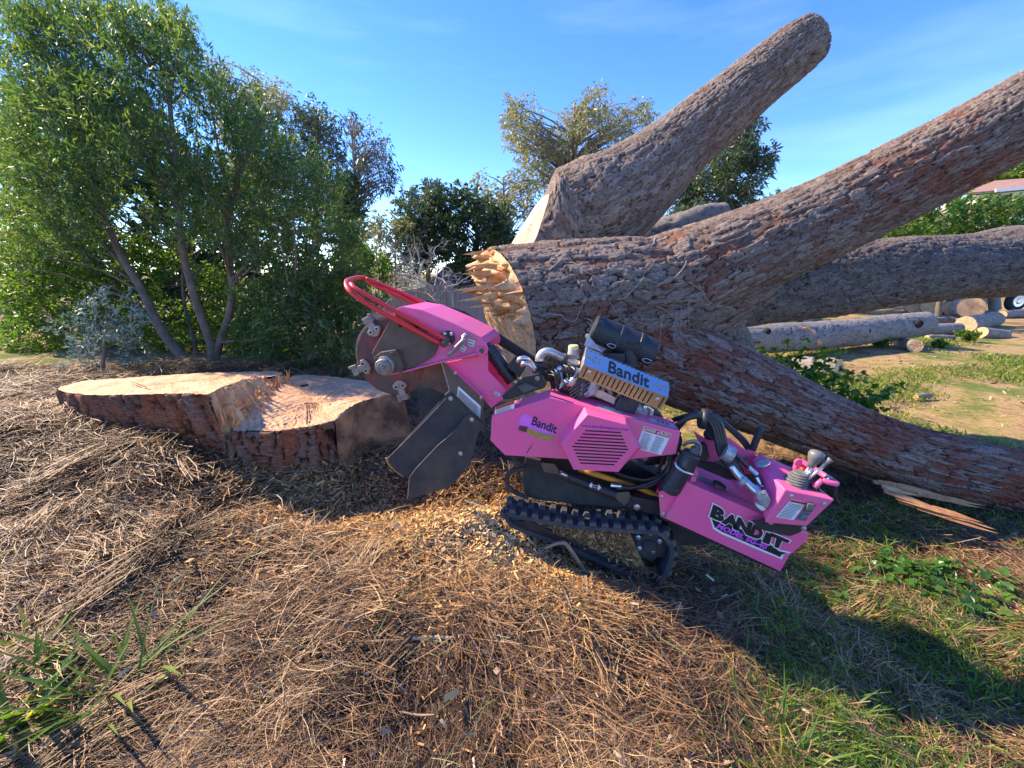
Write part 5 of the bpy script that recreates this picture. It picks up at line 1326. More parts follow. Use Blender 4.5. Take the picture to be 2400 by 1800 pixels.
def tree(name, label, cat, group, poly, base, Y, depth, nclump, per, leaf, clump_r, m_leaf, m_bark, seed, limbs=10, up=0.3, gap=0.35, trunk_r=0.08, trunk_to=None, droop=.2, stems=None, twig=0.35, thick=1.0, extra=()):
    rg = np.random.default_rng(seed)
    b = np.array(base, float)
    t = empty(name, tuple(b), label, cat, group)
    q = fill_poly(poly, nclump, rg, gap)
    c2 = np.mean(poly, 0); half = np.ptp(np.array(poly), axis=0) / 2
    e = np.clip(1 - (((q - c2) / half) ** 2).sum(1) * .55, .12, 1)
    Yc = Y + depth * np.sqrt(e) * rg.uniform(-1, 1, nclump)
    CC = np.array([pt(u, v, y) for (u, v), y in zip(q, Yc)])
    for ep, en, eY, ed in extra:      # boughs that reach on past the edge of the picture
        qe = fill_poly(ep, en, rg, gap)
        CC = np.vstack([CC, np.array([pt(u, v, eY + ed * rg.uniform(-1, 1)) for u, v in qe])]); nclump += en
    # woody frame
    if stems is None:
        top = pt(*(trunk_to or (c2[0], np.array(poly)[:, 1].min() * .6 + c2[1] * .4)), Y)
        stems = [(curve_between(b, top, rg, .03, 6), trunk_r)]
    wood = []
    S_all = []
    for P_, r0 in stems:
        P_ = catmull(P_, 24); wood.append(tube(P_, np.linspace(r0, r0 * .3, 24), 8)); S_all.append(P_)
    S_all = np.vstack(S_all)
    ids = rg.choice(nclump, min(limbs, nclump), replace=False)
    LP = [S_all]
    for i in ids:
        d = np.linalg.norm(S_all - CC[i], axis=1); d = d + 2.0 * np.maximum(0, S_all[:, 2] - (CC[i][2] - .45 * d))
        j = int(np.argmin(d * rg.uniform(.8, 1.25, len(d))))
        a = S_all[j]; P_ = catmull(curve_between(a, CC[i], rg, .07, 4), 10)
        r0 = trunk_r * rg.uniform(.16, .34) * thick; wood.append(tube(P_, np.linspace(r0, r0 * .25, 10), 5, caps=False)); LP.append(P_)
    LP = np.vstack(LP)
    mk('trunk', join(*wood), m_bark, t, smooth=True)
    # each clump is a twig with leaves strung along it
    dirs = nrm(nrm(CC - np.array([pt(c2[0], c2[1] + half[1] * .5, Y)])) * .6 + rg.normal(0, .6, CC.shape) + np.array([0, 0, up]))
    n = nclump * per
    k = np.repeat(np.arange(nclump), per)
    s = rg.uniform(-1, 1, n)
    C = CC[k] + dirs[k] * (s * clump_r)[:, None] + rg.normal(0, clump_r * .32, (n, 3)) * (1.05 - np.abs(s))[:, None]
    D = dirs[k] * .9 + rg.normal(0, .55, (n, 3)) + np.array([0, 0, up * .6])
    V, F = leaf_cloud(C, D, leaf[0] * rg.uniform(.45, 1.35, n), leaf[1] * rg.uniform(.7, 1.2, n), rg, droop)
    tone = np.clip(rg.random(nclump)[k] * .55 + rg.random(n) * .45, 0, 1)
    fast('crown', V, F, m_leaf, t, attr=np.repeat(tone, 4))
    if twig:
        tw = []
        for i in rg.choice(nclump, int(nclump * twig), replace=False):
            tw.append(tube([CC[i] - dirs[i] * clump_r * 1.1, CC[i] + dirs[i] * clump_r * .7], [leaf[1] * .35, leaf[1] * .12], 4, caps=False))
        if tw: mk('twigs', join(*tw), m_bark, t)['kind'] = 'stuff'
    return t
M_lw = leaf_mat('wattle_leaf', [(0, (0.032, 0.074, 0.026)), (.45, (0.066, 0.128, 0.042)), (.8, (0.125, 0.185, 0.06)), (1, (0.27, 0.28, 0.095))], .5)
M_lb = leaf_mat('bright_leaf', [(0, (0.03, 0.08, 0.012)), (.5, (0.075, 0.15, 0.02)), (1, (0.17, 0.22, 0.035))], .5)
M_le = leaf_mat('gum_leaf', [(0, (0.14, 0.16, 0.075)), (.5, (0.25, 0.26, 0.12)), (1, (0.40, 0.36, 0.17))], .35, tcol=(1.4, 1.4, .8))
M_led = leaf_mat('gum_leaf_dark', [(0, (0.04, 0.065, 0.04)), (.6, (0.08, 0.115, 0.06)), (1, (0.16, 0.18, 0.08))], .3, tcol=(1.3, 1.5, .8))
M_ld = leaf_mat('dark_leaf', [(0, (0.022, 0.045, 0.018)), (.6, (0.04, 0.075, 0.028)), (1, (0.085, 0.12, 0.042))], .3)
M_ls = leaf_mat('silver_leaf', [(0, (0.10, 0.15, 0.13)), (.6, (0.20, 0.27, 0.24)), (1, (0.32, 0.38, 0.34))], .25, tcol=(1.1, 1.2, 1))
M_lo = leaf_mat('citrus_leaf', [(0, (0.02, 0.07, 0.008)), (.55, (0.06, 0.14, 0.014)), (.9, (0.15, 0.20, 0.03)), (1, (0.45, 0.22, 0.05))], .35)
M_stem = mat('wattle_bark', (0.20, 0.145, 0.10), .8, c2=(0.10, 0.075, 0.055), scale=9, bump=.3)
M_gum = mat('gum_bark', (0.34, 0.27, 0.21), .8, c2=(0.2, 0.15, 0.12), scale=3)
M_grey = mat('dead_wood', (0.42, 0.39, 0.35), .85, c2=(0.3, 0.27, 0.24), scale=6)
def zb(u, v, Y):
    p = pt(u, v, Y); p[2] = float(gz(p[0], p[1])) - .03; return p
def W_(pts, Y0, Y1=None):
    Y1 = Y0 if Y1 is None else Y1; n = len(pts)
    return np.array([pt(*ZW(x, y), Y0 + (Y1 - Y0) * i / (n - 1)) for i, (x, y) in enumerate(pts)])
# ------------------------------------------------------------------ the big many-stemmed tree on the left
YT = 4.55
stems = [(W_([(825, 1620), (790, 1540), (700, 1430), (600, 1230), (520, 1100), (450, 930), (400, 760), (350, 560)], YT, YT + .3), .055),
         (W_([(920, 1620), (915, 1500), (880, 1400), (830, 1250), (790, 1080), (770, 900), (765, 760), (740, 520), (720, 300)], YT, YT - .1), .05),
         (W_([(925, 1610), (945, 1490), (985, 1380), (1002, 1260), (995, 1150), (980, 1000), (1000, 850), (1050, 720), (1120, 560)], YT, YT + .1), .047),
         (W_([(830, 1600), (740, 1490), (690, 1420), (640, 1310), (560, 1180), (420, 1030), (250, 900)], YT + .1, YT + .5), .05),
         (W_([(950, 1480), (1050, 1470), (1130, 1465), (1220, 1410), (1330, 1380)], YT, YT - .25), .018),
         (W_([(860, 1600), (840, 1480), (800, 1330), (790, 1180), (830, 980)], YT + .3, YT + .8), .03)]
tree('wattle_tree', 'large leafy green tree with several slender forked stems behind the stump', 'tree', None,
     [(0, 0), (330, 0), (370, 40), (415, 15), (455, 80), (480, 160), (560, 215), (640, 280), (690, 370), (760, 390), (800, 470), (850, 560), (845, 640), (800, 700), (700, 690), (560, 600), (420, 560), (300, 560), (180, 600), (0, 640)],
     zb(*ZW(880, 1615), YT), YT + .35, 1.15, 1900, 40, (.075, .0072), .165, M_lw, M_stem, 5, limbs=170, up=.45, gap=.42, trunk_r=.05, stems=stems, droop=.12)
tree('wattle_thicket', 'low bright green thicket under the many-stemmed tree at the left edge', 'shrub', None,
     [(0, 540), (180, 520), (330, 560), (450, 610), (560, 650), (600, 760), (590, 860), (200, 870), (0, 870)],
     zb(200, 880, 4.95), 5.35, .45, 900, 26, (.075, .012), .14, M_lb, M_stem, 6, limbs=30, up=.2, gap=.36, trunk_r=.03)
tree('wattle_shrub', 'dense lance-leaved shrub behind the cutter wheel', 'shrub', None,
     [(560, 700), (640, 640), (760, 620), (840, 650), (870, 720), (850, 800), (860, 870), (700, 880), (560, 850)],
     zb(730, 880, 4.3), 4.6, .6, 420, 34, (.085, .0095), .15, M_lw, M_stem, 8, limbs=40, up=.1, gap=.2, trunk_r=.03, droop=.35)
tree('silver_shrub', 'small silvery grey-green shrub left of the stump', 'shrub', None,
     [(120, 760), (200, 700), (280, 690), (350, 740), (360, 820), (300, 870), (140, 870)],
     zb(240, 880, 3.9), 4.0, .25, 60, 24, (.07, .008), .10, M_ls, M_stem, 9, limbs=16, up=.4, gap=.3, trunk_r=.018)
tree('yellow_shrub', 'yellow-green upright shrub above the red guard bar', 'shrub', None,
     [(800, 690), (812, 640), (825, 585), (850, 570), (870, 600), (905, 600), (915, 660), (900, 720), (820, 740)],
     zb(860, 800, 5.6), 5.7, .3, 70, 28, (.085, .014), .13, M_lb, M_stem, 10, limbs=16, up=1.2, gap=.1, trunk_r=.02)
# shade trees that close the view behind the wattle
tree('dark_tree', 'dark evergreen mass standing behind the many-stemmed tree', 'tree', None,
     [(0, 250), (250, 200), (520, 420), (690, 520), (790, 560), (850, 690), (830, 860), (500, 870), (0, 870)],
     zb(420, 860, 7.2), 7.6, .9, 620, 40, (.17, .032), .30, M_ld, M_stem, 11, limbs=50, up=.2, gap=.12, trunk_r=.09)
tree('left_gum_tree', 'tall bluish gum tree crown rising behind the leafy tree', 'tree', 'gum trees on the left skyline',
     [(480, 190), (510, 135), (560, 150), (610, 190), (650, 190), (685, 240), (700, 330), (690, 480), (560, 480)],
     zb(600, 760, 17), 17, 1.6, 420, 18, (.17, .030), .36, M_le, M_gum, 12, limbs=110, up=-.05, gap=.55, trunk_r=.22, droop=.35)
tree('left_gum_tree', 'rounded grey-green gum tree just left of the airy bare-branched gum', 'tree', 'gum trees on the left skyline',
     [(660, 330), (690, 260), (730, 250), (770, 270), (800, 330), (810, 430), (790, 560), (690, 560)],
     zb(730, 760, 16), 16, 1.4, 380, 20, (.17, .030), .34, M_led, M_gum, 13, limbs=90, up=-.05, gap=.5, trunk_r=.2, droop=.35)
tree('airy_gum_tree', 'sparse gum tree with bare fine branches against the sky', 'tree', 'gum trees on the left skyline',
     [(790, 290), (830, 270), (880, 290), (905, 330), (915, 370), (945, 420), (915, 450), (870, 470), (830, 500), (800, 450), (800, 360)],
     zb(815, 760, 15), 15, 1.2, 210, 10, (.15, .026), .26, M_led, M_gum, 14, limbs=150, up=-.1, gap=.4, trunk_r=.13, trunk_to=(826, 330), droop=.6, twig=1.0, thick=.7)
tree('ivy_tree', 'narrow dark ivy-clad trunk under the airy gum', 'tree', None,
     [(780, 420), (815, 400), (835, 430), (838, 520), (850, 600), (790, 620)],
     zb(812, 760, 14), 14, .5, 90, 30, (.22, .05), .3, M_ld, M_gum, 15, limbs=12, up=0, gap=.1, trunk_r=.16)
# ------------------------------------------------------------------ middle distance
tree('evergreen_bush', 'dark bushy evergreen tree left of the middle behind the fence', 'tree', 'dark evergreens behind the fence',
     [(935, 480), (960, 450), (1000, 435), (1040, 450), (1055, 500), (1060, 590), (1030, 620), (960, 600), (930, 540)],
     zb(1000, 690, 13), 13, .9, 260, 30, (.16, .030), .30, M_led, M_stem, 16, limbs=40, up=.2, gap=.3, trunk_r=.12)
tree('evergreen_bush', 'dark bushy evergreen tree beside the pale limb cut', 'tree', 'dark evergreens behind the fence',
     [(1050, 460), (1075, 440), (1110, 450), (1150, 470), (1185, 510), (1200, 570), (1195, 640), (1060, 640), (1045, 540)],
     zb(1120, 690, 12.6), 12.6, .9, 280, 30, (.16, .030), .30, M_ld, M_stem, 17, limbs=40, up=.2, gap=.25, trunk_r=.12)
tree('scrub_bush', 'low grey-green scrub between the left trees and dark evergreens', 'shrub', None,
     [(840, 540), (900, 500), (960, 530), (1000, 590), (1010, 650), (860, 680)],
     zb(910, 700, 12), 12.5, .6, 150, 26, (.15, .028), .28, M_le, M_stem, 18, limbs=20, up=.2, gap=.3, trunk_r=.06)
tree('gum_tree', 'slim pale young gum tree beside the tall central gum', 'tree', 'gum trees in the middle distance',
     [(1105, 470), (1115, 410), (1130, 395), (1150, 420), (1175, 440), (1210, 390), (1250, 410), (1270, 480), (1240, 580), (1150, 580)],
     zb(1190, 690, 19), 19, 1.2, 240, 18, (.20, .036), .34, M_le, M_gum, 19, limbs=80, up=0, gap=.5, trunk_r=.13, droop=.35, twig=.8)
tree('gum_tree', 'tall pale olive gum tree behind the rising limb', 'tree', 'gum trees in the middle distance',
     [(1180, 300), (1190, 235), (1230, 218), (1270, 250), (1285, 310), (1310, 270), (1360, 240), (1390, 200), (1420, 215), (1450, 260), (1500, 225), (1530, 270), (1520, 340), (1470, 420), (1400, 470), (1300, 480), (1240, 400), (1195, 360)],
     zb(1340, 690, 20), 20, 1.8, 800, 18, (.17, .032), .34, M_le, M_gum, 20, limbs=230, up=0, gap=.58, trunk_r=.2, droop=.35, twig=.6)
tree('conifer_gum', 'tall dark blue-green tree between the two rising limbs', 'tree', None,
     [(1560, 480), (1600, 420), (1640, 380), (1690, 330), (1720, 290), (1760, 262), (1785, 280), (1775, 360), (1800, 335), (1812, 345), (1800, 410), (1770, 440), (1745, 490), (1720, 520), (1600, 540)],
     zb(1690, 690, 24), 24, 1.5, 330, 30, (.36, .055), .55, M_led, M_gum, 21, limbs=90, up=.1, gap=.4, trunk_r=.25, trunk_to=(1735, 300), droop=.3)
tree('hedge_tree', 'olive green bush seen between the limbs below the tall dark tree', 'shrub', None,
     [(1530, 560), (1560, 500), (1620, 480), (1680, 500), (1720, 540), (1700, 600), (1540, 620)],
     zb(1620, 700, 18), 18, 1.0, 160, 28, (.25, .045), .4, M_le, M_stem, 22, limbs=20, up=.1, gap=.2, trunk_r=.1)
tree('far_bush', 'small far bush poking above the long limb', 'shrub', None,
     [(1770, 470), (1800, 455), (1850, 450), (1880, 470), (1870, 520), (1780, 530)],
     zb(1820, 680, 26), 26, .8, 60, 26, (.3, .05), .4, M_led, M_stem, 23, limbs=10, up=.1, gap=.3, trunk_r=.08)
ct = tree('citrus_tree', 'round sunlit green tree with orange blossoms beyond the level limb', 'tree', None,
     [(2020, 560), (2060, 520), (2110, 490), (2180, 462), (2240, 458), (2300, 466), (2360, 462), (2440, 470), (2440, 540), (2370, 560), (2260, 580), (2050, 590)],
     zb(2230, 640, 16), 16, 1.4, 420, 30, (.14, .040), .24, M_lo, M_stem, 24, limbs=40, up=.3, gap=.3, trunk_r=.11, trunk_to=(2232, 520))
tree('hill_tree', 'rounded green tree on the hillside above the tiled roof', 'tree', None,
     [(2280, 440), (2310, 410), (2350, 395), (2400, 385), (2460, 380), (2460, 450), (2300, 460)],
     zb(2380, 640, 42), 42, 2.0, 220, 26, (.5, .12), .9, M_lb, M_stem, 25, limbs=16, up=.2, gap=.2, trunk_r=.3)
# dead twiggy shrub
def dead_shrub():
    rg = np.random.default_rng(31); b = zb(960, 690, 10.3)
    t = empty('dead_shrub', tuple(b), 'bare silvery dead shrub in front of the grey fence', 'shrub'); parts = []
    def grow(p, d, L, r, lev):
        n = 6; P_ = [p]; q = np.array(p)
        for k in range(n):
            d = unit(d + rg.normal(0, .22, 3)); q = q + d * L / n; P_.append(q)
        parts.append(tube(P_, np.linspace(r, r * .55, n + 1), 5 if lev < 2 else 4, caps=False))
        if lev < 4:
            for _ in range(3 if lev else 4):
                k = rg.integers(2, n + 1); grow(P_[k], unit(d + rg.normal(0, .65, 3) + [0, 0, .15]), L * rg.uniform(.5, .8), r * .55, lev + 1)
    for (u0, v0, u1, v1) in ((990, 690, 850, 540), (1000, 690, 900, 600), (1010, 690, 980, 570), (1020, 700, 1040, 600), (970, 690, 880, 640)):
        a, c = pt(u0, v0 + 40, 10.3), pt(u1, v1, 10.3 + rg.uniform(-.4, .4)); grow(a, unit(c - a), np.linalg.norm(c - a) * .62, .032, 0)
    mk('branches', join(*parts), M_grey, t, smooth=True)
dead_shrub()

# ------------------------------------------------------------------ fence, houses, truck
M_fence = mat('weathered_plank', (0.30, 0.30, 0.30), .9, c2=(0.19, 0.185, 0.18), scale=5, bump=.3, bscale=40, stretch=(6, 6, .6))
a, b = pt(840, 700, 10.6), pt(1046, 664, 9.9)
FE = empty('board_fence', tuple((a + b) / 2 * np.array([1, 1, 0]) + np.array([0, 0, -1.0])), 'weathered grey board fence behind the red guard bar', 'fence')
def fence_run(a, b, n, parent, rg):
    d = unit((b - a) * np.array([1, 1, 0])); w = np.linalg.norm((b - a)[:2]) / n
    for i in range(n):
        p = a + (b - a) * (i + .5) / n + np.array([0, 0, rg.normal(0, .008)])
        mk('plank', obox(p + np.array([0, 0, -.9]) + np.cross(d, UP_) * rg.normal(0, .004), d * w * .475, np.cross(d, UP_) * .011, UP_ * .9), M_fence, parent)
    mk('rail', obox((a + b) / 2 + [0, .05, -.35], (b - a) / 2, [0, .02, 0], [0, 0, .045]), M_fence, parent)
UP_ = np.array([0, 0, 1.0]); rgf = np.random.default_rng(3)
fence_run(a, b, 16, FE, rgf)
mk('post', obox(b + [.06, 0, -.88], [.05, 0, 0], [0, .05, 0], [0, 0, .92]), M_fence, FE)
fence_run(b + np.array([.12, .25, -.12]), pt(1180, 690, 10.2), 11, FE, rgf)
M_roofb = mat('brown_roof', (0.13, 0.085, 0.07), .9, c2=(0.085, 0.06, 0.05), scale=12, bump=.3)
M_wallw = mat('pale_stucco', (0.62, 0.58, 0.52), .9)
SHD = empty('garden_shed', tuple(zb(1090, 690, 13.8)), 'low shed with a brown roof behind the board fence', 'shed')
ra, rb_, rc_, rd_ = pt(985, 690, 12.9), pt(1230, 655, 12.9), pt(1230, 600, 15.0), pt(1050, 622, 15.0)
mk('roof', prism([ra, rb_, rc_, rd_], [0, 0, .08]), M_roofb, SHD)
mk('wall', prism([ra + [.3, .3, -.02], rb_ + [-.1, .3, -.02], rc_ + [-.1, -.2, -.6], rd_ + [.2, -.2, -.6]], [0, 0, -1.6]), M_wallw, SHD)
# hillside house
M_tile = mat('clay_tile_roof', (0.40, 0.22, 0.15), .85, c2=(0.30, 0.16, 0.11), scale=3)
HH = empty('hillside_house', tuple(pt(2420, 560, 34)), 'hillside house with clay tiled roof and white fascia at the right edge', 'house')
r1 = [pt(2255, 458, 32), pt(2460, 440, 32), pt(2460, 418, 36), pt(2330, 428, 36)]
rf = mk('roof', prism(r1, [0, 0, .15]), M_tile, HH)
mk('fascia', prism([pt(2335, 442, 31.8), pt(2470, 430, 31.8), pt(2470, 437, 31.8), pt(2335, 450, 31.8)], [0, .1, 0]), M_white, HH)
mk('wall', prism([pt(2300, 456, 32.3), pt(2470, 442, 32.3), pt(2470, 480, 32.3), pt(2300, 486, 32.3)], [0, 3, 0]), M_wallw, HH)
for u in (2350, 2395): mk('window', prism([pt(u, 458, 32.1), pt(u + 22, 456, 32.1), pt(u + 22, 472, 32.1), pt(u, 474, 32.1)], [0, .1, 0]), M_engine, HH)
# far hillside
hx = np.linspace(-40, 260, 61); hyy = np.linspace(45, 160, 24)
HX, HY = np.meshgrid(hx, hyy)
HZ = -1.2 + sm(28, 90, HX) * sm(44, 90, HY) * 15 + 1.2 * bumps(HX * .05, HY * .05, 1, 8, 5) * sm(46, 70, HY)
i0 = (np.arange(23)[:, None] * 61 + np.arange(60)[None]).ravel()
hl = fast('hill', np.stack([HX, HY, HZ], -1).reshape(-1, 3), np.stack([i0, i0 + 1, i0 + 62, i0 + 61], 1), mat('hill_scrub', (0.10, 0.13, 0.035), .95, c2=(0.045, 0.07, 0.02), scale=.5), None, smooth=True)
hl['kind'] = 'structure'; hl['label'] = 'green scrubby hillside far to the right'
# work truck
TRK = empty('work_truck', tuple(zb(2380, 722, 21.0)), 'white work truck half hidden behind the level limb', 'truck')
M_tw = mat('white_truck_paint', (0.78, 0.79, 0.80), .3, c2=(0.7, 0.71, 0.72), scale=2, coat=.5)
M_glass = mat('windscreen', (0.16, 0.36, 0.36), .06, metal=.1, c2=(0.3, 0.5, 0.48), scale=2)
M_tyre = mat('tyre', (0.02, 0.02, 0.022), .85)
def tb_(u0, v0, u1, v1, Y0, Y1): return prism([pt(u0, v1, Y0), pt(u1, v1, Y0), pt(u1, v0, Y0), pt(u0, v0, Y0)], [0, Y1 - Y0, 0])
mk('flat_bed', tb_(2010, 556, 2345, 640, 20.9, 23), M_tw, TRK, bevel=.03)
bd = mk('cab', prism([pt(2330, 640, 20.9), pt(2330, 552, 20.9), pt(2352, 540, 20.9), pt(2392, 492, 20.9), pt(2480, 486, 20.9), pt(2490, 640, 20.9)], [0, 2, 0]), M_tw, TRK, bevel=.04)
mk('windscreen', prism([pt(2346, 549, 20.85), pt(2358, 538, 20.85), pt(2390, 500, 20.85), pt(2420, 497, 20.85), pt(2420, 549, 20.85)], [0, .04, 0]), M_glass, bd)
mk('window_pillar', prism([pt(2383, 549, 20.82), pt(2388, 549, 20.82), pt(2400, 499, 20.82), pt(2395, 499, 20.82)], [0, .03, 0]), M_tw, bd)
mk('chassis', tb_(2200, 672, 2480, 690, 21.0, 22.6), M_black, TRK)
for u in (2388, 2250):
    wc_ = pt(u, 706, 20.8); r_ = rp(u, 706, 20.8, 46)
    wl_ = mk('wheel', lathe(wc_, [0, 1, 0], [(0, r_ * .55), (0, r_ * .85), (.04, r_), (.22, r_), (.25, r_ * .85)], 28), M_tyre, TRK)
    mk('rim', lathe(wc_ + [0, -.005, 0], [0, -1, 0], [(0, r_ * .6), (.012, r_ * .55), (.005, r_ * .3), (.03, r_ * .2), (.03, r_ * .1)], 20), M_chrome, wl_)

# ------------------------------------------------------------------ cut logs in the field
def log(name, label, a, b, r, m_end=None, group=None, seed=1, cat='log', r2=None, knots=0, cell=(.22, .12), amp=.012):
    a, b = np.array(a, float), np.array(b, float)
    t = empty(name, tuple((a + b) / 2 - [0, 0, r]), label, cat, group)
    mid = (a + b) / 2 + np.array([0, 0, .01])
    bark_tube('bark', [a, mid, b], [r, (r + (r2 or r)) / 2, r2 or r], M_logbark, t, res=max(.02, r * .11), cell=cell, amp=amp, seed=seed, lump=.05, caps=(m_end or M_logend, m_end or M_logend))
    return t
def zl(x, y, Y): return pt(*ZL(x, y), Y)
def lr(x, y, Y, w): u, v = ZL(x, y); return rp(u, v, Y, w * 720 / 2212)
gl = 'cut logs lying in the field'
# the long grey log with a torn knot
Pn = [(60, 482, 9.5, 200), (200, 478, 9.55, 212), (600, 460, 9.9, 205), (1000, 425, 10.4, 195), (1300, 385, 10.9, 185), (1495, 365, 11.2, 165)]
P = [zl(x, y, Y) for x, y, Y, w in Pn]; R = [lr(x, y, Y, w) for x, y, Y, w in Pn]
LG = empty('long_log', tuple(P[2] - [0, 0, R[2]]), 'long smooth grey log lying across the field with an orange gash', 'log')
lgb, lsurf, llen = bark_tube('bark', P, R, M_logbark, LG, res=.022, cell=(.25, .12), amp=.014, seed=51, lump=.04, caps=(M_logend, M_logend))
for (x, y, w, h) in ((690, 440, 50, 60), (730, 495, 34, 40), (640, 400, 60, 26)):
    c = zl(x, y, 9.62); k_ = lr(x, y, 9.6, 1) * 1.2
    mk('torn_gash', hull([c + np.array([math.cos(q) * w * k_ * rg.uniform(.7, 1.2), .06 * rg.uniform(-1, .4), math.sin(q) * h * k_ * rg.uniform(.7, 1.2)]) for q in np.linspace(0, 6.28, 14)[:-1]] + [c + [0, -.05, 0]]), M_split, LG)
for (x, y, r_) in ((1290, 375, 38), (365, 420, 22), (1455, 365, 30), (1080, 420, 26)):
    k_ = lr(x, y, 10.5, 1) * 2; c = zl(x, y, 10.6 if x > 1200 else (10.1 if x > 900 else 9.35))
    mk('knot', lathe(c, [0, -1, .1], [(0, r_ * k_), (.03, r_ * k_ * .9), (.05, r_ * k_ * .6), (.03, r_ * k_ * .4)], 14), M_barkC, LG)
LOGS = [  # label, a(x,y,Y), b(x,y,Y), width px
    ('short log chocked under the raised end of the long grey log', (1430, 525, 8.2), (1290, 510, 9.2), 88),
    ('largest sawn round with its face to the camera, right of the shaded limb', (1835, 252, 13.0), (1770, 248, 13.7), 150),
    ('sawn round tucked against the left of the largest round', (1690, 255, 13.4), (1640, 250, 14.0), 96),
    ('sawn round half hidden under the shaded limb, second left of the largest', (1550, 240, 13.6), (1530, 238, 14.3), 118),
    ('leftmost of the sawn rounds under the shaded limb', (1425, 238, 13.8), (1400, 236, 14.4), 100),
    ('thick white-barked log with orange face pointing left, behind the small logs', (1790, 372, 10.8), (2000, 332, 12.0), 116),
    ('white-barked log lying level right of the long grey log end', (1420, 415, 9.8), (1735, 400, 10.2), 88),
    ('thin white log lying in front of the level white-barked log', (1515, 462, 9.5), (1705, 466, 9.5), 36),
    ('grey log behind the level white-barked log', (1540, 345, 11.2), (1690, 342, 11.4), 50),
    ('small orange-faced log in the green tuft at the right', (1905, 428, 9.9), (2070, 450, 10.0), 78),
    ('grey log crossing the right edge of the picture', (2050, 300, 13.0), (2260, 285, 13.4), 56),
    ('round log end lying behind the green weeds', (880, 690, 5.9), (560, 672, 6.4), 150),
    ('pale split billet nearest the crotch at far left of the field', (200, 352, 9.6), (150, 348, 10.2), 40),
    ('thin grey log left of the broken billet', (230, 352, 9.9), (350, 345, 10.2), 38),
    ('broken grey billet with torn end beyond the long log', (340, 330, 10.6), (480, 330, 10.8), 60),
    ('orange-faced log pointing at the camera beyond the long log', (655, 333, 10.6), (720, 318, 11.4), 60),
    ('grey billet standing behind the orange-faced log beyond the long log', (570, 320, 11.2), (680, 300, 11.8), 62),
    ('split log with pale face under the shaded limb, middle of the field', (775, 292, 12.6), (850, 288, 13.2), 52),
    ('small split log right of the pale-faced split log', (865, 285, 13.0), (900, 282, 13.6), 40),
    ('thin pale branch wood lying far out in the middle of the field', (935, 272, 13.6), (1100, 278, 13.6), 34),
    ('low orange slab of wood lying in the dry grass', (1430, 895, 5.0), (1530, 885, 5.1), 40)]
for i, (lb, a, b, w) in enumerate(LOGS):
    Y = a[2]
    for _ in range(80):     # rest the log on the ground
        A = zl(a[0], a[1], Y); Y += .9 * (A[2] - lr(a[0], a[1], Y, w) - float(gz(A[0], A[1])))
        Y = min(max(Y, 4), 30)
    r_ = lr(a[0], a[1], Y, w); A = zl(a[0], a[1], Y); B = zl(b[0], b[1], Y + (b[2] - a[2]) * 1.3)
    g0 = max(float(gz(A[0], A[1])), float(gz(B[0], B[1])))
    log('cut_log', lb, A, B, r_, group=gl, seed=60 + i)
for i, (x, lb) in enumerate(((1890, 'standing split billet left of the paler standing billet'), (2000, 'taller standing split billet nearest the truck wheel'))):
    A = zl(x, 262, 20.5); B = zl(x + (10 if i == 0 else -6), 165 - 12 * i, 20.5)
    log('standing_billet', lb, A, B, lr(x, 200, 20.5, 66), group='standing split billets', seed=90 + i, cat='log')
# ------------------------------------------------------------------ litter, chips, grass
def ribbons(C, D, L, W, rg, bend=0.25, seg=3):
    """thin curved strips lying on the ground"""
    n = len(C); D = nrm(D); S = nrm(np.cross(D, np.array([0, 0, 1.0]) + rg.normal(0, .35, (n, 3)))); U = np.cross(S, D)
    L = np.broadcast_to(L, n)[:, None]; W = np.broadcast_to(W, n)[:, None]
    b1 = rg.normal(0, bend, (n, 1)) * L; b2 = rg.normal(0, bend * .5, (n, 1)) * L
    V = []
    for k in range(seg + 1):
        s = k / seg - .5; off = S * b1 * (.25 - s * s) * 2 + U * b2 * (.25 - s * s) * 2
        w = W * (1 if k < seg else .35)
        c = C + D * L * s + off; V += [c - S * w, c + S * w]
    V = np.stack(V, 1).reshape(-1, 3); m = 2 * (seg + 1)
    base = np.arange(n)[:, None] * m
    F = np.concatenate([base + np.array([2 * k, 2 * k + 1, 2 * k + 3, 2 * k + 2])[None] for k in range(seg)], 0)
    return V, F, m
def scatter(n, rg, xr, yr, dens):
    out = np.zeros((0, 2))
    while len(out) < n:
        # even spread in the picture: closer ground gets more
        y = yr[0] * (yr[1] / yr[0]) ** rg.random(n * 2); x = rg.uniform(xr[0], xr[1], n * 2) * np.clip(y / yr[1] * 1.15 + .12, 0, 1)
        k = rg.random(n * 2) < dens(x, y); out = np.vstack([out, np.stack([x[k], y[k]], 1)])
    return out[:n]
def chip_zone(x, y):
    """where grindings cover the litter"""
    a = np.exp(-(((x + .35) / .75) ** 2 + ((y - 2.0) / .42) ** 2) * 1.3)
    b = np.exp(-(((x + 1.1) / .6) ** 2 + ((y - 2.2) / .3) ** 2)) * .8
    c = np.exp(-(((x - .15) / .35) ** 2 + ((y - 1.75) / .3) ** 2)) * .7
    return np.clip((a + b + c) * (0.9 + .4 * bumps(x, y, 2.0)), 0, 1)
def track_zone(x, y):
    """ground pressed bare along the near track"""
    return np.exp(-(((x - .38) / .48) ** 2 + ((y - 1.9) / .13) ** 2))
def green_zone(x, y):
    return np.clip(sm(.55, 1.2, x - .15 * (y - 1.2)) * (0.55 + .6 * bumps(x, y, 1.1, 8, 4)) + .5 * np.exp(-(((x - 1.25) / .4) ** 2 + ((y - .95) / .2) ** 2)), 0, 1)
rgl = np.random.default_rng(77)
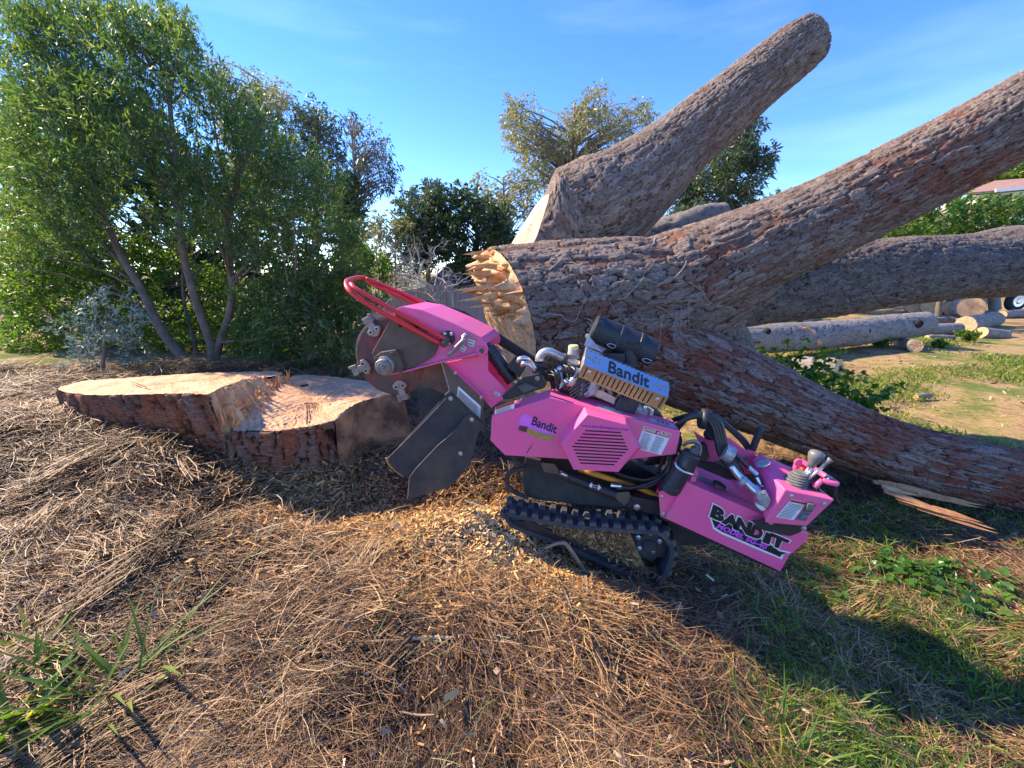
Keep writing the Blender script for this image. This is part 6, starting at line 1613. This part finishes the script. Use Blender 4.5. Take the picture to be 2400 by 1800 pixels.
# pine needles and dry stalks
n = 150000
q = scatter(n, rgl, (-5.5, 5.6), (.42, 4.3), lambda x, y: np.clip(1.05 - 1.25 * chip_zone(x, y), .03, 1) * (1 - .45 * sm(1.0, 1.8, x) * sm(2.2, 3.0, y)) * (1 - .92 * track_zone(x, y)))
tuft = bumps(q[:, 0], q[:, 1], 1.6, 8, 2)
ang = 2.6 * bumps(q[:, 0], q[:, 1], .8, 8, 9) + rgl.normal(0, .75, n) + .5
lay = rgl.random(n)
z = gz(q[:, 0], q[:, 1]) + .004 + .06 * lay ** 2 * (1 + .8 * tuft)
D = np.stack([np.cos(ang), np.sin(ang), rgl.normal(.03, 1, n) * (.17 + .28 * (tuft > .55))], 1)
near = np.clip(1.5 / q[:, 1], .6, 1.5)
V, F, m = ribbons(np.stack([q[:, 0], q[:, 1], z], 1), D, rgl.gamma(6, .024, n) * np.clip(.6 + q[:, 1] * .25, .6, 1.2), rgl.uniform(.0007, .0013, n) * np.clip(q[:, 1], .75, 2.2) ** .8, rgl, .16)
dark = bumps(q[:, 0], q[:, 1], 1.3, 8, 13)
tone = np.clip(.10 + .78 * rgl.random(n) ** 1.25 + .16 * tuft + .16 * (lay - .5) + .16 * dark - .14 * np.exp(-(((q[:, 0] - .0) / .5) ** 2 + ((q[:, 1] - 1.0) / .22) ** 2)) - .06, 0, 1)  # the local dip around the near middle is foreground shade painted into needle colour
M_needle = litter_mat('pine_needles', [(0, (0.055, 0.028, 0.016)), (.28, (0.16, 0.080, 0.036)), (.55, (0.32, 0.178, 0.078)), (.82, (0.49, 0.31, 0.14)), (1, (0.65, 0.48, 0.26))], .6, .4)
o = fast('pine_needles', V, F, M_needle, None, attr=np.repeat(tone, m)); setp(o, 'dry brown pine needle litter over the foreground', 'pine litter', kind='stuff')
# bundles of long dry stalks swept into heaps
nb, per = 130, 30
qb = scatter(nb, rgl, (-5, 4.6), (.5, 3.4), lambda x, y: np.clip(1 - 1.3 * chip_zone(x, y), .05, 1) * (1 - .5 * sm(.8, 1.6, x)) * (1 - track_zone(x, y) ** .5))
kb = np.repeat(np.arange(nb), per); n = nb * per
ab = 2.6 * bumps(qb[:, 0], qb[:, 1], .8, 8, 9) + rgl.normal(0, .7, nb) + .4; tb_el = rgl.uniform(-.02, .30, nb)
an = ab[kb] + rgl.normal(0, .34, n); lb = rgl.uniform(.16, .34, nb)[kb] * rgl.uniform(.6, 1.2, n)
pc = qb[kb] + rgl.normal(0, 1, (n, 2)) * (np.stack([-np.sin(ab[kb]), np.cos(ab[kb])], 1) * .045 + .02)
D = np.stack([np.cos(an), np.sin(an), tb_el[kb] + rgl.normal(0, .06, n)], 1)
V, F, m = ribbons(np.stack([pc[:, 0], pc[:, 1], gz(pc[:, 0], pc[:, 1]) + .03 + lb * .5 * np.abs(tb_el[kb]) + .02 * rgl.random(n)], 1), D, lb, rgl.uniform(.0008, .0016, n) * np.clip(pc[:, 1], .8, 2), rgl, .12)
o = fast('dry_stalks', V, F, M_needle, None, attr=np.repeat(np.clip(.25 + .55 * rgl.random(n) + .2 * (rgl.random(nb)[kb] - .5), 0, 1), m)); setp(o, 'heaped bundles of long dry straw-coloured stalks in the foreground', 'pine litter', kind='stuff')
# fresh green needles mixed in on the right
n = 5200
q = scatter(n, rgl, (-3, 5.4), (.45, 3.6), lambda x, y: .05 + .9 * green_zone(x, y))
ang = rgl.normal(.6, 1.0, n)
D = np.stack([np.cos(ang), np.sin(ang), rgl.normal(.1, .2, n)], 1)
V, F, m = ribbons(np.stack([q[:, 0], q[:, 1], gz(q[:, 0], q[:, 1]) + .02 + .03 * rgl.random(n)], 1), D, rgl.gamma(6, .024, n), rgl.uniform(.001, .0017, n) * np.clip(q[:, 1], .8, 2), rgl, .15)
o = fast('green_needles', V, F, leaf_mat('fresh_needle', [(0, (0.06, 0.11, 0.05)), (.6, (0.13, 0.20, 0.09)), (1, (0.30, 0.33, 0.13))], .25), None, attr=np.repeat(rgl.random(n), m)); setp(o, 'fallen green pine needles among the litter on the right', 'pine litter', kind='stuff')
# wood chips
def chips(n, xy, zoff, size, rg):
    C = np.stack([xy[:, 0], xy[:, 1], gz(xy[:, 0], xy[:, 1]) + zoff], 1); a = rg.uniform(0, 6.28, n)
    D = nrm(np.stack([np.cos(a), np.sin(a), rg.normal(0, .5, n)], 1)); S = nrm(np.cross(D, np.array([0, 0, 1.]) + rg.normal(0, .6, (n, 3)))); U = np.cross(S, D)
    L = (rg.gamma(2.5, .4, n) * size)[:, None]; W = L * rg.uniform(.14, .4, (n, 1)); T = W * .35
    V = np.stack([C - D * L - S * W * .6, C - D * L + S * W, C + D * L * .9 - S * W, C + D * L + S * W * .5, C + U * T * 1.5 - D * L * .2, C + U * T + D * L * .5], 1).reshape(-1, 3)
    b = np.arange(n)[:, None] * 6
    F = np.concatenate([b + np.array(t)[None] for t in ([0, 1, 4], [1, 5, 4], [1, 3, 5], [3, 2, 5], [2, 4, 5], [2, 0, 4])], 0)
    return V, F
n = 68000
q = scatter(n, rgl, (-4.2, 2.5), (.9, 3.2), lambda x, y: (chip_zone(x, y) ** .8 + .012) * (1 - .6 * track_zone(x, y)))
V, F = chips(n, q, rgl.random(n) * .03, .0085, rgl)
pale = np.exp(-(((q[:, 0] + .18) / .35) ** 2 + ((q[:, 1] - 1.78) / .22) ** 2)) + np.exp(-(((q[:, 0] - .0) / .25) ** 2 + ((q[:, 1] - 1.98) / .15) ** 2))
o = fast('wood_grindings', V, F, M_sawdust, None, attr=np.repeat(np.clip(.1 + rgl.random(n) ** 1.3 * .75 + .4 * pale, 0, 1), 6)); setp(o, 'brown and blond wood grindings heaped round the cutter flaps', 'wood chips', kind='stuff')
# loose bright chips over the whole foreground
n = 1500
q = scatter(n, rgl, (-4, 4.5), (.5, 3.0), lambda x, y: .4 + .6 * sm(-.5, .6, x))
V, F = chips(n, q, .03 + .03 * rgl.random(n), .011, rgl)
o = fast('scattered_chips', V, F, litter_mat('loose_chip', [(0, (0.30, 0.15, 0.06)), (.5, (0.55, 0.36, 0.18)), (1, (0.72, 0.58, 0.40))]), None, attr=np.repeat(rgl.random(n), 6)); setp(o, 'loose pale chips sprinkled over the needle litter', 'wood chips', kind='stuff')
# grindings lying on the track rail
rail_in = [(430, 745), (600, 770), (900, 812), (1480, 865), (1500, 1010), (1570, 1140), (1680, 1320), (900, 985)]
qp = fill_poly(rail_in, 3600, rgl)
P_ = np.array([MW(Z5(*p), rgl.uniform(.018, .045)) for p in qp])
gsave = gz
V, F = chips(len(P_), P_[:, :2], 0, .008, rgl)
V = V.reshape(-1, 6, 3); V[:, :, 2] += (P_[:, 2] - gsave(P_[:, 0], P_[:, 1]))[:, None]; V = V.reshape(-1, 3)
heap = hull([MW(Z5(*p), .04) for p in rail_in] + [MW(Z5(*p), .15) for p in rail_in])
hp = mk('grindings_on_track', heap, mat('packed_grindings', (0.40, 0.21, 0.085), .95, c2=(0.2, 0.1, 0.04), scale=30, bump=.5), None)
setp(hp, 'brown grindings packed inside the near rubber track', 'wood chips', kind='stuff')
o = fast('loose_grindings', V, F, M_sawdust, hp, attr=np.repeat(rgl.random(len(P_)) * .8, 6)); o['kind'] = 'stuff'
# grass blades
M_grass = leaf_mat('grass_blade', [(0, (0.05, 0.115, 0.016)), (.6, (0.12, 0.225, 0.028)), (1, (0.28, 0.33, 0.06))], .5)
def blades(n, q, L, W, lean, rg):
    a = rg.uniform(0, 6.28, n); D = np.stack([np.cos(a) * lean, np.sin(a) * lean, np.ones(n)], 1) + rg.normal(0, .2, (n, 3))
    C = np.stack([q[:, 0], q[:, 1], gz(q[:, 0], q[:, 1]) + .012], 1)
    return leaf_cloud(C, D, L * rg.uniform(.5, 1.3, n), W * rg.uniform(.7, 1.3, n), rg, .35, .5)
n = 26000
q = scatter(n, rgl, (.3, 5.6), (.5, 3.2), lambda x, y: green_zone(x, y) ** 1.5)
V, F = blades(n, q, .14, .0026, .6, rgl)
o = fast('grass', V, F, M_grass, None, attr=np.repeat(rgl.random(n), 4)); setp(o, 'short green grass growing through the litter on the right', 'grass', kind='stuff')
n = 42000
x = rgl.uniform(1.5, 14, n * 4); y = rgl.uniform(3.8, 16, n * 4); k = bumps(x, y, .55, 8, 6) > -.05 + .6 * rgl.random(n * 4); q = np.stack([x, y], 1)[k][:n]
V, F = blades(len(q), q, .13, .009, .5, rgl)
o = fast('field_grass', V, F, leaf_mat('field_blade', [(0, (0.06, 0.14, 0.015)), (.5, (0.14, 0.22, 0.03)), (1, (0.36, 0.30, 0.10))], .45), None, attr=np.repeat(rgl.random(len(q)), 4)); setp(o, 'patchy green grass tufts in the open field', 'grass', kind='stuff')

# ------------------------------------------------------------------ plants one can pick out
def weed(name, label, cat, uv, Y, stems, h, leafL, leafW, m, seed, spread=.5, group=None, per=26):
    rg = np.random.default_rng(seed); b = zb(*uv, Y); t = empty(name, tuple(b), label, cat, group); S_, C, D = [], [], []
    for i in range(stems):
        a = rg.uniform(0, 6.28); d = unit(np.array([math.cos(a) * spread * rg.random(), math.sin(a) * spread * rg.random(), 1])); L = h * rg.uniform(.6, 1.1)
        p0 = b + np.array([rg.normal(0, .03), rg.normal(0, .03), 0]) * (1 + spread); P_ = [p0, p0 + d * L * .5, p0 + d * L + np.array([math.cos(a), math.sin(a), -.3]) * L * .15]
        cc = catmull(P_, 12); S_.append(tube(cc, np.linspace(.004, .0015, 12), 4, caps=False))
        for k in range(per):
            j = rg.integers(3, 12); C.append(cc[j] + rg.normal(0, .008, 3)); D.append(unit(rg.normal(0, .8, 3) + np.array([0, 0, .4]) + d * .3))
    mk('stems', join(*S_), M_grass_stem, t)
    V, F = leaf_cloud(np.array(C), np.array(D), leafL * rg.uniform(.6, 1.2, len(C)), leafW * rg.uniform(.7, 1.2, len(C)), rg, .25, .45)
    fast('leaves', V, F, m, t, attr=np.repeat(rg.random(len(C)), 4)); return t
M_grass_stem = mat('green_stem', (0.12, 0.17, 0.04), .6)
M_ivy = leaf_mat('ivy_leaf', [(0, (0.03, 0.10, 0.015)), (.6, (0.07, 0.17, 0.022)), (1, (0.15, 0.24, 0.045))], .4, .35)
weed('leafy_weed', 'tall feathery green weed growing where the lying limb meets the field', 'weed', (1850, 905), 4.6, 50, 1.2, .08, .022, M_ivy, 3, .45, per=80)
weed('leafy_weed', 'lower spreading green weed right of the tall feathery weed', 'weed', (1960, 930), 4.5, 50, .85, .08, .022, M_ivy, 4, .7, per=60)
weed('field_tuft', 'bright green tuft behind the log chock', 'weed', (2060, 800), 10.6, 36, .35, .10, .025, M_lb, 5, .9, 'green tufts in the field')
weed('field_tuft', 'bright green tuft among the small logs at the right', 'weed', (2270, 800), 12.0, 36, .38, .10, .025, M_lb, 6, .9, 'green tufts in the field')
weed('field_tuft', 'bright green tuft below the chock log', 'weed', (2200, 815), 10.8, 24, .25, .09, .025, M_lb, 7, .9, 'green tufts in the field')
for i, (u, v) in enumerate(((2005, 845), (2045, 850), (2130, 850))):
    weed('dead_stalk', ('dry purplish weed stalk left of its neighbours', 'dry purplish weed stalk between two others', 'dry purplish weed stalk nearest the right edge of the weeds')[i], 'weed', (u, v + 20), 5.4, 8, .32, .05, .01, litter_mat('dry_stalk_%d' % i, [(0, (.16, .10, .09)), (1, (.3, .2, .17))]), 20 + i, .35, 'dry weed stalks', per=14)
# ivy runners on the right: broad leaves on trailing stems
def ivy(label, uvs, seed, n_leaf=60, size=.045):
    rg = np.random.default_rng(seed); P_ = []
    for u, v, Y in uvs:
        p = pt(u, v, Y); p[2] = float(gz(p[0], p[1])) + .03; P_.append(p)
    cc = catmull(P_, 40); t = empty('ivy_runner', tuple(P_[0]), label, 'ivy', 'ivy runners on the right')
    mk('stem', tube(cc, .003, 5), M_grass_stem, t)
    for k in range(n_leaf):
        c = cc[rg.integers(0, 40)] + np.array([rg.normal(0, .09), rg.normal(0, .09), rg.uniform(.0, .07)]); a = rg.uniform(0, 6.28); s = size * rg.uniform(.6, 1.25)
        d = np.array([math.cos(a), math.sin(a), rg.normal(0, .35)]); e = np.array([-math.sin(a), math.cos(a), rg.normal(0, .35)]); up = np.cross(d, e)
        sh = [(0, 0, 0), (-.25, .45, .06), (.1, .75, -.02), (.35, .42, .08), (.65, .5, .0), (1.1, 0, -.08), (.65, -.5, 0), (.35, -.42, .08), (.1, -.75, -.02), (-.25, -.45, .06)]
        V = np.array([c + (d * a_ + e * b_ + up * h_) * s for a_, b_, h_ in sh] + [c + d * .4 * s - up * .06 * s])
        me = mk('ivy_leaf', (V, [[i, (i + 1) % 10, 10] for i in range(10)]), M_ivy, t)
        at = me.data.attributes.new('rnd', 'FLOAT', 'POINT'); at.data.foreach_set('value', np.full(11, rg.random(), np.float32))
n = 2600
x = rgl.uniform(1.4, 12, n); y = rgl.uniform(3.6, 16, n); q = np.stack([x, y], 1)
V, F = chips(n, q, .01, .03, rgl)
o = fast('field_debris', V, F, litter_mat('field_chip', [(0, (.14, .085, .05)), (.6, (.36, .23, .12)), (1, (.6, .45, .28))]), None, attr=np.repeat(rgl.random(n), 6)); setp(o, 'bark scraps and chips strewn over the open field', 'wood chips', kind='stuff')
ivy('ivy runner trailing below the torn wood strip', [(1980, 1195, 2.35), (2080, 1215, 2.3), (2180, 1260, 2.2), (2290, 1310, 2.05), (2400, 1370, 1.95)], 3, 120, .045)
ivy('ivy runner lying between the torn wood strip and the right edge', [(2080, 1190, 2.42), (2180, 1225, 2.35), (2280, 1270, 2.25), (2400, 1320, 2.15)], 8, 90, .045)
ivy('ivy patch just right of the console end', [(1900, 1260, 2.0), (1960, 1240, 2.1), (2010, 1220, 2.2), (2050, 1200, 2.3)], 4, 40, .036)
ivy('ivy leaves under the tail of the pink tank', [(1870, 1330, 1.85), (1930, 1380, 1.75), (1990, 1340, 1.85)], 5, 22, .034)
# broad grass in the near left corner
def big_grass(label, uv, Y, n, h, seed, w=.008, lean=.8, group=None, up=1.0):
    rg = np.random.default_rng(seed); b = zb(*uv, Y); t = empty('grass_clump', tuple(b), label, 'grass clump', group)
    for i in range(n):
        a = rg.uniform(0, 6.28); L = h * rg.uniform(.6, 1.2); p0 = b + np.array([rg.normal(0, .05), rg.normal(0, .04), 0])
        d = np.array([math.cos(a) * lean, math.sin(a) * lean, up]); cc = catmull([p0, p0 + d * L * .45, p0 + d * L * .8 + np.array([d[0], d[1], -.2]) * L * .2], 9)
        s = unit(np.cross(d, [0, 0, 1.0])); ww = w * rg.uniform(.6, 1.3) * np.sin(np.linspace(.25, 1, 9) * math.pi)[:, None] + .0004
        V = np.empty((27, 3)); V[0::3] = cc - s * ww; V[1::3] = cc - np.array([0, 0, .35]) * ww; V[2::3] = cc + s * ww
        F = []
        for k in range(8): F += [[3 * k, 3 * k + 1, 3 * k + 4, 3 * k + 3], [3 * k + 1, 3 * k + 2, 3 * k + 5, 3 * k + 4]]
        me = mk('blade', (V, F), M_grass, t, smooth=True); at = me.data.attributes.new('rnd', 'FLOAT', 'POINT'); at.data.foreach_set('value', np.full(27, rg.random(), np.float32))
big_grass('broad bright green grass clump in the bottom left corner', (50, 1640), 1.0, 40, .24, 1, .010)
big_grass('thin green grass clump right of the bottom left corner clump', (270, 1600), 1.06, 34, .26, 2, .006, 1.2)
big_grass('low leafy green clump above the bottom left corner clump', (90, 1540), 1.15, 30, .16, 7, .010, 1.1)
big_grass('green grass clump under the rear of the pink tank', (1790, 1400), 1.7, 34, .14, 3, .004, .7)
big_grass('long bright grass clump in the middle of the right foreground', (2010, 1540), 1.28, 40, .17, 4, .004, .8)
big_grass('grass clump in the bottom right corner', (2250, 1700), 1.06, 50, .2, 5, .005, .9)
big_grass('yellowish grass clump near the bottom edge right of the middle', (1850, 1720), 1.02, 34, .2, 6, .004, 1.0)
# sticks and scraps
M_stick = mat('dry_stick', (0.40, 0.27, 0.17), .8, c2=(0.24, 0.15, 0.09), scale=18, bump=.3)
M_stickg = mat('grey_stick', (0.24, 0.21, 0.18), .85, c2=(0.14, 0.11, 0.09), scale=18, bump=.3)
def stick(name, label, pts, r, m, cat='stick', lift=.02):
    P_ = []
    for u, v, Y in pts:
        p = pt(u, v, Y); g = float(gz(p[0], p[1])) + lift; p[2] = max(p[2], g) if Y > 0 else g; P_.append(p)
    o = mk(name, tube(P_, r, 8, sub=24), m, None, smooth=True); return setp(o, label, cat)
def gp_(u, v):
    """where the sight line through u, v meets the ground"""
    Y = 1.0; d = ray(u, v)
    for _ in range(60):
        p = pt(u, v, Y); e = p[2] - float(gz(p[0], p[1])); Y += e * .6
    return Y
def gpts(l): return [(u, v, gp_(u, v)) for u, v in l]
stick('bent_twig', 'bent pale brown twig leaning on the lower track rail', [(1275, 1285, 1.86), (1320, 1272, 1.86), (1345, 1300, 1.86), (1375, 1345, 1.84), (1410, 1340, 1.84)], [.007, .010, .012, .012, .008], M_stick)
stick('wood_sliver', 'flat pale sliver of wood lying in the middle foreground', gpts([(966, 1508), (1010, 1503), (1062, 1505)]), [.006, .007, .006], mat('pale_sliver', (.62, .46, .3), .7))
stick('hooked_twig', 'hooked grey twig in the right foreground', gpts([(1690, 1590), (1745, 1620), (1755, 1560), (1775, 1530), (1815, 1535)]), [.007, .008, .008, .007, .004], M_stickg)
stick('grey_branch', 'dark grey branch on the ground behind the tank tail', gpts([(1800, 1340), (1840, 1370), (1870, 1420), (1900, 1430)]), [.014, .012, .009, .004], M_stickg)
stick('grey_branch', 'thin grey stick at the right edge of the picture', gpts([(2290, 1400), (2350, 1430), (2400, 1450)]), [.006, .007, .007], M_stickg)
stick('brown_root', 'brown root running out from under the chip heap to the track', gpts([(1090, 1180), (1140, 1200), (1190, 1225), (1230, 1235)]), [.008, .012, .012, .006], M_stickg)
rgs = np.random.default_rng(15)
spots = [(880, 1420), (420, 1290), (1330, 1420), (640, 1250), (300, 1380), (1150, 1560), (1560, 1480), (560, 1620), (980, 1690), (1400, 1700), (200, 1180), (760, 1340)]
names = ['left of the pale sliver', 'in the left middle litter', 'below the front of the track', 'in front of the stump middle', 'in the left foreground litter', 'below the pale sliver', 'below the drive sprocket', 'near the bottom left litter', 'at the bottom middle edge', 'near the bottom edge under the machine', 'by the far left of the stump', 'on the sunlit litter before the flaps']
for (u, v), nm in zip(spots, names):
    a = rgs.uniform(0, 3.1); L = rgs.uniform(30, 80)
    stick('litter_twig', 'thin dry brown twig lying ' + nm, gpts([(u - math.cos(a) * L, v - math.sin(a) * L * .4), (u, v + rgs.normal(0, 6)), (u + math.cos(a) * L, v + math.sin(a) * L * .4)]), [.003, .004, .0025], M_stick if rgs.random() < .6 else M_stickg, lift=.035)
# fallen leaves and bark flakes
M_dl = litter_mat('dead_leaf', [(0, (.16, .07, .03)), (.5, (.34, .19, .10)), (1, (.46, .33, .24))])
n = 420
q = scatter(n, rgl, (-4, 5), (.5, 3.0), lambda x, y: .35 + .5 * sm(0, 1, x))
a = rgl.uniform(0, 6.28, n)
V, F = leaf_cloud(np.stack([q[:, 0], q[:, 1], gz(q[:, 0], q[:, 1]) + .05], 1), np.stack([np.cos(a), np.sin(a), rgl.normal(0, .3, n)], 1), .045 * rgl.uniform(.5, 1.2, n), .013 * rgl.uniform(.6, 1.2, n), rgl, .05)
o = fast('dead_leaves', V, F, M_dl, None, attr=np.repeat(rgl.random(n), 4)); setp(o, 'dead brown leaves sprinkled on the litter', 'leaf litter', kind='stuff')
